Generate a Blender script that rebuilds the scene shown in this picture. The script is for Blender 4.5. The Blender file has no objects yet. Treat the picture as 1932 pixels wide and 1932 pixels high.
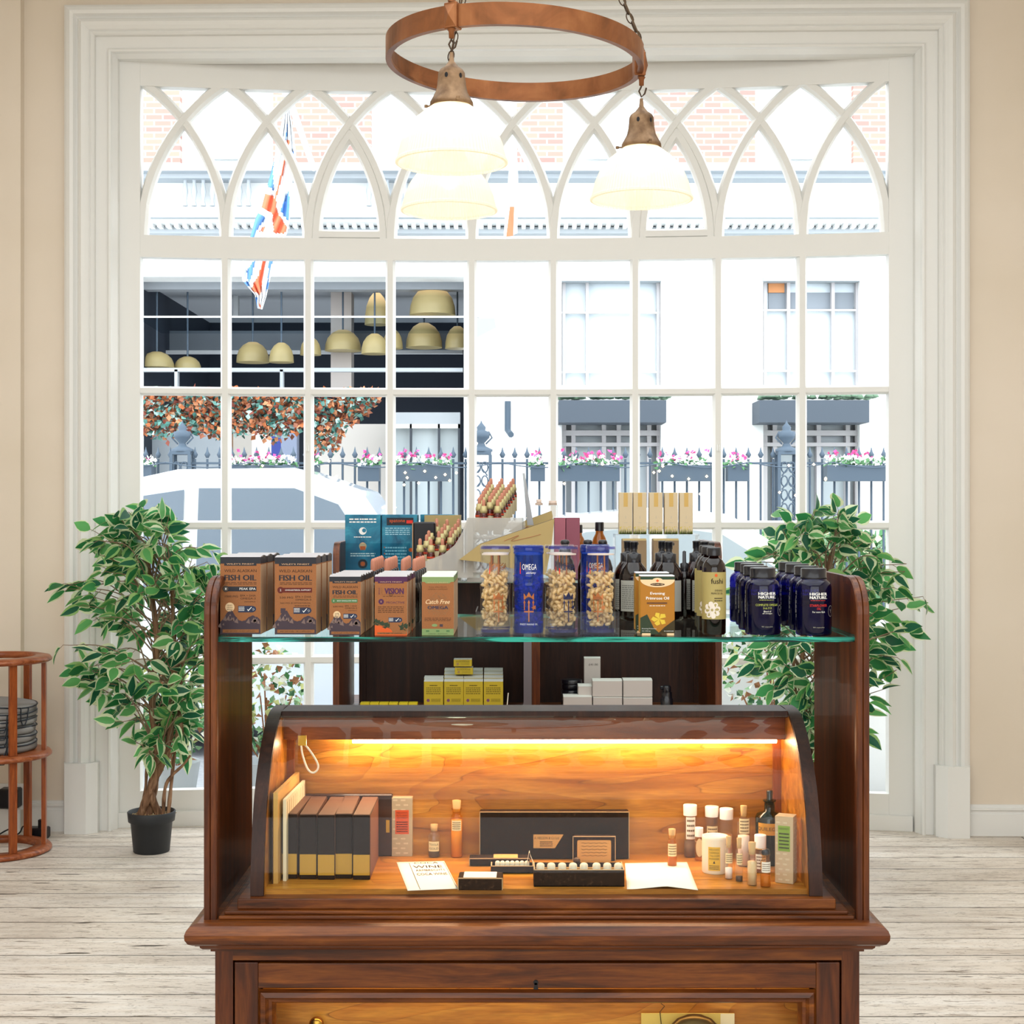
import bpy, math, random
from mathutils import Vector, Matrix
S = bpy.context.scene
C = S.collection
PI = math.pi
# ------------------------------------------------------------------ camera, world, lights, exposure
F, HY, CAMZ = 2800.0, 960.0, 1.5          # focal length in pixels of the 1932 frame, horizon row, eye height
cam = bpy.data.objects.new('camera', bpy.data.cameras.new('camera')); C.objects.link(cam)
cam.location = (0, 0, CAMZ); cam.rotation_euler = (PI / 2, 0, 0)
cam.data.sensor_width = 36; cam.data.lens = F / 1932 * 36
cam.data.shift_y = -(966 - HY) / 1932
cam.data.clip_start = 0.05; cam.data.clip_end = 200
S.camera = cam
W_ = bpy.data.worlds.new('overcast_sky'); S.world = W_; W_.use_nodes = True
nt = W_.node_tree
bg = nt.nodes['Background']; bg.inputs[0].default_value = (0.90, 0.955, 1.0, 1); bg.inputs[1].default_value = 4.6
S.view_settings.view_transform = 'Standard'; S.view_settings.look = 'None'
S.view_settings.exposure = 0.0; S.view_settings.gamma = 1; S.view_settings.use_curve_mapping = False
cy = S.cycles
cy.use_denoising = True; cy.max_bounces = 10; cy.diffuse_bounces = 4; cy.glossy_bounces = 4
cy.transparent_max_bounces = 24; cy.transmission_bounces = 6; cy.caustics_reflective = False; cy.caustics_refractive = False
cy.sample_clamp_indirect = 6; cy.use_adaptive_sampling = True; cy.adaptive_threshold = 0.02
def area(name, loc, rot, sx, sy, power, col):
    d = bpy.data.lights.new(name, 'AREA'); d.shape = 'RECTANGLE'; d.size = sx; d.size_y = sy
    d.energy = power; d.color = col
    o = bpy.data.objects.new(name, d); C.objects.link(o); o.location = loc; o.rotation_euler = rot
    return o
area('rear_fill_light', (0.0, -2.6, 2.3), (PI / 2, 0, 0), 5.4, 2.6, 125, (0.88, 0.95, 1.0))  # fill light added behind the camera; the back wall has no window
area('ceiling_fill_light', (0.0, 2.2, 4.02), (0, 0, 0), 5.2, 5.5, 190, (0.88, 0.95, 1.0))  # broad overhead fill added to brighten the room, no fitting modelled

# ------------------------------------------------------------------ helpers
def px(x, y, Y):                          # a point of the frame at distance Y
    return ((x - 966) / F * Y, Y, CAMZ - (y - HY) / F * Y)
def PX(x, Y): return (x - 966) / F * Y
def PZ(y, Y): return CAMZ - (y - HY) / F * Y
def onz(y, z): return (CAMZ - z) * F / (y - HY)      # distance of a point on the level z seen at row y
def hexc(h):
    h = h.lstrip('#'); o = []
    for i in (0, 2, 4):
        v = int(h[i:i + 2], 16) / 255
        o.append(v / 12.92 if v <= .04045 else ((v + .055) / 1.055) ** 2.4)
    return (*o, 1)
MATS = {}
def M(name, col='#808080', rough=.5, metal=0, emit=None, es=1, trans=0, coat=0, spec=.3, sub=0):
    if name in MATS: return MATS[name]
    m = bpy.data.materials.new(name); m.use_nodes = True
    b = m.node_tree.nodes['Principled BSDF']
    b.inputs['Base Color'].default_value = hexc(col) if isinstance(col, str) else (*col, 1)
    b.inputs['Roughness'].default_value = rough; b.inputs['Metallic'].default_value = metal
    b.inputs['Transmission Weight'].default_value = trans; b.inputs['Coat Weight'].default_value = coat
    b.inputs['Specular IOR Level'].default_value = spec
    if emit: b.inputs['Emission Color'].default_value = hexc(emit); b.inputs['Emission Strength'].default_value = es
    MATS[name] = m; return m
def N(m, t, **k):
    n = m.node_tree.nodes.new(t)
    for a, v in k.items(): setattr(n, a, v)
    return n
def L(m, a, b): m.node_tree.links.new(a, b)
def ramp(m, fac, stops):
    r = N(m, 'ShaderNodeValToRGB'); e = r.color_ramp.elements
    while len(e) < len(stops): e.new(.5)
    for i, (p, c) in enumerate(stops): e[i].position = p; e[i].color = hexc(c) if isinstance(c, str) else (*c, 1)
    L(m, fac, r.inputs[0]); return r.outputs[0]
def coords(m, scale=(1, 1, 1), rot=(0, 0, 0), loc=(0, 0, 0)):
    tc = N(m, 'ShaderNodeTexCoord'); mp = N(m, 'ShaderNodeMapping')
    mp.inputs['Scale'].default_value = scale; mp.inputs['Rotation'].default_value = rot; mp.inputs['Location'].default_value = loc
    L(m, tc.outputs['Object'], mp.inputs[0]); return mp.outputs[0]
def noise(m, vec, scale, detail=4, dist=0, rough=.55):
    n = N(m, 'ShaderNodeTexNoise'); n.inputs['Scale'].default_value = scale; n.inputs['Detail'].default_value = detail
    n.inputs['Distortion'].default_value = dist; n.inputs['Roughness'].default_value = rough
    L(m, vec, n.inputs['Vector']); return n.outputs[0]
def mixc(m, fac, a, b, mode='MIX'):
    x = N(m, 'ShaderNodeMix', data_type='RGBA', blend_type=mode)
    for s, v in ((0, fac), (6, a), (7, b)):
        if hasattr(v, 'links'): L(m, v, x.inputs[s])
        elif s == 0: x.inputs[0].default_value = v
        else: x.inputs[s].default_value = hexc(v) if isinstance(v, str) else (*v, 1)
    return x.outputs[2]
def bump(m, h, strength=.2, dist=.002):
    b = N(m, 'ShaderNodeBump'); b.inputs['Strength'].default_value = strength; b.inputs['Distance'].default_value = dist
    L(m, h, b.inputs['Height']); L(m, b.outputs[0], m.node_tree.nodes['Principled BSDF'].inputs['Normal'])
def base(m, c): L(m, c, m.node_tree.nodes['Principled BSDF'].inputs['Base Color'])
def wood(name, dark, mid, light, axis='x', rough=.38, coat=.12, fine=1.0):
    if name in MATS: return MATS[name]
    m = M(name, mid, rough, coat=coat)
    sc = {'x': (1.2, 14, 14), 'y': (14, 1.2, 14), 'z': (14, 14, 1.2)}[axis]
    v = coords(m, tuple(s * fine for s in sc))
    a = noise(m, v, 3.2, 6, .8); c1 = ramp(m, a, [(.28, dark), (.5, mid), (.74, light)])
    v2 = coords(m, tuple(s * fine * 5 for s in sc)); b = noise(m, v2, 6, 3)
    c2 = ramp(m, b, [(.35, (.45, .45, .45)), (.6, (1, 1, 1))])
    base(m, mixc(m, .4, c1, c2, 'MULTIPLY')); bump(m, b, .08, .0006); return m
def clear(name, tint=(1, 1, 1), ior=1.45, gl=.03, body=0.0, bodycol='#ffffff', maxr=.5):
    """see-through sheet or bottle glass: tinted transparency under a Fresnel gloss, plus an optional share of diffuse body"""
    if name in MATS: return MATS[name]
    m = bpy.data.materials.new(name); m.use_nodes = True; t = m.node_tree; t.nodes.clear()
    out = N(m, 'ShaderNodeOutputMaterial'); tr = N(m, 'ShaderNodeBsdfTransparent'); tr.inputs[0].default_value = (*tint, 1)
    g = N(m, 'ShaderNodeBsdfGlossy'); g.inputs['Roughness'].default_value = gl; g.inputs[0].default_value = (1, 1, 1, 1)
    fr = N(m, 'ShaderNodeFresnel'); fr.inputs[0].default_value = ior
    geo = N(m, 'ShaderNodeNewGeometry'); mul = N(m, 'ShaderNodeMath', operation='MINIMUM'); mul.inputs[1].default_value = maxr
    inv = N(m, 'ShaderNodeMath', operation='SUBTRACT'); inv.inputs[0].default_value = 1; L(m, geo.outputs['Backfacing'], inv.inputs[1])
    mm = N(m, 'ShaderNodeMath', operation='MULTIPLY'); L(m, fr.outputs[0], mul.inputs[0]); L(m, mul.outputs[0], mm.inputs[0]); L(m, inv.outputs[0], mm.inputs[1])
    mx = N(m, 'ShaderNodeMixShader'); L(m, mm.outputs[0], mx.inputs[0]); a = tr.outputs[0]
    if body:
        d = N(m, 'ShaderNodeBsdfDiffuse'); d.inputs[0].default_value = hexc(bodycol)
        m2 = N(m, 'ShaderNodeMixShader'); m2.inputs[0].default_value = body; L(m, a, m2.inputs[1]); L(m, d.outputs[0], m2.inputs[2]); a = m2.outputs[0]
    L(m, a, mx.inputs[1]); L(m, g.outputs[0], mx.inputs[2]); L(m, mx.outputs[0], out.inputs[0])
    MATS[name] = m; return m

TXT = {}
def glyphs(s):
    if s in TXT: return TXT[s]
    cu = bpy.data.curves.new('t', 'FONT'); cu.body = s; cu.resolution_u = 2; cu.size = 1
    o = bpy.data.objects.new('t', cu); C.objects.link(o)
    me = bpy.data.meshes.new_from_object(o)
    vs = [tuple(v.co) for v in me.vertices]; fs = [tuple(p.vertices) for p in me.polygons]
    bpy.data.objects.remove(o); bpy.data.curves.remove(cu); bpy.data.meshes.remove(me)
    TXT[s] = (vs, fs); return TXT[s]
class MB:
    def __init__(s): s.v = []; s.f = []; s.m = []; s.sm = []; s.mats = []
    def mi(s, m):
        if m not in s.mats: s.mats.append(m)
        return s.mats.index(m)
    def add(s, vs, fs, m, smooth=False):
        o = len(s.v); s.v += [tuple(p) for p in vs]; k = s.mi(m)
        for f in fs: s.f.append(tuple(i + o for i in f)); s.m.append(k); s.sm.append(smooth)
        return s
    def box(s, x0, x1, y0, y1, z0, z1, m):
        v = [(x, y, z) for z in (z0, z1) for y in (y0, y1) for x in (x0, x1)]
        return s.add(v, [(0, 2, 3, 1), (4, 5, 7, 6), (0, 1, 5, 4), (2, 6, 7, 3), (0, 4, 6, 2), (1, 3, 7, 5)], m)
    def rbox(s, x0, x1, y0, y1, z0, z1, m, r=.003):      # box with bevelled edges
        r = min(r, (x1 - x0) * .45, (y1 - y0) * .45, (z1 - z0) * .45)
        ring = lambda d, z: [(x0 + d, y0 + r, z), (x0 + r, y0 + d, z), (x1 - r, y0 + d, z), (x1 - d, y0 + r, z), (x1 - d, y1 - r, z), (x1 - r, y1 - d, z), (x0 + r, y1 - d, z), (x0 + d, y1 - r, z)]
        q = r * .8; R = [[(min(max(x, x0 + r), x1 - r), min(max(y, y0 + r), y1 - r), z0) for x, y, z in ring(0, 0)], ring(0, z0 + r), ring(0, z1 - r), [(min(max(x, x0 + r), x1 - r), min(max(y, y0 + r), y1 - r), z1) for x, y, z in ring(0, 0)]]
        v = sum(R, []); f = []
        for k in range(3):
            for i in range(8): j = (i + 1) % 8; f.append((k * 8 + i, k * 8 + j, k * 8 + 8 + j, k * 8 + 8 + i))
        f.append(tuple(range(7, -1, -1))); f.append(tuple(range(24, 32)))
        return s.add(v, f, m)
    def poly(s, pts, m): return s.add(pts, [tuple(range(len(pts)))], m)
    def prism(s, pts, y0, y1, m, ax='y', smooth=False):   # pts in the plane across ax
        g = {'y': lambda p, t: (p[0], t, p[1]), 'x': lambda p, t: (t, p[0], p[1]), 'z': lambda p, t: (p[0], p[1], t)}[ax]
        n = len(pts); v = [g(p, y0) for p in pts] + [g(p, y1) for p in pts]
        s.add(v, [tuple(range(n)), tuple(range(2 * n - 1, n - 1, -1))], m)
        return s.add(v, [(i, i + n, (i + 1) % n + n, (i + 1) % n) for i in range(n)], m, smooth)
    def lathe(s, prof, m, c=(0, 0, 0), n=20, sx=1, sy=1, a0=0, a1=2 * PI, caps=True, fn=None):
        full = abs(a1 - a0 - 2 * PI) < 1e-6; k = n if full else n + 1; v = []
        for r, z in prof:
            for i in range(k):
                a = a0 + (a1 - a0) * i / n; rr = r * (fn(a, z) if fn else 1)
                v.append((c[0] + rr * math.cos(a) * sx, c[1] + rr * math.sin(a) * sy, c[2] + z))
        f = []
        for j in range(len(prof) - 1):
            for i in range(n):
                i2 = (i + 1) % k; f.append((j * k + i, j * k + i2, j * k + k + i2, j * k + k + i))
        s.add(v, f, m, True)
        if caps and full:
            if prof[0][0] > 1e-5: s.add(v[:k], [tuple(range(k - 1, -1, -1))], m)
            if prof[-1][0] > 1e-5: s.add(v[-k:], [tuple(range(k))], m)
        return s
    def tube(s, pts, r, m, n=8, closed=False, cap=True):
        P = [Vector(p) for p in pts]; k = len(P); v = []; up = Vector((0, 0, 1))
        rr = r if isinstance(r, (list, tuple)) else [r] * k; prev = None
        for i in range(k):
            a = P[(i - 1) % k] if closed or i else P[0]; b = P[(i + 1) % k] if closed or i < k - 1 else P[-1]
            t = (b - a).normalized()
            u = prev - t * prev.dot(t) if prev else t.cross(up)
            if u.length < 1e-4: u = t.cross(Vector((1, 0, 0)))
            u.normalize(); prev = u; w = t.cross(u)
            for j in range(n):
                q = 2 * PI * j / n; v.append(P[i] + (u * math.cos(q) + w * math.sin(q)) * rr[i])
        f = []
        for i in range(k if closed else k - 1):
            i2 = (i + 1) % k
            for j in range(n): j2 = (j + 1) % n; f.append((i * n + j, i * n + j2, i2 * n + j2, i2 * n + j))
        s.add(v, f, m, True)
        if not closed and cap: s.add(v[:n], [tuple(range(n - 1, -1, -1))], m); s.add(v[-n:], [tuple(range(n))], m)
        return s
    def bold(s, st, cx, cz, w, h, y, m, d, **k):
        for q in (-1, -.33, .33, 1): s.txt(st, cx + d * q, cz, w, h, y, m, **k)
        return s
    def txt(s, st, cx, cz, w, h, y, m, rot=0, shear=0, place=None):   # lettering fitted to w x h around (cx, cz) on the plane y
        vs, fs = glyphs(st)
        if not vs: return s
        xs = [p[0] for p in vs]; ys = [p[1] for p in vs]; ax, bx, ay, by = min(xs), max(xs), min(ys), max(ys)
        sx = w / max(bx - ax, 1e-6); sy = h / max(by - ay, 1e-6); o = []
        for p in vs:
            a = (p[0] - (ax + bx) / 2) * sx; b = (p[1] - (ay + by) / 2) * sy; a += b * shear
            a, b = a * math.cos(rot) - b * math.sin(rot), a * math.sin(rot) + b * math.cos(rot)
            o.append(place(cx + a, cz + b) if place else (cx + a, y, cz + b))
        return s.add(o, fs, m)
    def build(s, name, parent=None, loc=None, rot=None, bev=0):
        me = bpy.data.meshes.new(name); me.from_pydata(s.v, [], s.f)
        for m in s.mats: me.materials.append(m)
        me.polygons.foreach_set('material_index', s.m); me.polygons.foreach_set('use_smooth', s.sm)
        me.update(); o = bpy.data.objects.new(name, me); C.objects.link(o)
        if parent: o.parent = parent
        if loc: o.location = loc
        if rot is not None: o.rotation_euler = (0, 0, rot)
        if bev:
            b = o.modifiers.new('bevel', 'BEVEL'); b.width = bev; b.segments = 2; b.limit_method = 'ANGLE'
        return o
def tag(o, label=None, cat=None, group=None, kind=None):
    if label: o['label'] = label
    if cat: o['category'] = cat
    if group: o['group'] = group
    if kind: o['kind'] = kind
    return o
def thing(name, label, cat, loc=(0, 0, 0), rz=0, group=None):
    o = bpy.data.objects.new(name, None); C.objects.link(o); o.empty_display_size = .02
    o.location = loc; o.rotation_euler = (0, 0, rz); return tag(o, label, cat, group)
def struct(mb, name, parent=None, **k):
    o = mb.build(name, parent, **k)
    if not parent: o['kind'] = 'structure'
    return o
def dup(root, loc, rz=0, label=None, group=None):
    r = root.copy(); C.objects.link(r); r.location = loc; r.rotation_euler = (0, 0, rz)
    if label: r['label'] = label
    if group: r['group'] = group
    for ch in list(root.children):
        c = ch.copy(); C.objects.link(c); c.parent = r
        for g in list(ch.children):
            d = g.copy(); C.objects.link(d); d.parent = c
    return r
ORD = ['front', 'second', 'third', 'fourth', 'fifth', 'sixth', 'seventh', 'eighth', 'ninth', 'tenth']
def bez(p, n=16):                          # smooth open curve through points (Catmull-Rom)
    P = [Vector(q) for q in p]; P = [P[0] * 2 - P[1]] + P + [P[-1] * 2 - P[-2]]; o = []
    for i in range(1, len(P) - 2):
        for k in range(n):
            t = k / n; a, b, c, d = P[i - 1:i + 3]
            o.append(.5 * ((2 * b) + (c - a) * t + (2 * a - 5 * b + 4 * c - d) * t * t + (3 * b - a - 3 * c + d) * t ** 3))
    o.append(P[-2]); return o

# ------------------------------------------------------------------ materials
WHITE = M('white_gloss_paint', '#e9e8e4', .38)
WALL = M('cream_wall_paint', '#ead9c0', .8); v = coords(WALL); base(WALL, ramp(WALL, noise(WALL, v, 1.3, 3), [(.3, '#dfd1be'), (.7, '#e7daca')]))
CEIL = M('ceiling_paint', '#f2efe8', .8)
MAH = wood('mahogany', '#2e1305', '#62300d', '#8e5018', 'x')
MAHZ = wood('mahogany_upright', '#2a1005', '#54260b', '#784014', 'z')
MAHY = wood('mahogany_depth', '#2a0d06', '#54200e', '#763018', 'y')
MAHD = wood('dark_mahogany', '#22100a', '#341a10', '#462616', 'z', .45, .02)
OAK = wood('red_oak', '#5e2409', '#95481b', '#b5652c', 'z', .35)
OAKX = wood('red_oak_ring', '#6a2d10', '#98502a', '#b86f45', 'x', .35)
CASEW = wood('case_interior_wood', '#8e5a1a', '#b07628', '#cc943a', 'x', .4, .1)
_b = CASEW.node_tree.nodes['Principled BSDF'].inputs['Base Color']; _c = _b.links[0].from_socket
_n = noise(CASEW, coords(CASEW, (1.3, 3, 5.0)), .9, 3, .9); _m = N(CASEW, 'ShaderNodeMath', operation='MULTIPLY'); _m.inputs[1].default_value = 9; L(CASEW, _n, _m.inputs[0])
_f = N(CASEW, 'ShaderNodeMath', operation='FRACT'); L(CASEW, _m.outputs[0], _f.inputs[0]); base(CASEW, mixc(CASEW, .75, _c, ramp(CASEW, _f.outputs[0], [(.0, '#7c5430'), (.035, '#fffaf2'), (.6, '#f6ead9'), (.97, '#e9cda4')]), 'MULTIPLY'))
BLACKP = M('black_plastic', '#15161a', .35)
CHROME = M('chrome', '#cfcfcf', .12, 1)
BRASS = M('brass', '#b88a3c', .25, 1)
# ------------------------------------------------------------------ room shell
SL = .022
def Wp(u, v, z): return (u, 6.87 - SL * u + v, z)
def wbox(mb, u0, u1, v0, v1, z0, z1, m):
    v = [Wp(u, vv, z) for z in (z0, z1) for vv in (v0, v1) for u in (u0, u1)]
    return mb.add(v, [(0, 2, 3, 1), (4, 5, 7, 6), (0, 1, 5, 4), (2, 6, 7, 3), (0, 4, 6, 2), (1, 3, 7, 5)], m)
# floor boards
FL = M('limewashed_boards', '#cfc5b8', .42)
tc = N(FL, 'ShaderNodeTexCoord'); mp = N(FL, 'ShaderNodeMapping'); mp.inputs['Location'].default_value = (.35, .016, 0)
L(FL, tc.outputs['Object'], mp.inputs[0])
br = N(FL, 'ShaderNodeTexBrick'); br.offset = .43; br.offset_frequency = 3; br.inputs['Scale'].default_value = 1
br.inputs['Brick Width'].default_value = 4.7; br.inputs['Row Height'].default_value = .2
br.inputs['Mortar Size'].default_value = .0036; br.inputs['Mortar Smooth'].default_value = .2
br.inputs['Color1'].default_value = hexc('#efe9e1'); br.inputs['Color2'].default_value = hexc('#e2dad0'); br.inputs['Mortar'].default_value = hexc('#3b322b')
L(FL, mp.outputs[0], br.inputs['Vector'])
g1 = ramp(FL, noise(FL, coords(FL, (1, 9, 1)), 2.2, 6, .6), [(.28, '#d3c8be'), (.48, '#f4eee7'), (.7, '#ffffff')])
g2 = ramp(FL, noise(FL, coords(FL, (3.0, 34, 1)), 3.1, 5, .9, .65), [(.29, '#2a211d'), (.35, '#a59687'), (.415, '#ffffff')])
g3 = ramp(FL, noise(FL, coords(FL, (10, 60, 1), (0, 0, .35)), 3, 3, 1.5), [(.33, '#6a5c50'), (.40, '#ffffff')])
g4 = ramp(FL, noise(FL, coords(FL, (.7, 1.6, 1)), 1.6, 3), [(.35, '#c4bdb8'), (.6, '#ffffff')])
g5 = ramp(FL, noise(FL, coords(FL, (1.7, 11, 1), (0, 0, .02), (3, 1, 0)), 2.6, 2, .3), [(.265, '#3a3634'), (.30, '#8d857d'), (.34, '#ffffff')])
c_ = mixc(FL, .75, br.outputs[0], g1, 'MULTIPLY'); c_ = mixc(FL, .9, c_, g5, 'MULTIPLY'); c_ = mixc(FL, 1, c_, g2, 'MULTIPLY'); c_ = mixc(FL, .7, c_, g3, 'MULTIPLY'); c_ = mixc(FL, .55, c_, g4, 'MULTIPLY')
base(FL, c_); bump(FL, br.outputs['Fac'], -.3, .002)
struct(MB().box(-3.3, 3.3, -3, 6.8, -.06, 0, FL).box(-3.3, 0, 6.8, 6.92, -.06, 0, FL).box(0, 3.3, 6.8, 6.83, -.06, 0, FL).box(-2.2, 0, 6.92, 7.12, -.06, 0, FL).box(0, 2.25, 6.83, 7.12, -.06, 0, FL), 'floor')
struct(MB().box(-3.4, 3.4, -3.1, 7.2, 4.1, 4.2, CEIL), 'ceiling')
struct(MB().box(-3.4, -3.3, -3, 6.95, 0, 4.1, WALL), 'wall_left')
struct(MB().box(3.3, 3.4, -3, 6.8, 0, 4.1, WALL), 'wall_right')
struct(MB().box(-3.4, 3.4, -3.1, -3, 0, 4.1, WALL), 'wall_back')
U0, U1, ZT = -1.872, 1.902, 3.63           # window opening
mb = MB()
wbox(mb, -3.3, -1.96, 0, .3, 0, 4.1, WALL); wbox(mb, 1.979, 3.3, 0, .3, 0, 4.1, WALL); wbox(mb, -1.96, 1.979, 0, .3, 3.72, 4.1, WALL)
struct(mb, 'wall_front')
struct(wbox(MB(), -3.3, -2.275, -.05, 0, 0, 4.1, WALL), 'wall_left_pier')
mb = MB(); wbox(mb, -3.3, -2.273, -.066, -.05, 0, .125, WHITE); wbox(mb, -3.3, -2.272, -.07, -.05, .1, .112, WHITE); struct(mb, 'baseboard_left_pier')
mb = MB()
for a, b, n_ in ((-2.275, -2.07, 'baseboard_left'), (2.1, 3.3, 'baseboard_right')):
    mb = MB(); wbox(mb, a, b, -.018, 0, 0, .1, WHITE); wbox(mb, a, b, -.013, 0, .1, .118, WHITE); wbox(mb, a, b, -.02, 0, .118, .128, WHITE); wbox(mb, a, b, -.01, 0, .128, .142, WHITE)
    struct(mb, n_)
# architrave: moulded profile (distance from outer edge, projection into the room)
PROF = [(0, 0), (0, -.035), (.012, -.046), (.03, -.055), (.045, -.052), (.052, -.04), (.058, -.034), (.062, -.034), (.07, -.05), (.085, -.06), (.1, -.05), (.113, -.038),
        (.118, -.03), (.124, -.034), (.13, -.028), (.136, -.02), (.138, 0.0), (.19, .004), (.192, -.004), (.2, -.01), (.208, -.004), (.21, .02), (.226, .05), (.226, .14)]
UL, UR, UT = -2.076, 2.095, 3.836
def mould(name, a, b):
    mb = MB(); v = []
    for (d, p) in PROF: v.append(a(d, p)); v.append(b(d, p))
    n = len(PROF); mb.add(v, [(2 * i, 2 * i + 1, 2 * i + 3, 2 * i + 2) for i in range(n - 1)], WHITE)
    return struct(mb, name)
mould('trim_1', lambda d, p: Wp(UL + d, p, 0), lambda d, p: Wp(UL + d, p, UT - d))
mould('trim_2', lambda d, p: Wp(UR - d, p, UT - d), lambda d, p: Wp(UR - d, p, 0))
mould('trim_3', lambda d, p: Wp(UL + d, p, UT - d), lambda d, p: Wp(UR - d, p, UT - d))
for k, (a, s) in enumerate(((UL, 1), (UR, -1))):
    pts = [(a, 0), (a, -.04), (a + s * .012, -.075), (a + s * .112, -.075), (a + s * .155, -.035), (a + s * .155, 0)]
    mb = MB(); pp = [Wp(u, v, 0)[:2] for u, v in pts]
    if s < 0: pp = pp[::-1]
    mb.prism(pp, 0, .325, WHITE, 'z')
    inner = [(a + s * .155, -.0), (a + s * .155, .05), (a + s * .226, .12), (a + s * .226, .16)]
    q = [Wp(u, v, 0)[:2] for u, v in inner]
    struct(mb, 'trim_%d' % (4 + k))
# bow window
UC, HW = (U0 + U1) / 2, (U1 - U0) / 2
def bv(u): return .085 + .16 * (1 - ((u - UC) / HW) ** 2)
def bowstrip(mb, pts, w, t0=0, t1=.05, m=WHITE, half=None):    # bar of width w along a centre line of (u, z)
    n = len(pts); v = []
    for i, (u, z) in enumerate(pts):
        a = pts[max(i - 1, 0)]; b = pts[min(i + 1, n - 1)]; d = Vector((b[0] - a[0], b[1] - a[1])).normalized(); nx, nz = -d.y, d.x
        ww = w[i] if isinstance(w, list) else w
        for s_, f in ((-.5, 0), (-.28, 1), (.28, 1), (.5, 0)):     # chamfered room side
            uu, zz = u + nx * ww * s_, z + nz * ww * s_; v.append(Wp(uu, bv(uu) + t0 + (0 if f else .018), zz))
        for s_ in (.5, -.5):
            uu, zz = u + nx * ww * s_, z + nz * ww * s_; v.append(Wp(uu, bv(uu) + t1, zz))
    f = []
    for i in range(n - 1):
        for j in range(6): f.append((i * 6 + j, i * 6 + (j + 1) % 6, i * 6 + 6 + (j + 1) % 6, i * 6 + 6 + j))
    f += [tuple(range(5, -1, -1)), tuple(range(n * 6 - 6, n * 6))]
    mb.add(v, f, m)
def span(a, b, z, n=24): return [(a + (b - a) * i / n, z) for i in range(n + 1)]
def vert(u, a, b, n=2): return [(u, a + (b - a) * i / n) for i in range(n + 1)]
GL, GR = -1.757, 1.762                       # glazed width
ZR = [.166, .762, .795, 1.404, 1.442, 2.041, 2.079, 2.691, 2.795, 3.50]
MU = [GL + (GR - GL) * i / 9 for i in range(10)]
win = thing('window_1', None, None, (0, 0, 0)); win['kind'] = 'structure'
mb = MB()
def flat(mb, a, b, z0, z1, t0, t1, n=24):
    v = []
    for i in range(n + 1):
        u = a + (b - a) * i / n
        for (t, z) in ((t0, z0), (t0, z1), (t1, z1), (t1, z0)): v.append(Wp(u, bv(u) + t, z))
    f = [(i * 4 + j, i * 4 + (j + 1) % 4, i * 4 + 4 + (j + 1) % 4, i * 4 + 4 + j) for i in range(n) for j in range(4)]
    f += [(3, 2, 1, 0), (n * 4, n * 4 + 1, n * 4 + 2, n * 4 + 3)]; mb.add(v, f, WHITE)
flat(mb, GL, GR, 3.50, 3.66, .0, .06); flat(mb, GL, GR, ZR[7], ZR[8], 0, .06); flat(mb, GL, GR, .07, ZR[0], 0, .06)
flat(mb, U0, GL, .0, 3.66, -.003, .06, 3); flat(mb, GR, U1, .0, 3.66, -.003, .06, 3)
flat(mb, GL - .1, GR + .1, .0, .07, -.025, .06)
struct(mb, 'window_frame', win)
mb = MB()
for i in range(1, 9): bowstrip(mb, vert(MU[i], ZR[0], ZR[7]), .046)
for k in (1, 3, 5): bowstrip(mb, span(GL, GR, (ZR[k] + ZR[k + 1]) / 2), .042, .001)
struct(mb, 'glazing_bar', win)
mb = MB(); cw = MU[1] - MU[0]; zb = ZR[8] - .01; hh = 3.53 - zb; rr_ = (cw * cw + hh * hh) / (2 * cw)
def arc(u, s, k=1.0):
    o = []
    for i in range(15):
        z = hh * i / 14; x = rr_ - math.sqrt(max(rr_ * rr_ - z * z, 0)); o.append((u + s * x, zb + z))
    return o
for i in range(10):
    if i < 9: bowstrip(mb, arc(MU[i], 1), [.06 if j < 3 else .05 for j in range(15)], .002 * (i % 2))
    if i > 0: bowstrip(mb, arc(MU[i], -1), [.06 if j < 3 else .05 for j in range(15)], .003 + .002 * (i % 2))
for i in (2, 6):                              # opening lights with a thicker frame
    for s, u in ((1, MU[i] + .035), (-1, MU[i + 1] - .035)):
        dd = cw / 2 - .035; o = [p for p in arc(u, s) if abs(p[0] - u) <= dd - .004] + [(u + s * dd, zb + math.sqrt(2 * rr_ * dd - dd * dd)), (u + s * (dd + .004), zb + math.sqrt(2 * rr_ * dd - dd * dd) + .012)]; bowstrip(mb, o, .05, .006, .045)
    bowstrip(mb, span(MU[i] + .03, MU[i + 1] - .03, zb + .03, 4), .05, .006, .045)
struct(mb, 'tracery', win)
GLASS = clear('window_glass', (.985, .995, .99), 1.45, .01)
mb = MB(); n = 36; v = []
for i in range(n + 1):
    u = GL + (GR - GL) * i / n; v += [Wp(u, bv(u) + .030, .16), Wp(u, bv(u) + .030, 3.52)]
mb.add(v, [(2 * i, 2 * i + 1, 2 * i + 3, 2 * i + 2) for i in range(n)], GLASS, True)
struct(mb, 'window_pane', win)
mb = MB()
for i in (3, 7):
    for z in (1.775, ): u = MU[i - (1 if i == 3 else 0)] ; mb.lathe([(.006, 0), (.006, .03)], WHITE, Wp(u, bv(u) - .008, z), 8)
struct(mb, 'window_catch', win)
mb = MB(); v = []                             # soffit of the bow
for i in range(25):
    u = U0 + (U1 - U0) * i / 24; v += [Wp(u, .05, ZT), Wp(u, bv(u) + .02, ZT)]
mb.add(v, [(2 * i, 2 * i + 2, 2 * i + 3, 2 * i + 1) for i in range(24)], WHITE)
mb2 = mb; v2 = [Wp(U0 - .3, .3, ZT + .02), Wp(U1 + .3, .3, ZT + .02), Wp(U1 + .3, .3, ZT + .5), Wp(U0 - .3, .3, ZT + .5)]
struct(mb, 'trim_6')
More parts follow.
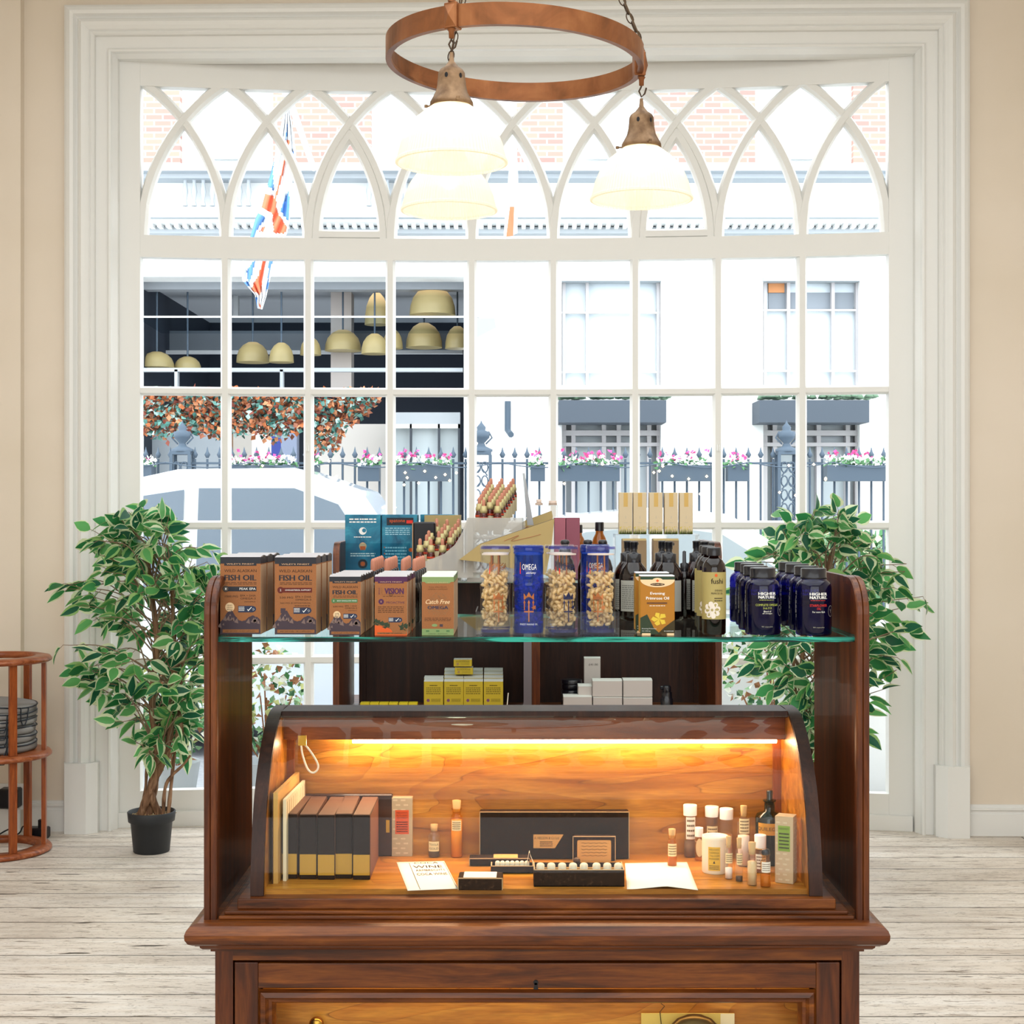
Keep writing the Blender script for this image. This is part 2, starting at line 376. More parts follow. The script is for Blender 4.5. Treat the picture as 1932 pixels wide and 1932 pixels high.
# outside skin over the bow so no light enters round the frame
mb = MB(); v = []
for i in range(25):
    u = U0 - .06 + (U1 - U0 + .12) * i / 24
    b = bv(max(min(u, U1), U0)); v += [Wp(u, b + .062, 3.66), Wp(u, .2, 3.66)]
mb.add(v, [(2 * i, 2 * i + 2, 2 * i + 3, 2 * i + 1) for i in range(24)], WHITE)
wbox(mb, U0 - .1, U0 + .01, .1, .3, 0, 3.75, WHITE); wbox(mb, U1 - .01, U1 + .1, .1, .3, 0, 3.75, WHITE); wbox(mb, U0 - .1, U1 + .1, .15, .3, 3.66, 3.75, WHITE)
struct(mb, 'trim_7')
struct(MB().box(-2.3, 2.3, 7.1, 7.3, -.1, .0, M('stone_step', '#c9c6c0', .8)), 'ground_step')

# ------------------------------------------------------------------ the street
STUC = M('white_stucco', '#e8e9e8', .85); PAVE = M('paving', '#a9abad', .8); ASPH = M('asphalt', '#8b8e92', .7)
base(ASPH, ramp(ASPH, noise(ASPH, coords(ASPH), 40, 4), [(.3, '#84878b'), (.7, '#9b9da0')]))
base(PAVE, ramp(PAVE, noise(PAVE, coords(PAVE, (1, 6, 1)), 6, 5, 1), [(.3, '#9b9c9e'), (.7, '#c6c6c4')]))
struct(MB().box(-14, 14, 7.3, 8.0, -.16, -.06, PAVE), 'ground_pavement')
struct(MB().box(-14, 14, 8.0, 13.2, -.3, -.17, ASPH), 'ground_road')
struct(MB().box(-14, 14, 13.2, 17.0, -.2, -.05, PAVE), 'ground_far_pavement')
YF = 17.0
def fx(x, Y=YF): return PX(x, Y)
def fz(y, Y=YF): return PZ(y, Y)
def fbox(mb, x0, x1, y0, y1, d0, d1, m, Y=YF):          # rectangle of the frame at distance Y, from Y-d0 (towards us) to Y+d1
    Q = Y - d0; return mb.box(fx(x0, Q), fx(x1, Q), Y - d0, Y + d1, fz(y1, Q), fz(y0, Q), m)
BRICK = M('pale_brick', '#b08475', .9)
tc = N(BRICK, 'ShaderNodeTexCoord'); sp = N(BRICK, 'ShaderNodeSeparateXYZ'); cb = N(BRICK, 'ShaderNodeCombineXYZ')
L(BRICK, tc.outputs['Object'], sp.inputs[0]); L(BRICK, sp.outputs[0], cb.inputs[0]); L(BRICK, sp.outputs[2], cb.inputs[1])
br = N(BRICK, 'ShaderNodeTexBrick'); br.inputs['Scale'].default_value = 1; br.inputs['Brick Width'].default_value = .2; br.inputs['Row Height'].default_value = .07
br.inputs['Mortar Size'].default_value = .01; br.inputs['Color1'].default_value = hexc('#b98f80'); br.inputs['Color2'].default_value = hexc('#a17d76'); br.inputs['Mortar'].default_value = hexc('#bcaca3')
L(BRICK, cb.outputs[0], br.inputs['Vector']); base(BRICK, br.outputs[0])
GREYST = M('weathered_stone', '#b2b8bd', .85); DKGL = M('dark_window_glass', '#2a3442', .12); PALEGL = M('curtained_glass', '#ccd6dd', .2)
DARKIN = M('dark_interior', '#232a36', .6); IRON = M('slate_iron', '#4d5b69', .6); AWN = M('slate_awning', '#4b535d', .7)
bld = thing('townhouse', 'white stucco town house with brick upper storey across the street', 'building', (0, YF, 0))
def part(mb, name, par=bld, **k):
    o = mb.build(name, par, **k)
    p = par.location if par.parent is None else Vector((0, 0, 0))
    o.location = (-p.x, -p.y, -p.z) if par.parent is None else (0, 0, 0)
    return o
mb = MB()                                     # ground and first floor stucco wall with openings left for shopfront and windows
fbox(mb, -700, 255, 440, 1210, 0, .4, STUC); fbox(mb, 255, 875, 440, 522, 0, .4, STUC)
fbox(mb, 875, 1060, 440, 1210, 0, .4, STUC); fbox(mb, 1247, 1440, 440, 1210, 0, .4, STUC); fbox(mb, 1622, 2600, 440, 1210, 0, .4, STUC)
for a, b in ((1060, 1247), (1440, 1622)):
    fbox(mb, a, b, 440, 524, 0, .4, STUC); fbox(mb, a, b, 727, 800, 0, .4, STUC); fbox(mb, a, b, 1010, 1210, 0, .4, STUC)
part(mb, 'wall')
mb = MB(); fbox(mb, -700, 2600, 308, 322, .35, .3, GREYST); fbox(mb, -700, 2600, 322, 336, .2, .3, GREYST); part(mb, 'ledge')
mb = MB(); fbox(mb, -700, 2600, 402, 410, .5, .3, GREYST); fbox(mb, -700, 2600, 410, 418, .4, .3, STUC); fbox(mb, -700, 2600, 428, 440, .15, .3, GREYST)
for i in range(-10, 120): fbox(mb, 200 + i * 16, 208 + i * 16, 418, 428, .3, 0, STUC)
part(mb, 'cornice')
mb = MB(); fbox(mb, -700, 2600, 336, 402, -.05, .4, STUC); part(mb, 'parapet')
for a, b in ((345, 480), (690, 880)):
    mb = MB(); k = a + 8
    while k < b:
        r = 3.2 / F * YF; mb.lathe([(r * 1.6, 0), (r * .9, .06), (r * 1.8, .16), (r, .27), (r * 1.5, .33)], GREYST, (fx(k), YF - .1, fz(392)), 8); k += 17
    part(mb, 'balustrade')
mb = MB()
for a, b in ((-100, 340), (515, 700), (975, 1062), (1235, 1425), (1610, 2100)): fbox(mb, a, b, -900, 308, 0, .4, BRICK)
part(mb, 'brick_pier')
for a, b in ((340, 515), (700, 975), (1062, 1235), (1425, 1610)):
    mb = MB(); fbox(mb, a, b, -900, 308, -.1, .4, STUC); part(mb, 'window_surround')
    w = MB(); m_ = (a + b) / 2
    fbox(w, m_ - 48, m_ + 48, -60, 300, -.02, .05, STUC); wo = part(w, 'window')
    w = MB(); fbox(w, m_ - 40, m_ + 40, -50, 268, .0, .02, PALEGL); fbox(w, m_ - 40, m_ + 40, 272, 298, .0, .02, PALEGL); part(w, 'pane', wo)
def sash(x0, x1, y0, y1, gl, cols, rows, fr):
    w = MB(); fbox(w, x0, x1, y0, y0 + 6, .05, .15, GREYST)
    for c in cols: fbox(w, c - 3, c + 3, y0, y1, -.08, .16, fr)
    for r in rows: fbox(w, x0, x1, r - 1.6, r + 1.6, -.09, .15, WHITE)
    o = part(w, 'window'); w = MB(); fbox(w, x0, x1, y0, y1, -.18, .2, gl); part(w, 'pane', o)
FRG = M('grey_window_frame', '#b3b0b2', .6)
sash(1060, 1247, 524, 727, PALEGL, (1064, 1108, 1242), (590, 702), FRG)
sash(1440, 1622, 524, 727, PALEGL, (1444, 1488, 1572, 1618), (585, 700), FRG)
w = MB(); fbox(w, 1450, 1480, 532, 552, -.14, .18, M('lit_ceiling', '#c98a5a', .6)); fbox(w, 1450, 1610, 552, 585, -.16, .18, M('grey_blind', '#7f868e', .6)); part(w, 'blind')
for a, b, c0, c1 in ((1060, 1247, 1055, 1257), (1440, 1622, 1433, 1640)):      # ground floor doors under dark hoods
    w = MB(); fbox(w, a, b, 797, 1010, -.25, .3, M('pale_door_glass', '#aab3b8', .3))
    for c in (a + 4, a + 22, (a + b) / 2 - 14, (a + b) / 2 + 14, b - 22, b - 4): fbox(w, c - 4, c + 4, 800, 1010, -.12, .26, FRG)
    fbox(w, a, b, 812, 822, -.1, .26, FRG); fbox(w, a, b, 835, 842, -.1, .26, FRG); part(w, 'door')
    w = MB(); fbox(w, c0, c1, 755, 797, .5, 0, AWN); part(w, 'door_hood')
    w = MB(); rng = random.Random(5)
    for i in range(60):
        x = c0 + rng.random() * (c1 - c0); w.lathe([(0, 0), (.05, .01), (.03, .05), (0, .07)], M('moss', '#6f8a72', .9), (fx(x), YF - rng.random() * .4, fz(755)), 5)
    part(w, 'moss')
w = MB(); w.tube([px(958, 757, YF - .06), px(958, 812, YF - .06), px(964, 820, YF - .3)], .035, IRON); part(w, 'drainpipe')
# restaurant front on the left
rest = thing('restaurant_front', 'dark glazed restaurant front with domed lamps under a long canopy', 'shopfront', (fx(565), YF, 0))
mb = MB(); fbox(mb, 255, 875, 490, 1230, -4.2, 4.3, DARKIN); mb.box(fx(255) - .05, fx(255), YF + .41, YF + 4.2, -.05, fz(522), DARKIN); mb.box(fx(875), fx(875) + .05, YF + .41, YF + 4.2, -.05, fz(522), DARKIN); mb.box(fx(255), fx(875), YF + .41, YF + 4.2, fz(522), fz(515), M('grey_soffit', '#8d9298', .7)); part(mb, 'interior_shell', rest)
BEAM = M('painted_steel', '#a9adb1', .6); SOF = M('grey_soffit')
mb = MB(); fbox(mb, 256, 874, 522, 546, -.4, .6, SOF); fbox(mb, 258, 873, 551, 557, -1.5, 1.6, BEAM); fbox(mb, 258, 873, 661, 667, -1.5, 1.6, BEAM); fbox(mb, 258, 873, 694, 701, -.1, .2, BEAM)
for c in (332, 531): fbox(mb, c - 3, c + 3, 697, 735, -.1, .2, BEAM)
fbox(mb, 440, 449, 557, 597, -1.5, 1.6, BEAM); part(mb, 'beam', rest)
mb = MB(); fbox(mb, 624, 663, 533, 740, -1.2, 1.5, M('stone_column', '#bcb4b0', .8)); part(mb, 'column', rest)
mb = MB(); fbox(mb, 258, 873, 624, 660, -1.7, 1.8, M('grey_band', '#5e6770', .6)); part(mb, 'signboard', rest)
mb = MB(); Yc = YF - 1.2
mb.box(fx(255, Yc), fx(905, Yc), Yc, Yc + .03, fz(599, Yc), fz(596, Yc), WHITE)
mb.add([px(890, 600, Yc), px(933, 600, Yc), px(936, 618, Yc), px(890, 642, Yc), px(890, 600, Yc + .9), px(933, 600, Yc + .9), px(936, 618, Yc + .9), px(890, 642, Yc + .9)], [(0, 3, 2, 1), (4, 5, 6, 7), (0, 1, 5, 4), (1, 2, 6, 5), (2, 3, 7, 6), (3, 0, 4, 7)], M('canopy_end', '#9a9c9c', .5)); part(mb, 'canopy', rest)
g_ = MB(); g_.add([(fx(255, Yc), Yc, fz(598, Yc)), (fx(905, Yc), Yc, fz(598, Yc)), (fx(905, Yc), YF, fz(604, Yc)), (fx(255, Yc), YF, fz(604, Yc))], [(0, 1, 2, 3)], clear('canopy_glass', (.7, .76, .8), 1.3, .1)); part(g_, 'canopy_glass', rest)
mb = MB(); fbox(mb, 735, 868, 778, 800, -.3, .5, BEAM); fbox(mb, 735, 868, 800, 808, -.28, .4, WHITE)
for c in (738, 775, 828, 866): fbox(mb, c - 2, c + 2, 800, 1210, -.28, .36, M('dark_frame', '#3a3f46', .5))
part(mb, 'door_frame', rest)
mb = MB(); fbox(mb, 735, 868, 808, 1210, -.4, .42, M('door_pane', '#b9c3c6', .2)); part(mb, 'door', rest)
mb = MB()
for a, b, c in ((430, 440, '#7a5e48'), (440, 475, '#b3aca4'), (475, 512, '#d6d4ce'), (512, 530, '#3e4a92'), (530, 560, '#8d96ac'), (595, 735, '#c9c2bb'), (258, 430, '#99a0a6')): fbox(mb, a, b, 800, 1210, -.8, 1.0, M('shopfront_' + c[1:], c, .5))
part(mb, 'lower_glazing', rest)
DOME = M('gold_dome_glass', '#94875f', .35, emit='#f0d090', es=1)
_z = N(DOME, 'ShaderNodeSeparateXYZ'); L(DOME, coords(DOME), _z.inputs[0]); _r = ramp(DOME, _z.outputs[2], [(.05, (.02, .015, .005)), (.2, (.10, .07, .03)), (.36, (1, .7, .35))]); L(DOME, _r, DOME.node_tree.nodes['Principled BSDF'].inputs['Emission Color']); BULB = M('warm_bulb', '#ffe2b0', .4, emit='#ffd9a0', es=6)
first = None
for k, (cx, ty, w_, by) in enumerate(((296, 664, 65, 694), (354, 673, 51, 698), (477, 646, 62, 684), (531, 647, 47, 684), (586, 637, 40, 670), (647, 623, 69, 662), (707, 630, 51, 668), (741, 622, 38, 658), (800, 610, 69, 656), (816, 540, 87, 595), (711, 553, 46, 613), (863, 616, 47, 658))):
    Y = YF + .62 + .2 * (k % 3); R = w_ / 2 / F * Y; H_ = (by - ty) / F * Y
    t = thing('dome_pendant_lamp', '', 'lamp', (PX(cx, Y), Y, PZ(by, Y)), 0, 'domed restaurant lamps')
    where = ['far left, lowest one', 'second from the left', 'left of the white flag pane bar', 'small, beside the third from left', 'half hidden by the third glazing bar', 'in front of the stone column', 'just right of the stone column', 'behind the fourth glazing bar', 'in the middle of the fourth pane', 'largest and highest', 'cut by the glazing bar, upper tier', 'rightmost, by the canopy end'][k]
    t['label'] = 'gold dome lamp in the restaurant, ' + where
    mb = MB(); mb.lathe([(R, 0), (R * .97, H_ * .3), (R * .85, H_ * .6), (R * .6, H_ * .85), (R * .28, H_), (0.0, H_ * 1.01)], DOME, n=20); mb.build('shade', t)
    mb = MB(); mb.lathe([(0, -.02), (.05, 0), (.05, .04), (0, .07)], BULB, (0, 0, H_ * .55), 8); mb.build('bulb', t)
    mb = MB(); mb.tube([(0, 0, H_), (0, 0, fz(522) - PZ(by, Y))], .012, IRON, 6); mb.build('cord', t)
# autumn garland
rng = random.Random(3); mb = MB()
LC = [M('leaf_' + c[1:], c, .7) for c in ('#b0673f', '#c98a63', '#8f5a44', '#5f8f86', '#3f6f66', '#a8c4be', '#7a4034')]
def simple_leaf(mb, p, L_, W_2, m):
    R = Matrix.Rotation(rng.random() * 6.28, 3, 'Z') @ Matrix.Rotation(rng.uniform(-1.2, 1.2), 3, 'X') @ Matrix.Rotation(rng.random() * 6.28, 3, 'Y')
    v = [R @ Vector(q) + Vector(p) for q in ((0, 0, 0), (W_2, .01, L_ * .45), (0, 0, L_), (-W_2, .01, L_ * .45))]; mb.add(v, [(0, 1, 2), (0, 2, 3)], m)
for i in range(3800):
    x = rng.uniform(250, 712); lo = 835 - 12 * abs(math.sin(x * .03)) if x < 560 else 862 - (x - 600) * .3 if x > 590 else 815
    if x > 640: lo = 862 - (x - 600) * .9
    lo -= 18 * rng.random(); y = 735 + (lo - 735) * rng.random() ** .8
    simple_leaf(mb, px(x, y, 16.3 + rng.uniform(-.2, .2)), .075, .03, LC[min(int(rng.random() ** 1.2 * 7), 6)])
mb.tube([px(250, 745, 16.35), px(480, 742, 16.35), px(712, 745, 16.35)], .03, LC[2], 6)
tag(mb.build('leaf_garland'), 'autumn leaf garland in rust and teal over the restaurant windows', 'garland')
# flag on a pole
FP_ = thing('flag_pole', 'white angled flagpole on the parapet across the street', 'flagpole', px(592, 318, 16.4))
mb = MB(); a = Vector(px(592, 318, 16.4)); b = Vector(px(543, 178, 15.0)); mb.tube([(0, 0, 0), b - a], .035, WHITE); mb.build('pole', FP_)
mb = MB(); mb.lathe([(0, -.06), (.06, 0), (0, .06)], WHITE, b - a, 10); mb.build('finial', FP_)
FW, FBL, FRD = M('flag_white', '#eceef0', .8), M('flag_blue', '#5d8cc8', .8), M('flag_red', '#dd7352', .8)  # blue and red paled so the colours carry the street haze
def inside(p, poly):
    r = False; j = len(poly) - 1
    for i in range(len(poly)):
        if (poly[i][1] > p[1]) != (poly[j][1] > p[1]) and p[0] < (poly[j][0] - poly[i][0]) * (p[1] - poly[i][1]) / (poly[j][1] - poly[i][1]) + poly[i][0]: r = not r
        j = i
    return r
def c2(l): return [(440 + x / 4.389, 160 + y / 4.389) for x, y in l]
blue = [c2(q) for q in ([(443, 310), (458, 340), (435, 450)], [(495, 520), (515, 560), (475, 650)], [(345, 590), (300, 700), (287, 830), (335, 865), (340, 700)], [(470, 860), (395, 1030), (465, 1130)],
        [(205, 1050), (270, 1100), (190, 1215), (120, 1420), (160, 1215)], [(185, 1435), (120, 1540), (130, 1620), (80, 1640), (120, 1690), (160, 1560)], [(305, 1440), (335, 1440), (298, 1560), (300, 1640), (275, 1740)], [(180, 1750), (205, 1760), (200, 1860), (180, 1800)])]
red = [c2(q) for q in ([(455, 430), (475, 440), (410, 740), (360, 930), (350, 930), (420, 640)], [(270, 890), (360, 935), (360, 1030), (450, 1180), (430, 1230), (345, 1225), (330, 1060), (240, 1010)],
        [(225, 1215), (270, 1160), (260, 1215)], [(245, 1435), (280, 1435), (225, 1740), (150, 1690), (220, 1560)], [(215, 1760), (230, 1850), (222, 1850)])]
Lf = c2([(440, 122), (345, 590), (287, 830), (240, 1010), (190, 1100), (150, 1240), (75, 1470), (75, 1620), (180, 1740), (200, 1850)])
Rt = c2([(455, 122), (520, 560), (480, 860), (465, 1130), (440, 1240), (345, 1400), (330, 1500), (298, 1640), (275, 1750), (240, 1862)])
def along(P, t):
    k = t * (len(P) - 1); i = min(int(k), len(P) - 2); f = k - i; return (P[i][0] + (P[i + 1][0] - P[i][0]) * f, P[i][1] + (P[i + 1][1] - P[i][1]) * f)
mb = MB(); nr, nc = 120, 26; v = []; ctr = []
for i in range(nr + 1):
    a, b = along(Lf, i / nr), along(Rt, i / nr)
    for j in range(nc + 1):
        q = (a[0] + (b[0] - a[0]) * j / nc, a[1] + (b[1] - a[1]) * j / nc); ctr.append(q)
        v.append(px(q[0], q[1], 15.07 + .045 * math.sin(j * .9 + i * .05)))
for m_, P in ((FW, None), (FBL, blue), (FRD, red)):
    fs = []
    for i in range(nr):
        for j in range(nc):
            k = i * (nc + 1) + j; c = ctr[k + 1]; hit = FW
            if any(inside(c, p) for p in red): hit = FRD
            elif any(inside(c, p) for p in blue): hit = FBL
            if hit is m_: fs.append((k, k + 1, k + nc + 2, k + nc + 1))
    mb.add(v, fs, m_, True)
fo = mb.build('flag'); so = fo.modifiers.new('thick', 'SOLIDIFY'); so.thickness = .004; tag(fo, 'draped red, white and blue union flag hanging from the pole', 'flag')
p2 = thing('flag_pole', 'short white flagpole behind the chandelier ring, carrying the pale flag', 'flagpole', px(1000, 318, 16.6)); mb = MB(); mb.tube([(0, 0, 0), Vector(px(969, 252, 15.02)) - Vector(px(1000, 318, 16.6))], .03, WHITE); mb.build('pole', p2)
mb = MB(); mb.add([px(966, 258, 15), px(974, 258, 15.1), px(978, 350, 14.95), px(976, 440, 15.05), px(950, 452, 15), px(958, 350, 15.1)], [(0, 1, 2, 5), (5, 2, 3, 4)], FW)
mb.add([px(962, 390, 14.93), px(970, 390, 14.93), px(968, 445, 14.97), px(955, 447, 14.93)], [(0, 1, 2, 3)], FRD); fo = mb.build('flag'); so = fo.modifiers.new('thick', 'SOLIDIFY'); so.thickness = .004
tag(fo, 'pale folded white flag with a red stripe, right of the lamps', 'flag')
# railing with planters
YR = 14.0
rail = thing('iron_railing', 'slate grey iron railing with pointed bars across the street', 'railing', (0, YR, 0))
mb = MB(); mb.box(PX(-60, YR), PX(1990, YR), -.015, .015, PZ(876, YR), PZ(872, YR), IRON); mb.box(PX(-60, YR), PX(1990, YR), -.015, .015, .12, .15, IRON); mb.build('top_rail', rail)
mb = MB(); mb.lathe([(.011, 0), (.011, PZ(862, YR) - .02)], IRON, n=6); mb.lathe([(.012, 0), (.028, .03), (.012, .06), (0, .11)], IRON, (0, 0, PZ(864, YR)), 6)
bar0 = None; k = 0
for i in range(-3, 76):
    x = 948 + (i - 30) * 23.2
    if any(abs(x - c) < 20 for c in (344, 908, 1484)): continue
    if bar0 is None: bar0 = mb.build('bar', rail); o = bar0
    else: o = bar0.copy(); C.objects.link(o); o.parent = rail
    o.location = (PX(x, YR), 0, 0)
struct(MB().box(-14, 14, YR - .12, YR + .12, -.1, .12, GREYST), 'ground_kerb')
for cx, where in ((344, 'left, before the autumn garland'), (908, 'middle one, left of the shop door hood'), (1484, 'right one, before the second hood')):
    t = thing('urn_post', 'openwork iron post topped by an urn, ' + where, 'post', (PX(cx, YR), YR, 0), 0, 'urn posts in the railing')
    w2 = 17 / F * YR; zt = PZ(858, YR); mb = MB()
    for sx in (-1, 1):
        for sy in (-1, 1): mb.box(sx * w2 - .014, sx * w2 + .014, sy * w2 - .014, sy * w2 + .014, .1, zt, IRON)
    mb.box(-w2 * 1.1, w2 * 1.1, -w2 * 1.1, w2 * 1.1, zt, zt + .03, IRON); mb.build('frame', t)
    mb = MB(); z = zt - .12
    while z > .2:
        for s in (-1, 1):
            mb.tube([(s * (.035 + .03 * math.cos(q)), -w2, z + .05 * math.sin(q)) for q in [j * PI / 5 for j in range(10)]], .007, IRON, 5, True)
        mb.tube([(-.06, -w2, z - .08), (0, -w2, z), (.06, -w2, z - .08)], .007, IRON, 5); z -= .13
    mb.build('scrollwork', t)
    mb = MB(); mb.lathe([(w2 * 1.25, 0), (w2 * 1.25, .02), (w2 * .5, .05), (w2 * .35, .08), (w2 * .9, .13), (w2 * 1.0, .18), (w2 * .45, .2), (w2 * .5, .23), (w2 * .12, .27), (0, .3)], IRON, (0, 0, zt + .03), 14)
    for s in (-1, 1): mb.tube([(s * w2 * .5, 0, zt + .1), (s * w2 * 1.2, 0, zt + .16), (s * w2 * .8, 0, zt + .22)], .008, IRON, 5)
    mb.build('urn', t)
PLB = M('slate_planter', '#465360', .5); FLW = M('white_petal', '#f2f4f2', .8); FLP = M('pink_petal', '#d8528e', .8); LFD = M('planter_leaf', '#5d8a5f', .8)
for k, (a, b) in enumerate(((235, 290), (430, 557), (580, 602), (677, 717), (740, 850), (1001, 1028), (1051, 1168), (1243, 1345), (1371, 1411), (1557, 1672))):
    Y = YR - .14; rng = random.Random(20 + k); x0, x1 = PX(a, Y), PX(b, Y); w_ = x1 - x0
    names = ['far left, behind the car roof', 'long, before the garland', 'short, half behind a glazing bar', 'short, left of the restaurant door', 'long, before the restaurant door', 'short, right of the middle urn post', 'long, before the first hooded door', 'long, right of the first hooded door', 'short, left of the right urn post', 'rightmost, right of the right urn post']
    t = thing('window_box', 'slate planter of pink and white flowers, ' + names[k], 'planter', ((x0 + x1) / 2, Y, PZ(908, Y)), 0, 'flower boxes on the railing')
    mb = MB(); zt = PZ(878, Y) - PZ(908, Y); mb.box(-w_ / 2, w_ / 2, -.09, .09, 0, zt, PLB); mb.build('box', t)
    mb = MB(); fl = MB(); nn = int(w_ * 150)
    for i in range(nn):
        p = (rng.uniform(-w_ / 2, w_ / 2), rng.uniform(-.1, .1), zt + rng.random() * .08)
        c = FLP if rng.random() < .22 else FLW
        if c is FLP: p = (p[0], p[1], p[2] + .05)
        for q in range(2): simple_leaf(fl, p, .035, .022, c)
        simple_leaf(mb, (p[0], p[1], zt - .02 + rng.random() * .06), .06, .02, LFD)
    mb.build('leaves', t); fl.build('flowers', t)
rng = random.Random(8); mb = MB()
for i in range(70): mb.lathe([(0, -.014), (.014, 0), (0, .014)], BULB, px(rng.choice([rng.uniform(250, 880), rng.uniform(980, 1680)]), rng.uniform(865, 1000), YR - .26), 6)
mb.tube([px(x, 872 + 10 * abs(math.sin(x * .02)), YR - .26) for x in range(240, 1700, 12)], .005, IRON, 4)
tag(mb.build('string_lights'), 'warm fairy lights wound along the iron railing', 'string lights')
# hedge behind the railing, on the right
rng = random.Random(4); mb = MB(); HL = [M('hedge_' + c[1:], c, .8) for c in ('#7fae83', '#5a8d5e', '#a9cba5', '#d6dcb2')]
for i in range(2500): simple_leaf(mb, px(rng.uniform(1400, 1800), 1005 + 120 * rng.random(), 14.6 + rng.random() * .6), .1, .04, HL[rng.randrange(4)])
mb.box(PX(1400, 15), PX(1800, 15), 14.9, 15.2, -.05, .9, HL[1]); tag(mb.build('hedge'), 'clipped green hedge behind the railing on the right', 'hedge')
# cars
def car(name, label, Yc, xl, xr, roof, paint, flip, prof_low, cab, winds):
    """prof: side outline in metres from the left end; cab: cabin outline"""
    t = thing(name, label, 'car', (xl, Yc, -.17)); Wd = .86; m = M(paint[0], paint[1], .3, .0, coat=.8); gl = M('car_glass_' + name, '#687480' if name == 'saloon_car' else '#aab8c1', .15)
    mb = MB(); mb.prism(prof_low, -Wd, Wd, m); mb.build('body', t, bev=.05)
    mb = MB(); n = len(cab); cx = sum(p[0] for p in cab) / n; zt = max(p[1] for p in cab); zb_ = min(p[1] for p in cab); v = []
    for s in (-1, 1):
        for (x, z) in cab: k = (z - zb_) / (zt - zb_); v.append((x, s * (Wd - .03 - .16 * k), z))
    f = [tuple(range(n)), tuple(range(2 * n - 1, n - 1, -1))] + [(i, i + n, (i + 1) % n + n, (i + 1) % n) for i in range(n)]
    mb.add(v, f, m); mb.build('roof', t, bev=.015)
    for q in winds:
        mb = MB()
        for s in (-1, 1):
            v = []
            for (x, z) in q: k = (z - zb_) / (zt - zb_); v.append((x, s * (Wd - .022 - .16 * k), z))
            mb.poly(v if s < 0 else v[::-1], gl)
        mb.build('side_window', t)
    L_ = prof_low[-1][0] if False else max(p[0] for p in prof_low)
    for x in (L_ * .19, L_ * .8):
        for s in (-1, 1):
            mb = MB(); v0 = []
            for j in range(2):
                for i in range(24): q = 2 * PI * i / 24; v0.append((x + .33 * math.cos(q), s * (Wd - .2 + .215 * j), .33 + .33 * math.sin(q)))
            mb.add(v0, [(i, (i + 1) % 24, 24 + (i + 1) % 24, 24 + i) for i in range(24)] + [tuple(range(24)), tuple(range(24, 48))], M('tyre', '#1b1c1e', .8)); w = mb.build('wheel', t)
            mb = MB(); v0 = [(x + .21 * math.cos(2 * PI * i / 20), s * (Wd + .018), .33 + .21 * math.sin(2 * PI * i / 20)) for i in range(20)]; mb.poly(v0, M('alloy', '#b9bcc0', .3, .8)); mb.build('hubcap', w)
    return t
x0 = PX(20, 10.6)
car('saloon_car', 'silver taxi-shaped car passing on the left side of the street', 10.8, x0, 0, 0, ('car_paint_white', '#c3cbd3'), 0,
    [(0, .35), (0, .8), (.12, .98), (3.05, 1.02), (3.55, .92), (3.7, .6), (3.7, .3), (3.2, .2), (.3, .2)],
    [(.1, .95), (.35, 1.5), (.75, 1.82), (1.3, 1.94), (2.1, 1.95), (2.55, 1.8), (3.1, 1.0)],
    [[(.45, 1.1), (.65, 1.55), (.95, 1.74), (1.35, 1.8), (1.35, 1.1)], [(1.45, 1.1), (1.45, 1.81), (2.1, 1.81), (2.4, 1.7), (2.8, 1.1)]])
car('hatchback_car', 'white car parked by the near kerb behind the cream cartons', 8.95, PX(835, 8.3), 0, 0, ('car_paint_pearl', '#dfe3e5'), 0,
    [(0, .35), (.05, .85), (.15, 1.0), (2.5, 1.05), (3.3, .95), (3.6, .75), (3.65, .25), (3.4, .08), (.3, .08)],
    [(.1, 1.0), (.3, 1.45), (.6, 1.62), (1.2, 1.68), (1.6, 1.64), (2.5, 1.04)],
    [[(.4, 1.12), (.55, 1.45), (.8, 1.54), (1.15, 1.57), (1.15, 1.12)], [(1.25, 1.12), (1.25, 1.57), (1.55, 1.53), (2.2, 1.12)]])
# ivy pots outside, near the glass
def ivy(cx, cyy, Y, rx, rz, n, seed, label):
    rng_ = random.Random(seed); global rng; rng = rng_; mb = MB(); ms = [M('ivy_' + c[1:], c, .6) for c in ('#4f8a55', '#8fb58b', '#35633f', '#c4c98a', '#e7e9df', '#9a6a4a')]
    c = Vector(px(cx, cyy, Y)); t = thing('ivy_pot', label, 'plant', (c.x, Y, -.06))
    for i in range(n):
        a, r = rng_.random() * 6.28, rng_.random() ** .5; p = (math.cos(a) * r * rx, rng_.uniform(-.12, .12), c.z + .06 + math.sin(a) * r * rz)
        simple_leaf(mb, p, .045, .02, ms[min(int(rng_.random() * 6), 5)])
    for i in range(12): mb.tube([(0, 0, .2), (rng_.uniform(-rx, rx) * .7, 0, c.z + rng_.uniform(-rz, rz) * .7)], .004, ms[5], 4)
    mb.build('foliage', t)
    mb = MB(); mb.lathe([(.12, 0), (.16, .25), (.15, .25), (.13, .2), (0, .2)], GREYST, n=16); mb.build('pot', t)
ivy(505, 1320, 7.75, .2, .3, 380, 31, 'ivy with mottled leaves in a pot outside, left of the cabinet')
ivy(320, 1330, 7.7, .2, .32, 380, 32, 'ivy bush in a pot outside behind the left ficus tree')
ivy(1465, 1260, 7.75, .3, .3, 420, 33, 'ivy bush in a pot outside behind the right ficus tree')
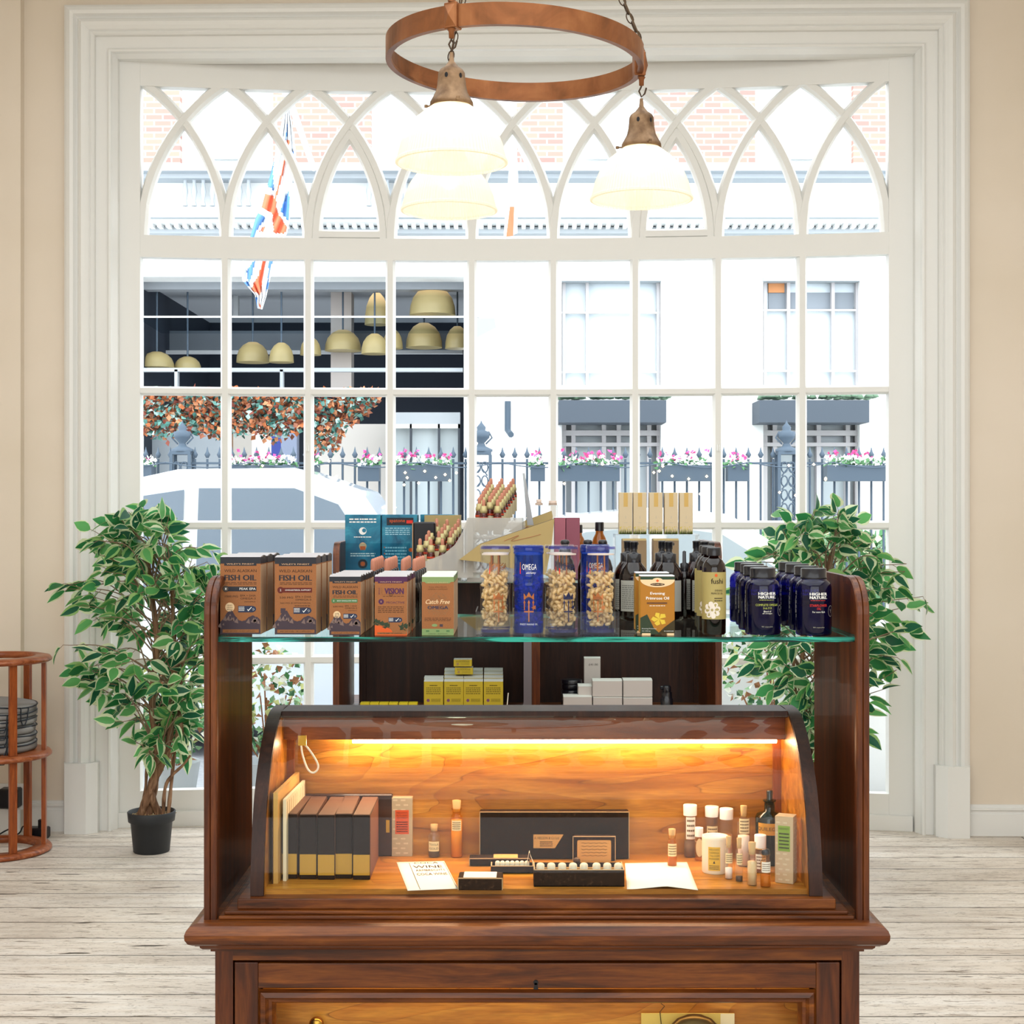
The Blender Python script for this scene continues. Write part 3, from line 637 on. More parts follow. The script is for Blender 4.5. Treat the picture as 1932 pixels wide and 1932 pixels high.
# ------------------------------------------------------------------ display cabinets
ZC = .808                                    # counter level
GEDGE = M('shelf_glass_edge', '#0c6f62', .12, trans=.35)
base(GEDGE, ramp(GEDGE, noise(GEDGE, coords(GEDGE, (2.2, 1, 30)), 2.4, 4, 1.5), [(.42, '#021a17'), (.52, '#0a6558'), (.64, '#35c0aa')]))
GSH = clear('shelf_glass', (.86, .95, .92), 1.35, .015, maxr=.3); GTHIN = clear('thin_glass', (.96, .985, .975), 1.2, .01); CURV = clear('curved_glass', (.98, .99, .985), 1.25, .015, maxr=.25)
cab = thing('display_cabinet', 'mahogany shop display cabinet with glass shelf and lit curved glass case', 'cabinet', (.0415, 2.46, 0))
def cp(mb, name, par=cab, bev=0, off=None):
    o = mb.build(name, par, bev=bev)
    if par.parent is None: o.location = tuple(-c for c in par.location)
    return o
XL, XR = -.519, .602
# lower carcass with glazed door
mb = MB(); mb.box(-.503, .5886, 2.515, 3.0, 0.0, .765, MAHZ)
mbs = []
c = MB(); XA, XB = -.503, .5886; YC0 = 2.515
c.box(XA, XA + .03, YC0, 3.05, 0, .765, MAHZ); c.box(XB - .03, XB, YC0, 3.05, 0, .765, MAHZ); c.box(XA + .03, XB - .03, 3.03, 3.05, 0, .765, MAHZ); c.box(XA + .03, XB - .03, YC0, 3.05, .735, .765, MAH)
c.box(XA + .03, XB - .03, YC0, 3.05, 0, .08, MAH); cp(c, 'carcass')
d = MB(); dz = .731; dx0, dx1 = PX(440, YC0), PX(1587, YC0)
d.box(dx0 + .002, dx0 + .042, YC0 + .001, YC0 + .024, .09, dz, MAHZ); d.box(dx1 - .042, dx1 - .002, YC0 + .001, YC0 + .024, .09, dz, MAHZ)
d.box(dx0 + .042, dx1 - .042, YC0 + .0012, YC0 + .024, dz - .044, dz - .0015, MAH); d.box(dx0 + .042, dx1 - .042, YC0 + .0012, YC0 + .024, .09, .14, MAH); door = cp(d, 'door', bev=.0015)
fr = MB(); ix0, ix1, iz = dx0 + .043, dx1 - .043, dz - .046
PF = [(0, .004), (.004, -.004), (.012, -.006), (.017, .002), (.022, .004), (.027, .014), (.027, .022)]
def frame3(mb, x0, x1, z0, z1, y, m):
    for i in range(len(PF) - 1):
        (a, p), (b, q) = PF[i], PF[i + 1]
        R = lambda d, pp: [(x0 + d, y + pp, z0 + d), (x0 + d, y + pp, z1 - d), (x1 - d, y + pp, z1 - d), (x1 - d, y + pp, z0 + d)]
        v = R(a, p) + R(b, q); mb.add(v, [(k, (k + 1) % 4, 4 + (k + 1) % 4, 4 + k) for k in range(4)], m)
frame3(fr, ix0, ix1, .14, iz, YC0, MAH); o = fr.build('door_moulding', door)
g = MB(); g.box(ix0 + .02, ix1 - .02, YC0 + .016, YC0 + .019, .15, iz - .022, GTHIN); g.build('door_pane', door)
k = MB(); kz = PZ(1857, YC0); kx = PX(1011, YC0); k.prism([(kx + .0042 * math.cos(a), kz + .003 + .0042 * math.sin(a)) for a in [i * PI / 6 for i in range(12)]], YC0, YC0 + .0008, BLACKP)
k.prism([(kx - .002, kz + .002), (kx + .002, kz + .002), (kx + .0042, kz - .009), (kx - .0042, kz - .009)], YC0, YC0 + .0008, BLACKP); k.build('keyhole', door)
# interior of the lower part: lit drawer fronts
dr = MB(); dr.box(ix0 - .01, ix1 + .01, 2.62, 2.64, .1, .725, CASEW); cp(dr, 'drawer_front'); 
dk = MB(); q = px(598, 1930, 2.61); dk.lathe([(0, 0), (.006, .001), (.006, .006), (.012, .01), (.013, .016), (.008, .021), (0, .022)], BRASS, (0, 0, 0), 16)
dk.v = [(q[0] + a, 2.62 - z, q[2] + b) for a, b, z in dk.v]; cp(dk, 'drawer_knob')
# counter top, nose and cornice
def loop(x0, x1, y0, y1, prof, m):           # moulding swept round front and both sides; prof = (outset, z)
    mb = MB(); v = []
    for (o, z) in prof: v += [(x0 - o, y1, z), (x0 - o, y0 - o, z), (x1 + o, y0 - o, z), (x1 + o, y1, z)]
    n = len(prof)
    for i in range(n - 1):
        for j in range(3): mb.add([v[i * 4 + j], v[i * 4 + j + 1], v[i * 4 + 4 + j + 1], v[i * 4 + 4 + j]], [(0, 1, 2, 3)], m, False)
    mb.add(v[:4], [(3, 2, 1, 0)], m); mb.add(v[-4:], [(0, 1, 2, 3)], m)
    mb.add([v[i * 4] for i in range(n)], [tuple(range(n))], m); mb.add([v[i * 4 + 3] for i in range(n)], [tuple(range(n - 1, -1, -1))], m)
    return mb
NX0, NX1 = -.5258, .6093
nose = [(-.004, .7715), (.006, .772), (.013, .776), (.0175, .784), (.018, .792), (.0155, .799), (.009, .8055), (0, ZC), (-.01, ZC)]
cp(loop(NX0, NX1, 2.478, 3.1, nose, MAH), 'countertop')
corn = [(-.003, .752), (.004, .752), (.004, .757), (.009, .757), (.015, .7585), (.019, .7625), (.0195, .767), (.026, .767), (.026, .772), (.0, .772)]
cp(loop(-.5055, .591, 2.512, 3.06, corn, MAH), 'cornice')
# side panels
def sidepanel(x0, x1, y0, dep, z0, z1, r, m, er=.007):
    pts = [(y0, z0)] + [(y0 + r - r * math.cos(a), z1 - r * .85 + r * .85 * math.sin(a)) for a in [i * PI / 2 / 12 for i in range(13)]] + [(y0 + dep, z1), (y0 + dep, z0)]
    mb = MB(); mb.prism(pts, x0, x1, m, 'x'); return mb
cp(sidepanel(XL, -.508, 2.502, .40, ZC, 1.381, .07, MAHZ), 'side_panel', bev=.003); cp(sidepanel(.591, XR, 2.502, .40, ZC, 1.381, .07, MAHZ), 'side_panel', bev=.003)
def bead(x0, x1):                            # moulded front edge following the curve of the side panel
    P = [(2.5, ZC)] + [(2.5 + .07 - .07 * math.cos(a), 1.382 - .0595 + .0595 * math.sin(a)) for a in [i * PI / 2 / 14 for i in range(15)]] + [(2.60, 1.382)]
    Q = [(2.512, ZC)] + [(2.512 + .058 - .058 * math.cos(a), 1.370 - .0475 + .0475 * math.sin(a)) for a in [i * PI / 2 / 14 for i in range(15)]] + [(2.60, 1.372)]
    mb = MB(); xs = [(x0, .0), (x0 + .002, -.0018), (x0 + (x1 - x0) * .45, -.0022), (x0 + (x1 - x0) * .5, .0), (x0 + (x1 - x0) * .55, -.0022), (x1 - .002, -.0018), (x1, .0)]; v = []; n = len(P)
    for i in range(n):
        (a, b), (c, d) = P[i], Q[i]; u = Vector((a - c, b - d)).normalized()
        for x, o in xs: v.append((x, a - u.x * o * -1 if False else a + u.x * -o, b + u.y * -o))
        v.append((x1, c, d)); v.append((x0, c, d))
    k = 9; mb.add(v, [(i * k + j, i * k + (j + 1) % k, (i + 1) * k + (j + 1) % k, (i + 1) * k + j) for i in range(n - 1) for j in range(k)] + [tuple(range(k - 1, -1, -1)), tuple(range(n * k - k, n * k))], MAHZ); return mb
cp(bead(XL, -.497), 'edge_bead'); cp(bead(.580, XR), 'edge_bead')
# glass shelf
def shelf(x0, x1, y0, y1, z, t, top=GSH, edge=GEDGE):
    mb = MB(); v = [(x, y, zz) for zz in (z - t, z) for y in (y0, y1) for x in (x0, x1)]
    mb.add(v, [(4, 5, 7, 6), (0, 2, 3, 1)], top); mb.add(v, [(0, 1, 5, 4), (2, 6, 7, 3), (0, 4, 6, 2), (1, 3, 7, 5)], edge); return mb
cp(shelf(-.5075, .5905, 2.5135, 3.06, 1.283, .0085), 'glass_shelf')
# stepped plinth under the case
for nm, x0, x1, y0, z0, z1 in (('plinth_step', -.494, .576, 2.497, ZC, .8145), ('plinth_step', -.486, .568, 2.506, .8145, .821), ('plinth_step', -.466, .549, 2.515, .821, .839)):
    m_ = MB(); m_.box(x0, x1, y0, 2.96, z0, z1, MAH); cp(m_, nm, bev=.002)
# curved case
case = MB(); cx0, cx1 = -.4463, .5295
curve = bez([(2.53, .839), (2.533, .88), (2.543, .93), (2.563, .99), (2.592, 1.035), (2.635, 1.078), (2.68, 1.108), (2.72, 1.124), (2.76, 1.129), (2.81, 1.129)], 5); curve = [tuple(p) for p in curve]
for a, b in ((cx0, cx0 + .0225), (cx1 - .0225, cx1)):
    e = MB(); e.prism(curve + [(2.81, .839)], a, b, MAHD, 'x'); cp(e, 'case_end', bev=.001)
    s = 1 if a < 0 else -1; xx = b + .0006 if a < 0 else a - .0006
    e = MB(); e.poly([(xx, y + .004 if y < 2.8 else y, z - (.0 if z < .85 else .004)) for y, z in curve] + [(xx, 2.81, .839)][::1], CASEW); cp(e, 'case_end_lining')
e = MB(); e.box(cx0 + .0225, cx1 - .0225, 2.722, 2.81, 1.1165, 1.129, MAHD); cp(e, 'top_rail', bev=.002)
e = MB(); e.box(cx0 + .0225, cx1 - .0225, 2.80, 2.81, .839, 1.1165, CASEW); cp(e, 'back_panel')
for x in (PX(547, 2.79), PX(1467, 2.79)): e = MB(); e.box(x - .008, x + .008, 2.79, 2.8, .849, 1.1165, wood('corner_strip', '#6a3414', '#86461f', '#9c5528', 'z')); cp(e, 'corner_strip')
e = MB(); e.box(cx0 + .0225, cx1 - .0225, 2.545, 2.80, .839, .848, CASEW); cp(e, 'case_floor')
e = MB(); e.box(cx0 + .0225, cx1 - .0225, 2.752, 2.762, 1.072, 1.1165, wood('valance_wood', '#5a2a10', '#7c3f1b', '#94542a', 'x')); cp(e, 'light_valance')
e = MB(); P = [(y + .001, z - .001) for y, z in curve if y < 2.745]; n = len(P)
for t_ in (0, .003):
    v = []
    for (y, z) in P: v += [(cx0 + .0225, y + t_, z - t_ * .6), (cx1 - .0225, y + t_, z - t_ * .6)]
    e.add(v, [(2 * i, 2 * i + 1, 2 * i + 3, 2 * i + 2) if t_ == 0 else (2 * i, 2 * i + 2, 2 * i + 3, 2 * i + 1) for i in range(n - 1)], CURV, True)
cp(e, 'curved_glass')
TUBE = M('strip_lamp', '#ffe6bf', .5, emit='#ffcb92', es=40)
e = MB(); e.tube([(PX(665, 2.772), 2.772, 1.067), (PX(1465, 2.772), 2.772, 1.067)], .0045, TUBE, 10); cp(e, 'strip_light')
lo = area('case_strip_lamp', (.04, 2.768, 1.08), (math.radians(12), 0, 0), .74, .012, 2.6, (1.0, .75, .56)); 
for x in (-.2, .28): area('case_strip_lamp_forward', (x, 2.748, 1.066), (math.radians(-68), 0, 0), .40, .008, .9, (1, .66, .40))
area('lower_strip_lamp', (.04, 2.56, .728), (math.radians(10), 0, 0), .9, .02, 1.0, (1, .66, .36))

# rear cabinet, the same make, standing behind
rc = thing('rear_cabinet', 'second mahogany cabinet with dark back panels standing behind the lit case', 'cabinet', (.0435, 4.2, 0))
RX0, RX1 = PX(628, 4.2), PX(1362, 4.2)
cp(sidepanel(RX0, RX0 + .018, 4.2, .40, .808, 1.405, .05, MAHZ), 'side_panel', rc, .003); cp(sidepanel(RX1 - .018, RX1, 4.2, .40, .808, 1.405, .05, MAHZ), 'side_panel', rc, .003)
STEEL = M('brushed_strip', '#7c767a', .4, .6)
cp(shelf(RX0 + .018, RX1 - .018, 4.205, 4.75, 1.297, .007, GSH, M('rear_shelf_edge', '#9fb5ae', .2)), 'glass_shelf', rc)
e = MB(); e.box(RX0 - .03, RX1 + .03, 4.15, 4.8, .86, .90, MAH); cp(e, 'countertop', rc, .008)
e = MB(); e.box(RX0, RX1, 4.2, 4.78, 0, .86, MAHZ); cp(e, 'carcass', rc, .003)
e = MB(); e.box(PX(690, 4.6), PX(988, 4.6), 4.6, 4.62, .90, 1.285, MAHD); cp(e, 'back_panel', rc); e = MB(); e.box(PX(1018, 4.6), PX(1312, 4.6), 4.6, 4.62, .90, 1.285, MAHD); cp(e, 'back_panel', rc)
e = MB(); e.box(PX(678, 4.6), PX(691, 4.6), 4.59, 4.62, .90, 1.285, MAHD); cp(e, 'back_panel_edge', rc); e = MB(); e.box(PX(1308, 4.6), PX(1316, 4.6), 4.59, 4.62, .90, 1.285, MAHD); cp(e, 'back_panel_edge', rc)
e = MB(); e.box(PX(1003, 4.3), PX(1019, 4.3), 4.3, 4.6, .90, 1.289, MAHZ); cp(e, 'divider', rc, .002)
e = MB(); e.box(PX(988, 4.3), PX(1003, 4.3), 4.3, 4.31, .90, 1.289, STEEL); cp(e, 'divider_strip', rc)
e = MB(); e.box(PX(642, 4.25), PX(776, 4.25), 4.222, 4.226, 1.2975, PZ(1025, 4.22), clear('blue_tint_glass', (.72, .85, .88), 1.12)); cp(e, 'glass_upstand', rc)

# ------------------------------------------------------------------ cartons on the front shelf
ZS = 1.2832
KRAFT = M('kraft_card', '#96633e', .8); base(KRAFT, ramp(KRAFT, noise(KRAFT, coords(KRAFT), 900, 2), [(.3, '#8a5733'), (.7, '#a06a42')]))
KSIDE = M('kraft_side', '#b89878', .75); NAVY = M('navy_print', '#22242c', .5); SILV = M('grey_card_top', '#b6b2b4', .35, .25); PALE = M('pale_print', '#d9ad84', .7); INK = M('dark_ink', '#2a1c16', .7)
MSC = M('ink_blue', '#26304a', .6); WHT = M('white_print', '#ecebe8', .6); MAR = M('maroon_print', '#5e2018', .6); GRN = M('green_print', '#4d7347', .6); PUR = M('purple_print', '#4c2448', .6)
OLV = M('sage_print', '#7d9460', .6); ORA = M('orange_print', '#d55a22', .6); MTN = M('mountain_print', '#453840', .7); MTL = M('mountain_light', '#7b6660', .7); LINE = M('fine_print', '#5c3a24', .7); LEAFP = M('leaf_print', '#2c3a26', .6); CREAMP = M('cream_print', '#e7c79c', .6)
def lines(mb, x0, x1, z0, z1, n, y, m, seed=1):       # rows of unreadable small print
    r = random.Random(seed)
    for i in range(n):
        z = z1 - (z1 - z0) * (i + .5) / n; h = (z1 - z0) / n * .22; x = x0
        while x < x1:
            w = (x1 - x0) * r.uniform(.06, .16); mb.poly([(x, y, z - h), (min(x + w, x1), y, z - h), (min(x + w, x1), y, z + h), (x, y, z + h)], m); x += w * 1.25
def disc(mb, cx, cz, r, y, m, n=20): mb.poly([(cx + r * math.cos(2 * PI * i / n), y, cz + r * math.sin(2 * PI * i / n)) for i in range(n)], m)
def rect(mb, x0, x1, z0, z1, y, m): mb.poly([(x0, y, z0), (x1, y, z0), (x1, y, z1), (x0, y, z1)], m)
def mountains(mb, w, y, z0, seed):
    r = random.Random(seed); top = []
    for i in range(25):
        t = i / 24; h = .022 * math.exp(-((t - .25) / .16) ** 2) + .012 * math.exp(-((t - .82) / .2) ** 2) + .008 + r.random() * .0025; top.append((-w / 2 + w * t, h))
    mb.poly([(-w / 2, y, z0)] + [(w / 2, y, z0)] + [(x, y, z0 + h) for x, h in top[::-1]], MTN)
    for i in range(14):
        t = r.random(); k = int(t * 24); x, h = top[k]; a = .002 + r.random() * .003; zz = z0 + h * r.uniform(.35, .85)
        mb.poly([(x - a, y - .00015, zz - a * .9), (x + a * .5, y - .00015, zz - a * 1.3), (x + a * .1, y - .00015, zz + a * .7)], MTL)
def msc(mb, cx, cz, w, y):
    h = w * .36; pts = [(cx - w / 2, cz - h / 2), (cx + w * .3, cz - h / 2), (cx + w * .45, cz - h * .3), (cx + w / 2, cz), (cx + w * .45, cz + h * .35), (cx + w * .3, cz + h / 2), (cx - w / 2, cz + h / 2)]
    mb.poly([(a, y, b) for a, b in pts], MSC); y2 = y - .0001
    mb.add([(cx, y2, cz - h * .05), (cx + w * .06, y2, cz - h * .32), (cx + w * .26, y2, cz + h * .3), (cx + w * .22, y2, cz + h * .32), (cx + w * .06, y2, cz - h * .15), (cx + w * .015, y2, cz + .02 * h)], [(0, 1, 4, 5), (1, 2, 3, 4)], WHT)
    mb.tube([(cx + w * .3, y2, cz - h * .22), (cx + w * .4, y2, cz - h * .05), (cx + w * .36, y2, cz + h * .12), (cx + w * .27, y2, cz - h * .02)], w * .008, WHT, 4)
    lines(mb, cx - w * .47, cx - w * .15, cz - h * .3, cz + h * .4, 4, y2, WHT, 3)
def carton(label, group, w, h, d, hdr, kind):
    """kraft carton with printed front; origin at the centre of the front bottom edge, front towards -y"""
    t = thing('supplement_carton', label, 'carton', (0, 0, 0), 0, group)
    mb = MB(); mb.box(-w / 2, w / 2, 0, d, 0, h, KRAFT); mb.f = mb.f[:]; 
    mb.box(w / 2, w / 2 + .0003, .0006, d - .0006, .001, h * .9, KSIDE)
    hh = h * .085; mb.box(w / 2, w / 2 + .0003, .0006, d - .0006, h - hh, h - .0002, hdr)
    mb.build('box', t, bev=0)
    mb = MB(); pts = [(.0, h)] + [(d * k / 8, h + min(.003, d * .09) * math.sin(PI * k / 8)) for k in range(1, 8)] + [(d, h), (d, h - .0015), (0, h - .0015)]
    mb.prism(pts, -w / 2, w / 2, SILV if hdr is not OLV else M('pale_green_top', '#c9d3bf', .4), 'x'); 
    mb.prism([(d * .35, h), (d * .5, h + min(.0025, d * .08)), (d * .8, h + .001), (d * .9, h), (d * .6, h - .004)], w / 2, w / 2 + .0004, BLACKP, 'x'); mb.build('top_flap', t)
    p = MB(); y = -.0002; y2 = -.0004; y3 = -.0006; s = w
    rect(p, -w / 2, w / 2, h - hh, h, y, hdr)
    if kind != 'catch':
        rect(p, -w * .4, w * .4, h - hh * 1.32, h - hh, y, hdr); p.txt("WILEY'S FINEST", 0, h - hh * 1.05, w * .68, h * .018, y2, PALE)
    else: p.poly([(-w * .42, y, h - hh), (w * .42, y, h - hh), (w * .36, y, h - hh * 1.3), (-w * .36, y, h - hh * 1.3)], hdr); p.txt("WILEY'S FINEST", 0, h - hh * 1.12, w * .66, h * .014, y2, PALE)
    if kind in ('peak', 'chol', 'mini'):
        p.txt('WILD ALASKAN', 0, h * .823, w * .8, h * .036, y, INK, shear=-.05); p.bold('FISH OIL', 0, h * .733, w * .78, h * .072, y, NAVY, .0006)
        lines(p, -w * .38, w * .4, h * .64, h * .68, 2, y, LINE, 2); bc = {'peak': NAVY, 'chol': MAR, 'mini': GRN}[kind]
        zb_ = .588 if kind != 'chol' else .575
        rect(p, -w * .36, w * .4, h * (zb_ - .032), h * (zb_ + .03), y, bc); disc(p, -w * .36, h * zb_, w * .078, y2, bc); disc(p, -w * .36, h * zb_, w * .064, y3 + .0001, M('badge_ring', '#5a5148', .6) if kind == 'peak' else bc)
        p.txt({'peak': '1', 'chol': '2', 'mini': '2'}[kind], -w * .36, h * zb_, w * .03, h * .026, y3, WHT)
        st = {'peak': 'PEAK EPA', 'chol': 'CHOLESTEROL SUPPORT', 'mini': 'EASY SWALLOW MINIS'}[kind]
        if kind == 'peak': p.txt(st, w * .18, h * zb_, w * .4, h * .03, y2, WHT)
        else: p.txt(st, w * .06, h * zb_, w * .62, h * .018, y2, WHT)
        o = 0 if kind != 'chol' else -.012
        p.txt({'peak': '1000 MG', 'chol': '530 MG', 'mini': '630 MG'}[kind], -w * .22, h * (.49 + o), w * .32, h * .026, y, INK)
        p.txt('EPA + DHA', w * .19, h * (.5 + o), w * .38, h * .024, y, INK); p.txt('OMEGA-3', w * .19, h * (.462 + o), w * .38, h * .024, y, INK)
        if kind == 'chol':
            p.txt('360 MG \u03b2-SITOSTEROL', w * .0, h * .405, w * .74, h * .022, y, INK); lines(p, -.02 * w, w * .37, h * .33, h * .385, 2, y, LINE, 4); rect(p, -w * .36, -w * .24, h * .275, h * .34, y, MTN); msc(p, w * .17, h * .31, w * .44, y)
        else:
            lines(p, w * .1, w * .38, h * .41, h * .43, 1, y, LINE, 4); disc(p, -w * .26, h * .35, w * .115, y, CREAMP); msc(p, w * .17, h * .325, w * .45, y)
            for q, a in enumerate(('HEART', 'MOOD', 'BRAIN')): p.txt(a, -w * .26, h * (.375 - .027 * q), w * .14, h * .015, y2, INK)
        rect(p, -w / 2, w / 2, 0, h * .11, y2 + .0001, MTN); mountains(p, w * .995, y, h * .08, 3)
        rect(p, -w * .44, w * .46, h * .02, h * .062, y2, KRAFT); p.txt({'peak': '1250 MG SIZE \u2022 30 FISH CAPSULES', 'chol': '890 MG SIZE \u2022 90 CAPSULES', 'mini': '450 MG SIZE \u2022 60 MINI CAPSULES'}[kind], 0, h * .04, w * .74, h * .014, y3, INK)
    elif kind == 'vision':
        p.bold('VISION', w * .1, h * .755, w * .58, h * .1, y, PUR, .0006); p.txt('BOLD', -w * .36, h * .755, h * .11, w * .055, y, PUR, rot=PI / 2)
        rect(p, -w * .28, -w * .275, h * .7, h * .81, y, INK); rect(p, -w * .28, w * .4, h * .69, h * .692, y, INK); disc(p, 0, h * .69, w * .05, y2, INK); disc(p, 0, h * .69, w * .036, y3, KRAFT); disc(p, 0, h * .69, w * .015, y3 - .0001, INK)
        lines(p, -w * .25, w * .4, h * .655, h * .675, 1, y, LINE, 5); disc(p, -w * .3, h * .575, w * .085, y, PUR); p.txt('E', -w * .3, h * .575, w * .03, h * .026, y2, PALE); p.txt('PROACTIVE', w * .14, h * .56, w * .56, h * .034, y, PUR)
        lines(p, -w * .4, w * .4, h * .38, h * .5, 4, y, LINE, 6); msc(p, w * .14, h * .265, w * .43, y)
        p.poly([(-w / 2 + w * .55 * math.cos(a) * (1 if a else 1), y, h * .05 + h * .12 * math.sin(a)) for a in [i * PI / 24 for i in range(13)]] + [(-w / 2, y, h * .17), (-w / 2, y, h * .05)], ORA)
        r = random.Random(9)
        for i in range(34):
            t_ = i / 33; x = -w * .48 + w * .62 * t_ if i < 24 else w * (.28 + .2 * (i - 24) / 9); z = h * (.21 - .12 * t_) if i < 24 else h * (.09 + .05 * math.sin((i - 24) / 9 * PI)); a = r.random() * 3
            p.poly([(x, y2, z), (x + .005 * math.cos(a), y2, z + .003 * math.sin(a)), (x + .009 * math.cos(a + .3), y2, z + .009 * math.sin(a + .3)), (x + .003 * math.cos(a + 1), y2, z + .006 * math.sin(a + .8))], LEAFP)
        rect(p, -w / 2, w / 2, 0, h * .05, y, ORA); rect(p, -w * .42, w * .48, h * .02, h * .055, y2, KRAFT); p.txt('667 MG SIZE \u2022 60 CAPSULES', 0, h * .038, w * .7, h * .014, y3, INK)
    else:
        p.txt('FULL SPECTRUM', 0, h * .825, w * .55, h * .02, y, OLV and LINE); p.txt('OMEGA-3 CAPSULES', 0, h * .79, w * .62, h * .02, y, LINE); r = random.Random(12)
        for i in range(260):
            a, q = r.random() * 6.28, r.random() ** .5; x, z = math.cos(a) * q * w * .38, h * .52 + math.sin(a) * q * h * .21; rect(p, x, x + .0011, z, z + .0011, y, M('speck', '#8a6443', .7))
        p.txt('Catch Free', 0, h * .575, w * .76, h * .075, y2, CREAMP, shear=.3); p.txt('Catch Free', .0003, h * .5755, w * .76, h * .075, y2, CREAMP, shear=.3); p.txt('OMEGA', 0, h * .475, w * .64, h * .055, y3, MSC); p.txt('OMEGA', .0004, h * .475, w * .64, h * .055, y3, MSC)
        lines(p, -w * .42, w * .42, h * .24, h * .305, 3, y, LINE, 8); p.poly([(-w * .1 + w * .09 * math.cos(2 * PI * i / 16), y, h * .17 + h * .025 * math.sin(2 * PI * i / 16)) for i in range(16)], OLV); rect(p, w * .06, w * .16, h * .145, h * .19, y, MTN)
        rect(p, -w / 2, w / 2, 0, h * .11, y, OLV); p.txt('CAPSULES \u2022 VEGETARIAN', 0, h * .025, w * .6, h * .013, y2, INK)
        for q in (-.32, 0, .32): rect(p, w * (q - .05), w * (q + .05), h * .06, h * .085, y2, GRN)
    p.build('printed_front', t); 
    return t
def row(first, n, x, y0, step, group, lab, shift=0, rz=0.0, jit=0):
    r = random.Random(n * 7 + int(x * 100))
    for i in range(n):
        l = lab + (', front of its row' if i == 0 else ', %s in its row' % ORD[i] if i < n - 1 else ', last in its row')
        loc = (x + shift * i + (jit * r.uniform(-1, 1) if i else 0), y0 + step * i, ZS)
        if i == 0: first.location = loc; first.rotation_euler = (0, 0, rz); first['label'] = l
        else: dup(first, loc, rz, l)
def front(l, r, ytop, ybot): Y = onz(ybot, ZS); return (PX((l + r) / 2, Y), Y, (r - l) / F * Y, (ybot - ytop) / F * Y)
x, Y, w, h = front(415.5, 491.5, 1051, 1196.5); row(carton('', 'peak oil cartons', w, h, .062, NAVY, 'peak'), 3, x, Y, .066, 0, 'kraft carton with black header and navy band', .001, 0, .0006)
x, Y, w, h = front(518.5, 596.5, 1051.5, 1197); row(carton('', 'maroon band cartons', w, h, .062, NAVY, 'chol'), 3, x, Y, .068, 0, 'kraft carton with black header and maroon band', .0015, 0, .001)
x, Y, w, h = front(621.5, 680.5, 1088, 1198.5); row(carton('', 'green band cartons', w, h, .034, NAVY, 'mini'), 6, x, Y, .036, 0, 'small kraft carton with black header and green band', .0005, 0, .0008)
x, Y, w, h = front(707, 768, 1088, 1199); row(carton('', 'purple header cartons', w, h, .037, PUR, 'vision'), 5, x, Y, .039, 0, 'kraft carton with purple header and orange fruit print', .0005, 0, .0008)
x, Y, w, h = front(796, 856, 1088.5, 1198.5); row(carton('', 'sage header cartons', w, h, .037, OLV, 'catch'), 5, x, Y, .0385, 0, 'kraft carton with sage green header and foot', 0, 0, .0004)
# evening primrose cartons
x, Y, w, h = front(1208, 1273, 1088, 1199)
YEL = M('amber_print', '#a86f1c', .55); DGR = M('bottle_green_print', '#27402c', .5); PETAL = M('petal_print', '#d8b93c', .6); TOPW = M('white_card', '#dcdde2', .4)
t = thing('supplement_carton', '', 'carton', (x, Y, ZS), 0, 'amber primrose oil cartons')
mb = MB(); mb.rbox(-w / 2, w / 2, 0, .034, 0.004, h, YEL, .0008); mb.box(-w / 2 - .0002, -w / 2, .001, .033, .006, h - .002, M('gold_card', '#c9932e', .5)); mb.build('box', t)
mb = MB(); mb.rbox(-w / 2, w / 2, 0, .034, h, h + .0022, TOPW, .0009); mb.build('top_flap', t)
mb = MB(); mb.box(-w * .45, -w * .2, -.001, .01, 0, .004, CREAMP); mb.box(w * .28, w * .48, -.001, .01, 0, .004, CREAMP); mb.build('card_tab', t)
p = MB(); y, y2, y3 = -.0002, -.0004, -.0006
rect(p, -w / 2, w / 2, h * .95, h, y, DGR); p.poly([(w / 2 * math.cos(a) * 1.0, y2, h * .95 - h * .13 * math.sin(a)) for a in [i * PI / 20 for i in range(21)]], CREAMP); p.poly([(w * .16 * math.cos(a), y2, h * .93 + h * .05 * math.sin(a)) for a in [i * PI / 16 for i in range(17)]], CREAMP)
p.poly([(w * .21 * math.cos(2 * PI * i / 24), y3, h * .868 + h * .024 * math.sin(2 * PI * i / 24)) for i in range(24)], INK); p.txt('NATURES AID', 0, h * .868, w * .34, h * .02, y3 - .0001, CREAMP)
p.poly([(-.003, y3, h * .93), (0, y3, h * .905), (.003, y3, h * .93), (0, y3, h * .955)], ORA); 
p.txt('Evening', 0, h * .71, w * .42, h * .058, y, WHT); p.txt('Primrose Oil', 0, h * .635, w * .66, h * .048, y, WHT); p.txt('Evening', .0003, h * .71, w * .42, h * .058, y, WHT); p.txt('Primrose Oil', .0003, h * .635, w * .66, h * .048, y, WHT)
rect(p, -w * .31, w * .28, h * .535, h * .565, y, M('brown_band', '#6a4424', .6)); lines(p, -w * .23, w * .22, h * .495, h * .515, 1, y, WHT, 2)
p.poly([(-w / 2, y, h * .3), (-w * .3, y, h * .36), (-w * .1, y, h * .12), (w * .1, y, h * .02), (-w / 2, y, h * .02)], LEAFP)
for i in range(5): a = .3 + i * 1.2; p.poly([(w * .05, y2, h * .28), (w * .05 + w * .2 * math.cos(a), y2, h * .28 + h * .1 * math.sin(a)), (w * .05 + w * .24 * math.cos(a + .5), y2, h * .28 + h * .12 * math.sin(a + .5)), (w * .05 + w * .16 * math.cos(a + 1), y2, h * .28 + h * .09 * math.sin(a + 1))], PETAL)
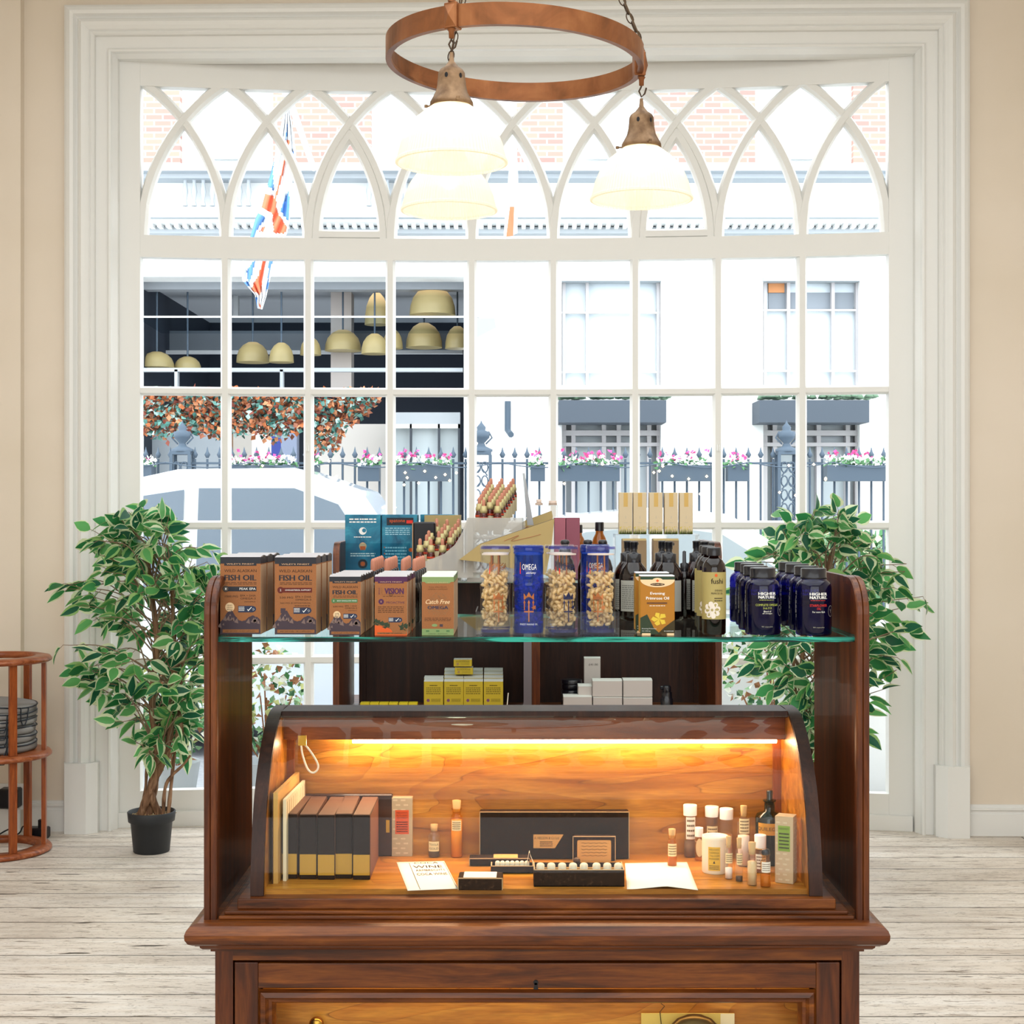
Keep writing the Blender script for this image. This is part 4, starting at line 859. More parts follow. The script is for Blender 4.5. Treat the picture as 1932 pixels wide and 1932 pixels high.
p.poly([(w * .5, y2, h * .27), (w * .2, y2, h * .14), (w * .02, y2, h * .04), (w * .5, y2, h * .04)], M('dark_olive_print', '#3a2f14', .6)); p.txt('Evening Primrose', -w * .24, h * .115, w * .42, h * .022, y3, WHT); p.txt('Oil 1000mg', -w * .33, h * .075, w * .24, h * .018, y3, WHT); p.txt('90 CAPSULES', w * .33, h * .075, w * .28, h * .016, y3, WHT)
p.build('printed_front', t); t['label'] = 'amber evening primrose oil carton with yellow flower, the front one'
dup(t, (x - .004, Y + .05, ZS), 0, 'amber primrose oil carton hidden behind the front one, white top showing').scale = (1, 1, 1.03)

# ------------------------------------------------------------------ bottles on the front shelf
COB = clear('cobalt_glass', (.12, .12, .8), 1.4, .06, .4, '#0a0b30', maxr=.3); CAPB = M('black_cap', '#121219', .28, coat=.3)
AMB = clear('amber_glass', (.24, .075, .03), 1.5, .05, .35, '#140806', maxr=.35); AMBL = clear('light_amber_glass', (.75, .36, .10), 1.5, .05, .2, '#6b3410', maxr=.35)
KL = M('kraft_label', '#a8995f', .6); GRL = M('grey_label', '#a5a39a', .6); YP = M('lime_print', '#b9c25a', .6); RP = M('red_print', '#d8342c', .6)
def onto(R, zoff=0, ang=0):                      # wraps flat lettering round a cylinder of radius R facing -y
    def f(x, z):
        a = x / R + ang; return (R * math.sin(a), -R * math.cos(a), z + zoff)
    return f
def wrap(mb, R, x0, x1, z0, z1, m, n=10, ang=0):
    f = onto(R, 0, ang); v = []
    for i in range(n + 1): x = x0 + (x1 - x0) * i / n; v += [f(x, z0), f(x, z1)]
    mb.add(v, [(2 * i, 2 * i + 2, 2 * i + 3, 2 * i + 1) for i in range(n)], m, True)
def wlines(mb, R, x0, x1, z0, z1, n, m, seed=1, ang=0):
    r = random.Random(seed)
    for i in range(n):
        z = z1 - (z1 - z0) * (i + .5) / n; h = (z1 - z0) / n * .2; x = x0
        while x < x1: w = (x1 - x0) * r.uniform(.08, .2); wrap(mb, R, x, min(x + w, x1), z - h, z + h, m, 2, ang); x += w * 1.25
def vitamin(kind):
    t = thing('supplement_bottle', '', 'bottle', (0, 0, 0), 0, 'blue bottles with ' + ('lime' if kind == 'c' else 'red') + ' print'); R = .0305
    mb = MB(); mb.lathe([(R * .9, 0), (R * .97, .001), (R, .004), (R, .078), (R * .985, .084), (R * .92, .0895), (R * .8, .093), (R * .72, .0945), (R * .7, .098)], COB, n=36)
    mb.lathe([(.0, .001), (R * .93, .002), (R * .95, .02), (R * .95, .05)], M('capsule_fill', '#0a0b2a', .5), n=24, caps=False); mb.build('body', t)
    mb = MB(); mb.lathe([(R * .72, .0965), (R * .735, .0972), (R * .735, .0995), (R * .715, .1), (R * .715, .113), (R * .69, .1145), (0, .1145)], CAPB, n=32); mb.build('cap', t)
    p = MB(); R2 = R + .0003; f = onto(R2, 0, .1)
    p.bold('HIGHER', 0, .0715, .031, .0048, 0, WHT, .0003, place=f); p.bold('NATURE.', 0, .0655, .031, .0048, 0, WHT, .0003, place=f)
    c = YP if kind == 'c' else RP; wlines(p, R2, -.014, .012, .0595, .0615, 1, c, 3, .1)
    if kind == 'c': p.txt('COMPLETE OMEGAS', 0, .052, .041, .0038, 0, c, place=f); p.txt('3:6:7:9', 0, .0465, .015, .0034, 0, c, place=f); p.txt('Blend of', 0, .041, .013, .003, 0, WHT, place=f); p.txt('all omegas', 0, .0373, .017, .0026, 0, WHT, place=f)
    else: p.txt('STARFLOWER', 0, .052, .031, .0042, 0, c, place=f); p.txt('OIL', 0, .0465, .007, .0038, 0, c, place=f); p.txt('For more GLA', 0, .041, .022, .003, 0, WHT, place=f)
    p.txt('90 capsules', 0, .0145, .02, .0025, 0, GRL, place=f)
    cx = .029 if kind == 'c' else .026
    for a in range(24):
        q = a * PI / 12; q2 = q + PI / 12; v = [f(cx + rr * math.cos(w) * .8, .042 + rr * 1.1 * math.sin(w)) for w, rr in ((q, .0088), (q2, .0088), (q2, .0081), (q, .0081))]; p.add(v, [(0, 1, 2, 3)], GRL)
    p.txt('Y', cx, .042, .005, .006, 0, GRL, place=f); wlines(p, R2, -.062, -.05, .02, .08, 1, WHT, 5)
    for i in range(6): wrap(p, R2, -.047, -.0445, .03 + i * .008, .036 + i * .008, GRL, 2)
    p.build('print', t); return t
def placebot(t, lst, lab, R):
    for i, (l, yb, w_) in enumerate(lst):
        Y = onz(yb, ZS) + R * .55; loc = (PX(l + w_ / 2, Y), Y + 0, ZS); la = lab + ', ' + (ORD[i] + ' from the front' if i else 'at the front')
        if i == 0: t.location = loc; t['label'] = la
        else: dup(t, loc, 0, la)
R = .0305
placebot(vitamin('c'), [(1405.6, 1197.6, 67), (1393, 1189, 65), (1387, 1180, 64), (1375.4, 1173.5, 63)], 'dark blue vitamin bottle with lime print, left of the two rows', R)
placebot(vitamin('s'), [(1501.5, 1199, 67), (1489, 1189.5, 65), (1472, 1181, 64), (1459, 1174, 63)], 'dark blue vitamin bottle with red print, right-hand row', R)
# flower label bottles
t = thing('oil_bottle', '', 'bottle', (0, 0, 0), 0, 'brown bottles with beige flower labels'); R = .0205
mb = MB(); mb.lathe([(R * .9, 0), (R, .003), (R, .112), (R * .93, .121), (R * .72, .128), (R * .5, .132), (R * .42, .134), (R * .42, .139)], AMB, n=28); mb.lathe([(0, .002), (R * .93, .003), (R * .93, .1)], M('dark_oil', '#120a06', .4), n=20, caps=False); mb.build('body', t)
mb = MB(); mb.lathe([(R * .6, .136), (R * .6, .148), (R * .54, .15), (0, .15)], CAPB, n=24, fn=lambda a, z: 1 + .015 * math.sin(a * 24)); mb.build('cap', t)
p = MB(); wrap(p, R + .0003, -.034, .034, .027, .108, KL, 24); R2 = R + .0006; f = onto(R2, 0, 0)
for q in (0, .0003): p.txt('fushi', .003 + q, .0925, .022, .009, 0, INK, place=f)
p.poly([f(.001 + .0032 * math.cos(a) * (1 if i % 2 else .6), .1025 + .0035 * math.sin(a) * (1 if i % 2 else .6)) for i, a in enumerate([k * PI / 8 for k in range(16)])], ORA)
p.txt('EVENING', .006, .0765, .014, .0032, 0, INK, place=f); p.txt('PRIMROSE OIL', .003, .0715, .021, .0032, 0, INK, place=f); wlines(p, R2, -.002, .013, .057, .065, 2, INK, 3)
for i in range(8):
    a = i * PI / 4 + .2; c = (-.006, .043); fw = []
    for k in range(13):
        u = k / 12 * 2 * PI; r_ = .0084 + .0066 * math.cos(u); w_ = .0039 * math.sin(u) * (1 + .5 * math.cos(u)); fw.append((c[0] + r_ * math.cos(a) - w_ * math.sin(a), c[1] + r_ * math.sin(a) + w_ * math.cos(a)))
    v = [f(*c_) for c_ in fw[:-1]]; p.add(v, [tuple(range(12))], M('petal_white', '#e2d8cc', .6))
p.build('label', t)
placebot(t, [(1325, 1197.5, 44), (1315, 1191, 43), (1311, 1184, 42)], 'brown oil bottle with beige daisy label', R)
# pump bottles at the back of the shelf
t0 = thing('pump_bottle', '', 'bottle', (0, 0, 0), 0, 'brown pump bottles'); R = .0285
mb = MB(); mb.lathe([(R * .85, 0), (R * .97, .003), (R, .009), (R, .078), (R * .97, .087), (R * .8, .1), (R * .55, .11), (R * .43, .115)], AMB, n=28); mb.lathe([(0, .002), (R * .93, .004), (R * .93, .088), (0, .089)], M('dark_oil', '#120a06', .4), n=20, caps=False); mb.build('body', t0)
mb = MB(); mb.lathe([(R * .5, .112), (R * .5, .1285), (R * .3, .13), (R * .22, .133), (R * .22, .139)], CAPB, n=24)
mb.lathe([(R * .26, .138), (R * .26, .15), (R * .3, .152), (R * .2, .1535), (0, .1535)], CAPB, n=16); mb.rbox(-.004, .004, -.024, 0, .144, .1515, CAPB, .002); mb.build('pump', t0)
p = MB(); wrap(p, R + .0003, -.033, .025, .018, .078, GRL, 20); wlines(p, R + .0006, -.029, .005, .022, .07, 12, M('grey_ink', '#6d6c68', .6), 4); p.build('label', t0)
for i, (cx, yb, lab, rz) in enumerate(((1196, 1163, 'brown pump bottle left of the amber primrose carton, nearer one', 2.9), (1262, 1162, 'brown pump bottle behind the primrose carton', 2.7), (1330, 1158, 'brown pump bottle just behind the daisy bottles', 2.2),
                                       (1184, 1148, 'brown pump bottle standing behind the leftmost pump bottle', 2.0), (1249, 1147, 'brown pump bottle standing behind the middle pump bottle', 1.6), (1314, 1146, 'brown pump bottle behind the right pump bottle, beside the small dropper', 1.9))):
    Y = onz(yb, ZS) - .0; Y = min(Y, 2.94) + (.0 if i < 3 else 0); Y = 2.90 if i < 3 else 2.953
    loc = (PX(cx, Y), Y - .0, ZS); o = t0 if i == 0 else dup(t0, loc); o.location = loc; o['label'] = lab; o.rotation_euler = (0, 0, 0)
    for c in o.children:
        if c.name.startswith('pump'): c.rotation_euler = (0, 0, rz)
t = thing('dropper_bottle', 'small brown dropper bottle with thin black pipette, between the pump bottles', 'bottle', (PX(1291, 2.95), 2.95, ZS))
mb = MB(); mb.lathe([(.014, 0), (.016, .003), (.016, .075), (.012, .088), (.007, .094)], AMB, n=20); mb.build('body', t)
mb = MB(); mb.lathe([(.0085, .092), (.0085, .108), (.004, .11), (.0035, .132), (0, .134)], CAPB, n=14); mb.build('cap', t)
# row of round brown jars with knob lids, half hidden behind the acrylic tubes
for i, (cx, lab) in enumerate(((1066, 'left one'), (1109, 'middle one'), (1137, 'right one'))):
    if i == 0:
        j0 = t = thing('knob_jar', '', 'jar', (0, 0, 0), 0, 'dark jars behind the tubes')
        mb = MB(); mb.lathe([(.018, 0), (.02, .003), (.02, .1), (.016, .115), (.0105, .122)], AMB, n=20); mb.build('body', t)
        mb = MB(); mb.lathe([(.012, .12), (.012, .138), (.005, .14), (.008, .146), (.0095, .151), (.007, .155), (0, .156)], CAPB, n=16); mb.build('lid', t)
    else: t = dup(j0, (0, 0, 0))
    t.location = (PX(cx, 2.94), 2.94, ZS); t['label'] = 'dark jar with a black knob lid behind the clear tubes, ' + lab
# clear tubes of gold capsules in their acrylic tray
ACR = clear('acrylic', (.95, .965, .985), 1.3, .02, .012, '#dfe4f2', maxr=.35); BLT = clear('blue_acrylic', (.14, .34, .95), 1.4, .03, .35, '#0f3a9c', maxr=.35); COPPER = M('copper_print', '#a8683e', .35, .6); SOFT = clear('amber_softgel', (.98, .88, .64), 1.5, .04, .38, '#f8dca4', maxr=.7); CAPS = M('gold_capsule', '#ecca92', .15, trans=0, coat=.6, spec=.5); _t = N(CAPS, 'ShaderNodeBsdfTranslucent'); _t.inputs[0].default_value = hexc('#ffe0a8'); _x = N(CAPS, 'ShaderNodeMixShader'); _x.inputs[0].default_value = .6; L(CAPS, CAPS.node_tree.nodes['Principled BSDF'].outputs[0], _x.inputs[1]); L(CAPS, _t.outputs[0], _x.inputs[2]); L(CAPS, _x.outputs[0], CAPS.node_tree.nodes['Material Output'].inputs[0]); BRIM = clear('violet_rim', (.55, .55, .85), 1.4, .03, .25, '#4a4890')
CAPB2 = M('blue_capsule', '#12409c', .2, coat=.5)
def capstube(kind):
    t = thing('capsule_tube', '', 'tube', (0, 0, 0), 0, 'capsule tubes in the acrylic tray'); R = .0255; m = BLT if kind == 'blue' else ACR
    mb = MB(); mb.lathe([(R * .98, 0), (R, .003), (R, .0745), (R * 1.04, .076), (R * 1.04, .0885), (R, .09), (R * .97, .135), (R * 1.02, .137), (R * 1.02, .149), (R * .98, .1505), (0, .1505)], m, n=36)
    mb.build('shell', t)
    mb = MB(); mb.lathe([(R * .97, .001), (R * .97, .006)], BRIM, n=28); mb.lathe([(R * .985, .144), (R * .985, .148)], BRIM, n=28, caps=False); mb.lathe([(R * .9, .134), (R * .9, .1365), (0, .1365)], M('pale_disc', '#d3bfae', .5), n=28); mb.lathe([(0, .144), (.004, .142), (0, .140)], m, n=10); mb.build('lid_ring', t)
    r = random.Random(2 if kind == 'blue' else 1); mb = MB(); mc = CAPB2 if kind == 'blue' else SOFT
    for i in range(260):
        a, q = r.random() * 6.28, (r.random() ** .5) * R * .84; z = .012 + r.random() * .092; d = r.random() * 3.14
        c = Vector((q * math.cos(a), q * math.sin(a), z)); ax = Vector((math.cos(d), .6 * math.sin(d), math.sin(d))).normalized(); pts = [c + ax * s for s in (-.0050, -.004, -.0015, .0015, .004, .0050)]; mb.tube(pts, [.0005, .002, .0030, .0030, .002, .0005], mc, 8)
    o = mb.build('capsules', t); o['kind'] = 'stuff'
    mb = MB(); mb.tube([(-.006, -.004, .08), (-.006, -.004, .134)], .0016, COPPER); mb.tube([(.006, -.004, .08), (.006, -.004, .134)], .0016, COPPER); mb.build('inner_rod', t)
    p = MB(); R2 = R + .0005; m2 = M('navy_letters', '#1c2247', .4) if kind == 'dark' else COPPER; ang = {'clear': .25, 'blue': 0, 'dark': .35, 'clear2': -.25}[kind]; f = onto(R2, 0, ang)
    cr = [(-.009, .058), (-.009, .069), (-.0045, .063), (0, .071), (.0045, .063), (.009, .069), (.009, .058)]; p.add([f(*q) for q in cr], [(0, 1, 2), (0, 2, 4, 6), (2, 3, 4), (4, 5, 6)], m2)
    for x0, x1, z0, z1 in ((-.001, .001, .02, .056), (-.0085, -.0068, .04, .054), (.0068, .0085, .04, .054), (-.0085, .0085, .036, .0385)): wrap(p, R2, x0, x1, z0, z1, m2, 4, ang)
    for s in (-1, 0, 1): p.add([f(s * .0077 - .0022, .052), f(s * .0077 + .0022, .052), f(s * .0077, .0575)], [(0, 1, 2)], m2)
    p.add([f(.004, .044), f(.012, .041), (f(.012, .048)), f(.009, .047)], [(0, 1, 2, 3)], m2)
    f3 = onto(R2 - .0004, 0, ang)
    p.txt('OMEGA', .001, .114, .026, .010, 0, WHT if kind == 'blue' else m2, place=f3)
    wrap(p, R2 - .0004, -.0165, -.0148, .102, .112, RP, 2, ang); wrap(p, R2 - .0004, -.0165, -.0148, .112, .122, m2, 2, ang)
    if kind == 'blue': p.txt('alchemy', .004, .1035, .017, .005, 0, WHT, place=f3, shear=.3); p.txt('FINEST MARINE OIL', 0, .0155, .032, .003, 0, WHT, place=f)
    p.build('print', t); return t
TT = {}
for i, (l, r_, kind, back, lab) in enumerate(((906, 962, 'clear', 0, 'clear tube of gold capsules with copper trident, first from the left'), (970, 1025, 'blue', 0, 'royal blue tube of capsules with a copper crown and trident, front row'), (1035, 1089, 'dark', 0, 'clear tube of gold capsules with navy trident and lettering'), (1106, 1161, 'clear2', 0, 'clear tube of gold capsules with copper trident, rightmost in the tray'),
        (910, 962, 'clear', 1, 'clear capsule tube in the back row, behind the leftmost tube'), (968, 1020, 'clear', 1, 'clear capsule tube in the back row, behind the blue tube'), (1029, 1081, 'dark', 1, 'clear capsule tube in the back row, peeping out left of the navy trident'), (1096, 1148, 'blue', 1, 'blue capsule tube in the back row, left of the rightmost tube'))):
    Y = 2.572 + .062 * back; loc = (PX((l + r_) / 2, Y), Y, ZS + .003)
    if kind in TT: t = dup(TT[kind], loc)
    else: t = TT[kind] = capstube(kind); t.location = loc
    t['label'] = lab
tr = thing('acrylic_tray', 'clear acrylic tray holding eight capsule tubes on the glass shelf', 'tray', (PX(1033, 2.535), 2.535, ZS)); w2 = 135 / F * 2.535
mb = MB(); mb.box(-w2, w2, 0, .14, 0, .0025, ACR); mb.build('base', tr)
mb = MB(); mb.box(-w2, w2, 0, .002, .0025, .041, ACR); mb.build('front_wall', tr)
for s in (-1, 1): mb = MB(); mb.box(s * w2 - .001, s * w2 + .001, .002, .14, .0025, .041, ACR); mb.build('side_wall', tr)
mb = MB()
for x in (-.0585, .0005, .063): mb.box(x - .0008, x + .0008, .004, .138, .0025, .035, ACR)
mb.build('partition', tr)
# small dropper bottles behind the low cartons
PINK = M('pink_rubber_teat', '#c08068', .5); GOLDC = M('gold_collar', '#b5a878', .35, .35)
def dropper(kind, H=.105):
    t = thing('dropper_bottle', '', 'bottle', (0, 0, 0)); R = .0115
    mb = MB(); mb.lathe([(R * .9, 0), (R, .002), (R, H * .52), (R * .8, H * .6), (R * .45, H * .66)], AMB if kind != 'gold' else M('red_amber', '#4a0e0a', .15, coat=.5), n=16); mb.build('body', t)
    mb = MB(); c = CAPB if kind == 'black' else GOLDC; w = 1 if kind == 'black' else 1.25; a = .8 if kind == 'black' else .815
    mb.lathe([(R * .66, H * .6), (R * .72 * w, H * .62), (R * .74 * w, H * .7), (R * .62 * w, H * .72), (R * .6 * w, H * (a - .01)), (R * .4, H * a)], c, n=14); mb.build('collar', t)
    mb = MB(); mb.lathe([(R * .4, H * (a - .01)), (R * .44, H * (a + .04)), (R * .41, H * .95), (R * .28, H * .985), (0, H)], PINK, n=12); mb.build('teat', t)
    if kind == 'gold':
        mb = MB(); wrap(mb, R + .0003, -.03, .03, .0, H * .42, M('cream_label', '#d9c8a4', .6), 12); wrap(mb, R + .0004, -.034, .034, H * .44, H * .49, M('red_line', '#c2452a', .5), 12); mb.build('label', t)
    return t
d0 = dropper('black', .122); d0['group'] = 'black collar droppers'; k = 0
for ci, (xa, xb) in enumerate(((704, 720), (729.6, 746), (761, 771.6), (782.5, 798))):
    for i in range(5):
        Y = 2.845 + .045 * i; x = xa + (xb - xa) * i / 4; loc = (PX(x, Y), Y, ZS - 0)
        o = d0 if k == 0 else dup(d0, loc); o.location = loc; k += 1
        o['label'] = 'pink teat dropper bottle with black collar, %s column from the left, %s' % (['first', 'second', 'third', 'last'][ci], (ORD[i] + ' from the front') if i else 'at the front')
# ------------------------------------------------------------------ goods on the rear cabinet
ZR2 = 1.2975
TEAL = M('teal_card', '#1c6f8c', .35); base(TEAL, ramp(TEAL, noise(TEAL, coords(TEAL), 14, 4, 1), [(.3, '#0f4f6e'), (.5, '#1b7391'), (.75, '#3d9cb4')]))
def tealbox(kind):
    w, d, h = .104, .085, .1855; t = thing('teal_carton', '', 'carton', (0, 0, 0), 0, 'teal cartons on the rear shelf')
    mb = MB(); mb.rbox(-w / 2, w / 2, 0, d, 0, h, TEAL, .0012); mb.build('box', t)
    p = MB(); y = -.0003
    if kind == 'a':
        disc(p, 0, h * .74, .011, y, WHT); disc(p, .004, h * .75, .006, y - .0001, TEAL); disc(p, 0, h * .5, .011, y, PALE); rect(p, -.008, .008, h * .44, h * .5, y - .0001, ORA); disc(p, 0, h * .22, .014, y, NAVY); disc(p, 0, h * .22, .007, y - .0002, ORA)
        lines(p, -w * .38, w * .38, h * .86, h * .95, 2, y, WHT, 2); lines(p, -w * .25, w * .25, h * .63, h * .66, 1, y, WHT, 3); lines(p, -w * .35, w * .35, h * .33, h * .4, 2, y, WHT, 4); lines(p, -w * .35, w * .35, h * .04, h * .1, 2, y, WHT, 5)
    else:
        rect(p, -w * .36, w * .4, h * .83, h * .95, y, NAVY); p.txt('spatone', -w * .06, h * .892, w * .44, h * .06, y - .0001, ORA); rect(p, w * .2, w * .38, h * .86, h * .91, y - .0001, RP); lines(p, -w * .4, w * .3, h * .67, h * .8, 4, y, M('sky_print', '#9cc8d8', .5), 6)
        lines(p, -w * .4, w * .2, h * .2, h * .5, 6, y, M('sky_print', '#9cc8d8', .5), 7); disc(p, w * .32, h * .44, .006, y, ORA)
        for q in (.48, .38, .3): disc(p, -w * .42, h * q, .002, y, ORA)
    p.build('printed_front', t); return t
ta = tealbox('a'); tb = tealbox('b')
ta.location = (PX(687, 4.4), 4.36, ZR2); ta.rotation_euler = (0, 0, -.0); ta['label'] = 'teal carton with white foetus and drop icons, leftmost on the rear shelf'
tb.location = (PX(755, 4.4), 4.37, ZR2); tb['label'] = 'teal carton with red and navy name band, middle of three'
dup(tb, (PX(826, 4.52), 4.5, ZR2), 0, 'teal carton half hidden behind the black box and droppers')
t = thing('black_gift_box', 'black box with tan edges beside the teal cartons', 'box', (PX(800, 4.25), 4.25, ZR2))
mb = MB(); mb.rbox(-.032, .032, 0, .12, 0, .164, M('black_card', '#18171c', .4), .004); mb.build('box', t); mb = MB(); mb.box(-.034, -.031, -.001, .12, 0, .162, M('tan_edge', '#a88564', .6)); mb.build('edge', t)
# frosted stand with the pink-teat droppers
FROST = clear('frosted_acrylic', (.82, .82, .81), 1.3, .3, .5, '#d4d1cb', maxr=.2); ACW = clear('acrylic_sheet', (.9, .92, .93), 1.4, .03, .18, '#e6ebee', maxr=.35); TAN = M('tan_card', '#b09a68', .7); TAND = M('tan_card_inner', '#5d4d33', .8)
st = thing('tester_stand', 'stepped frosted acrylic stand holding pink teat droppers on the rear shelf', 'stand', (PX(940, 4.15), 4.15, ZR2)); Yt = 4.15
def sp_(mb, name): o = mb.build(name, st); o.location = tuple(-c for c in st.location); return o
mb = MB(); zt_ = PZ(977, 4.1); mb.box(PX(881, 4.1), PX(988, 4.1), 4.1, 4.105, ZR2, zt_, FROST); sp_(mb, 'front_plate')
mb = MB(); mb.box(PX(881, 4.1), PX(988, 4.1), 4.106, 4.5, zt_ - .06, zt_ - .055, FROST); sp_(mb, 'upper_tray')
mb = MB(); mb.box(PX(985, 4.1), PX(991, 4.1), 4.1, 4.45, ZR2, PZ(892, 4.1), ACW); sp_(mb, 'side_plate')
mb = MB(); pts = [px(986, 893, 4.2), px(990, 893, 4.2), px(1007, 991, 4.2), px(995, 991, 4.2)]; mb.prism([(a[0], a[2]) for a in pts], 4.2, 4.204, M('steel_sheet', '#8d8d8e', .3, .5)); sp_(mb, 'sloped_plate')
mb = MB(); q = [px(x, y, 4.08) for x, y in ((800, 1060), (838, 1045), (858, 1028), (872, 1005), (881, 980), (893, 977), (893, 1090), (800, 1090))]; mb.prism([(a[0], a[2]) for a in q], 4.075, 4.079, FROST); sp_(mb, 'curved_side')
mb = MB(); mb.box(PX(782, 4.15), PX(880, 4.15), 4.11, 4.45, ZR2, ZR2 + .004, ACW); sp_(mb, 'lower_tray')
gd = dropper('gold', .098); gd['group'] = 'gold collar droppers'; k = 0
def putd(tx, ty, Y, lab):                       # teat top seen at (tx, ty)
    global k
    loc = (PX(tx, Y), Y, PZ(ty, Y) - .098); o = gd if k == 0 else dup(gd, loc); o.location = loc; o['label'] = lab; k += 1
cols = [((904.5, 938), (926.5, 902)), ((924, 935), (946.5, 902)), ((943, 935), (968, 902))]
for ci, (a, b) in enumerate(cols):
    for i in range(7):
        t_ = i / 6; putd(a[0] + (b[0] - a[0]) * t_, a[1] + (b[1] - a[1]) * t_, 4.14 + .042 * i, 'gold collar dropper on the stand top, %s column, %s' % (['left', 'middle', 'right'][ci], (ORD[i] + ' from front') if i else 'foremost'))
putd(912.6, 942, 4.119, 'gold collar dropper at the very front of the stand top, left one'); putd(938.6, 942, 4.118, 'gold collar dropper at the very front of the stand top, right one')
lw = [[(792.5, 1015.5), (805, 1008), (809, 1000.5), (813.5, 993), (824, 981.5), (824, 978)], [(813, 1016), (828, 1001.5), (834, 994.5), (839, 988), (843.5, 979.5)], [(835, 1016), (850, 1001.5), (853.5, 994.5), (859, 988), (864, 982.5), (865, 978.5)]]
for ci, l in enumerate(lw):
    for i, (x, y) in enumerate(l): putd(x, y, 4.12 + .045 * i, 'gold collar dropper on the lower steps, %s column, %s' % (['left', 'middle', 'right'][ci], (ORD[i] + ' from front') if i else 'foremost'))
mb = MB(); mb.box(PX(800, 4.4), PX(866, 4.4), 4.42, 4.6, ZR2, PZ(972, 4.45), TAN); tag(mb.build('tan_carton'), 'tan carton with dark script behind the lower droppers', 'carton')
# wedge shaped card trays
def wedge(pts, Y, d, lab):
    q = [px(x, y, Y) for x, y in pts]; c = q[0]; t = thing('card_display_tray', lab, 'tray', (c[0], Y, ZR2 if Y > 4.12 else 1.2835), 0, 'wedge card trays')
    mb = MB(); mb.prism([(a[0] - c[0], a[2] - t.location.z) for a in q], 0, .003, TAN); mb.prism([(a[0] - c[0], a[2] - t.location.z) for a in q], d - .003, d, TAN)
    n = len(q)
    for i in range(1, n):
        a, b = q[i], q[(i + 1) % n]; mb.add([(a[0] - c[0], 0, a[2] - t.location.z), (b[0] - c[0], 0, b[2] - t.location.z), (b[0] - c[0], d, b[2] - t.location.z), (a[0] - c[0], d, a[2] - t.location.z)], [(0, 1, 2, 3)], TAN if i > 1 else TAND)
    mb.build('card', t)
    p = MB(); z0 = (q[1][2] + q[2][2]) / 2 - t.location.z; lx = (q[2][0] - c[0]) * .78
    p.tube([tuple(v) for v in bez([(lx - .08, -.001, q[2][2] - t.location.z - .06), (lx - .04, -.001, q[2][2] - t.location.z - .045), (lx - .06, -.001, q[2][2] - t.location.z - .06), (lx - .01, -.001, q[2][2] - t.location.z - .05), (lx + .02, -.001, q[2][2] - t.location.z - .042)], 6)], .0006, M('script_ink', '#b07050', .6), 4); p.build('script', t)
wedge([(866, 1056), (905, 1027), (1046, 979), (1041, 1025), (1030, 1085), (905, 1060)], 4.04, .09, 'long tan card tray sloping up to the right, nearer one')
wedge([(960, 1003), (992, 982), (1041, 964), (1043, 975), (1040, 990), (990, 1010)], 4.3, .09, 'tan card tray showing above the nearer sloping tray')
t = thing('tray_prop', 'small black folded stand under the sloping tray tip', 'stand', (PX(850, 4.1), 4.1, ZR2)); mb = MB(); q = px(852, 1050, 4.1); mb.box(-.022, .0, 0, .02, 0, q[2] - ZR2 + .005, BLACKP); mb.box(0, .016, .01, .03, 0, q[2] - ZR2 + .018, BLACKP); mb.build('stand', t)
# pink cartons
MAUVE = M('mauve_card', '#a5606f', .6); MAUV2 = M('mauve_card_dark', '#8e5060', .6)
for i, (a, b, m, lab) in enumerate(((1046, 1067, MAUVE, 'mauve carton, left of the pair behind the tray'), (1068, 1094, MAUV2, 'mauve carton, right of the pair, lid slightly open'))):
    t = thing('mauve_carton', lab, 'carton', (PX((a + b) / 2, 4.3), 4.3, ZR2), 0, 'mauve cartons'); w_ = (b - a) / F * 4.3; h_ = PZ(977, 4.3) - ZR2
    mb = MB(); mb.rbox(-w_ / 2, w_ / 2, 0, .05, 0, h_, m, .001); mb.build('box', t); mb = MB(); mb.poly([(-w_ / 2, 0, h_), (w_ / 2, 0, h_ + .001), (w_ / 2, .05, h_ + .012 * i + .002), (-w_ / 2, .05, h_ + .014 * i + .002)], TOPW); mb.build('lid', t)
# small bottles on a tiny glass ledge
t = thing('glass_ledge', 'narrow clear glass ledge behind the sloping trays', 'shelf', (PX(1022, 4.6), 4.6, ZR2)); zl = PZ(953, 4.6) - ZR2; mb = MB(); mb.box(-.055, .055, 0, .06, zl - .003, zl, ACW); mb.build('plate', t); mb = MB(); mb.box(-.05, -.046, 0, .06, 0, zl - .003, ACW); mb.box(.046, .05, 0, .06, 0, zl - .003, ACW); mb.build('support', t)
for i, (cx, lab) in enumerate(((1017, 'small beige stoppered bottle on the glass ledge, left'), (1043, 'small pale jar on the glass ledge, right'))):
    t = thing('small_bottle', lab, 'bottle', (PX(cx, 4.62), 4.63, ZR2 + zl), 0, 'bottles on the ledge'); mb = MB(); mb.lathe([(.012, 0), (.012, .006), (.006, .009)] if i == 0 else [(.013, 0), (.013, .006)], M('beige_bottle', '#b59e8e', .4), n=14); mb.build('body', t)
    mb = MB(); mb.lathe([(.008, .009), (.008, .018), (0, .018)] if i == 0 else [(.012, .006), (.012, .014), (0, .014)], M('pale_cap', '#d9c3b4', .5), n=14); mb.build('cap', t)
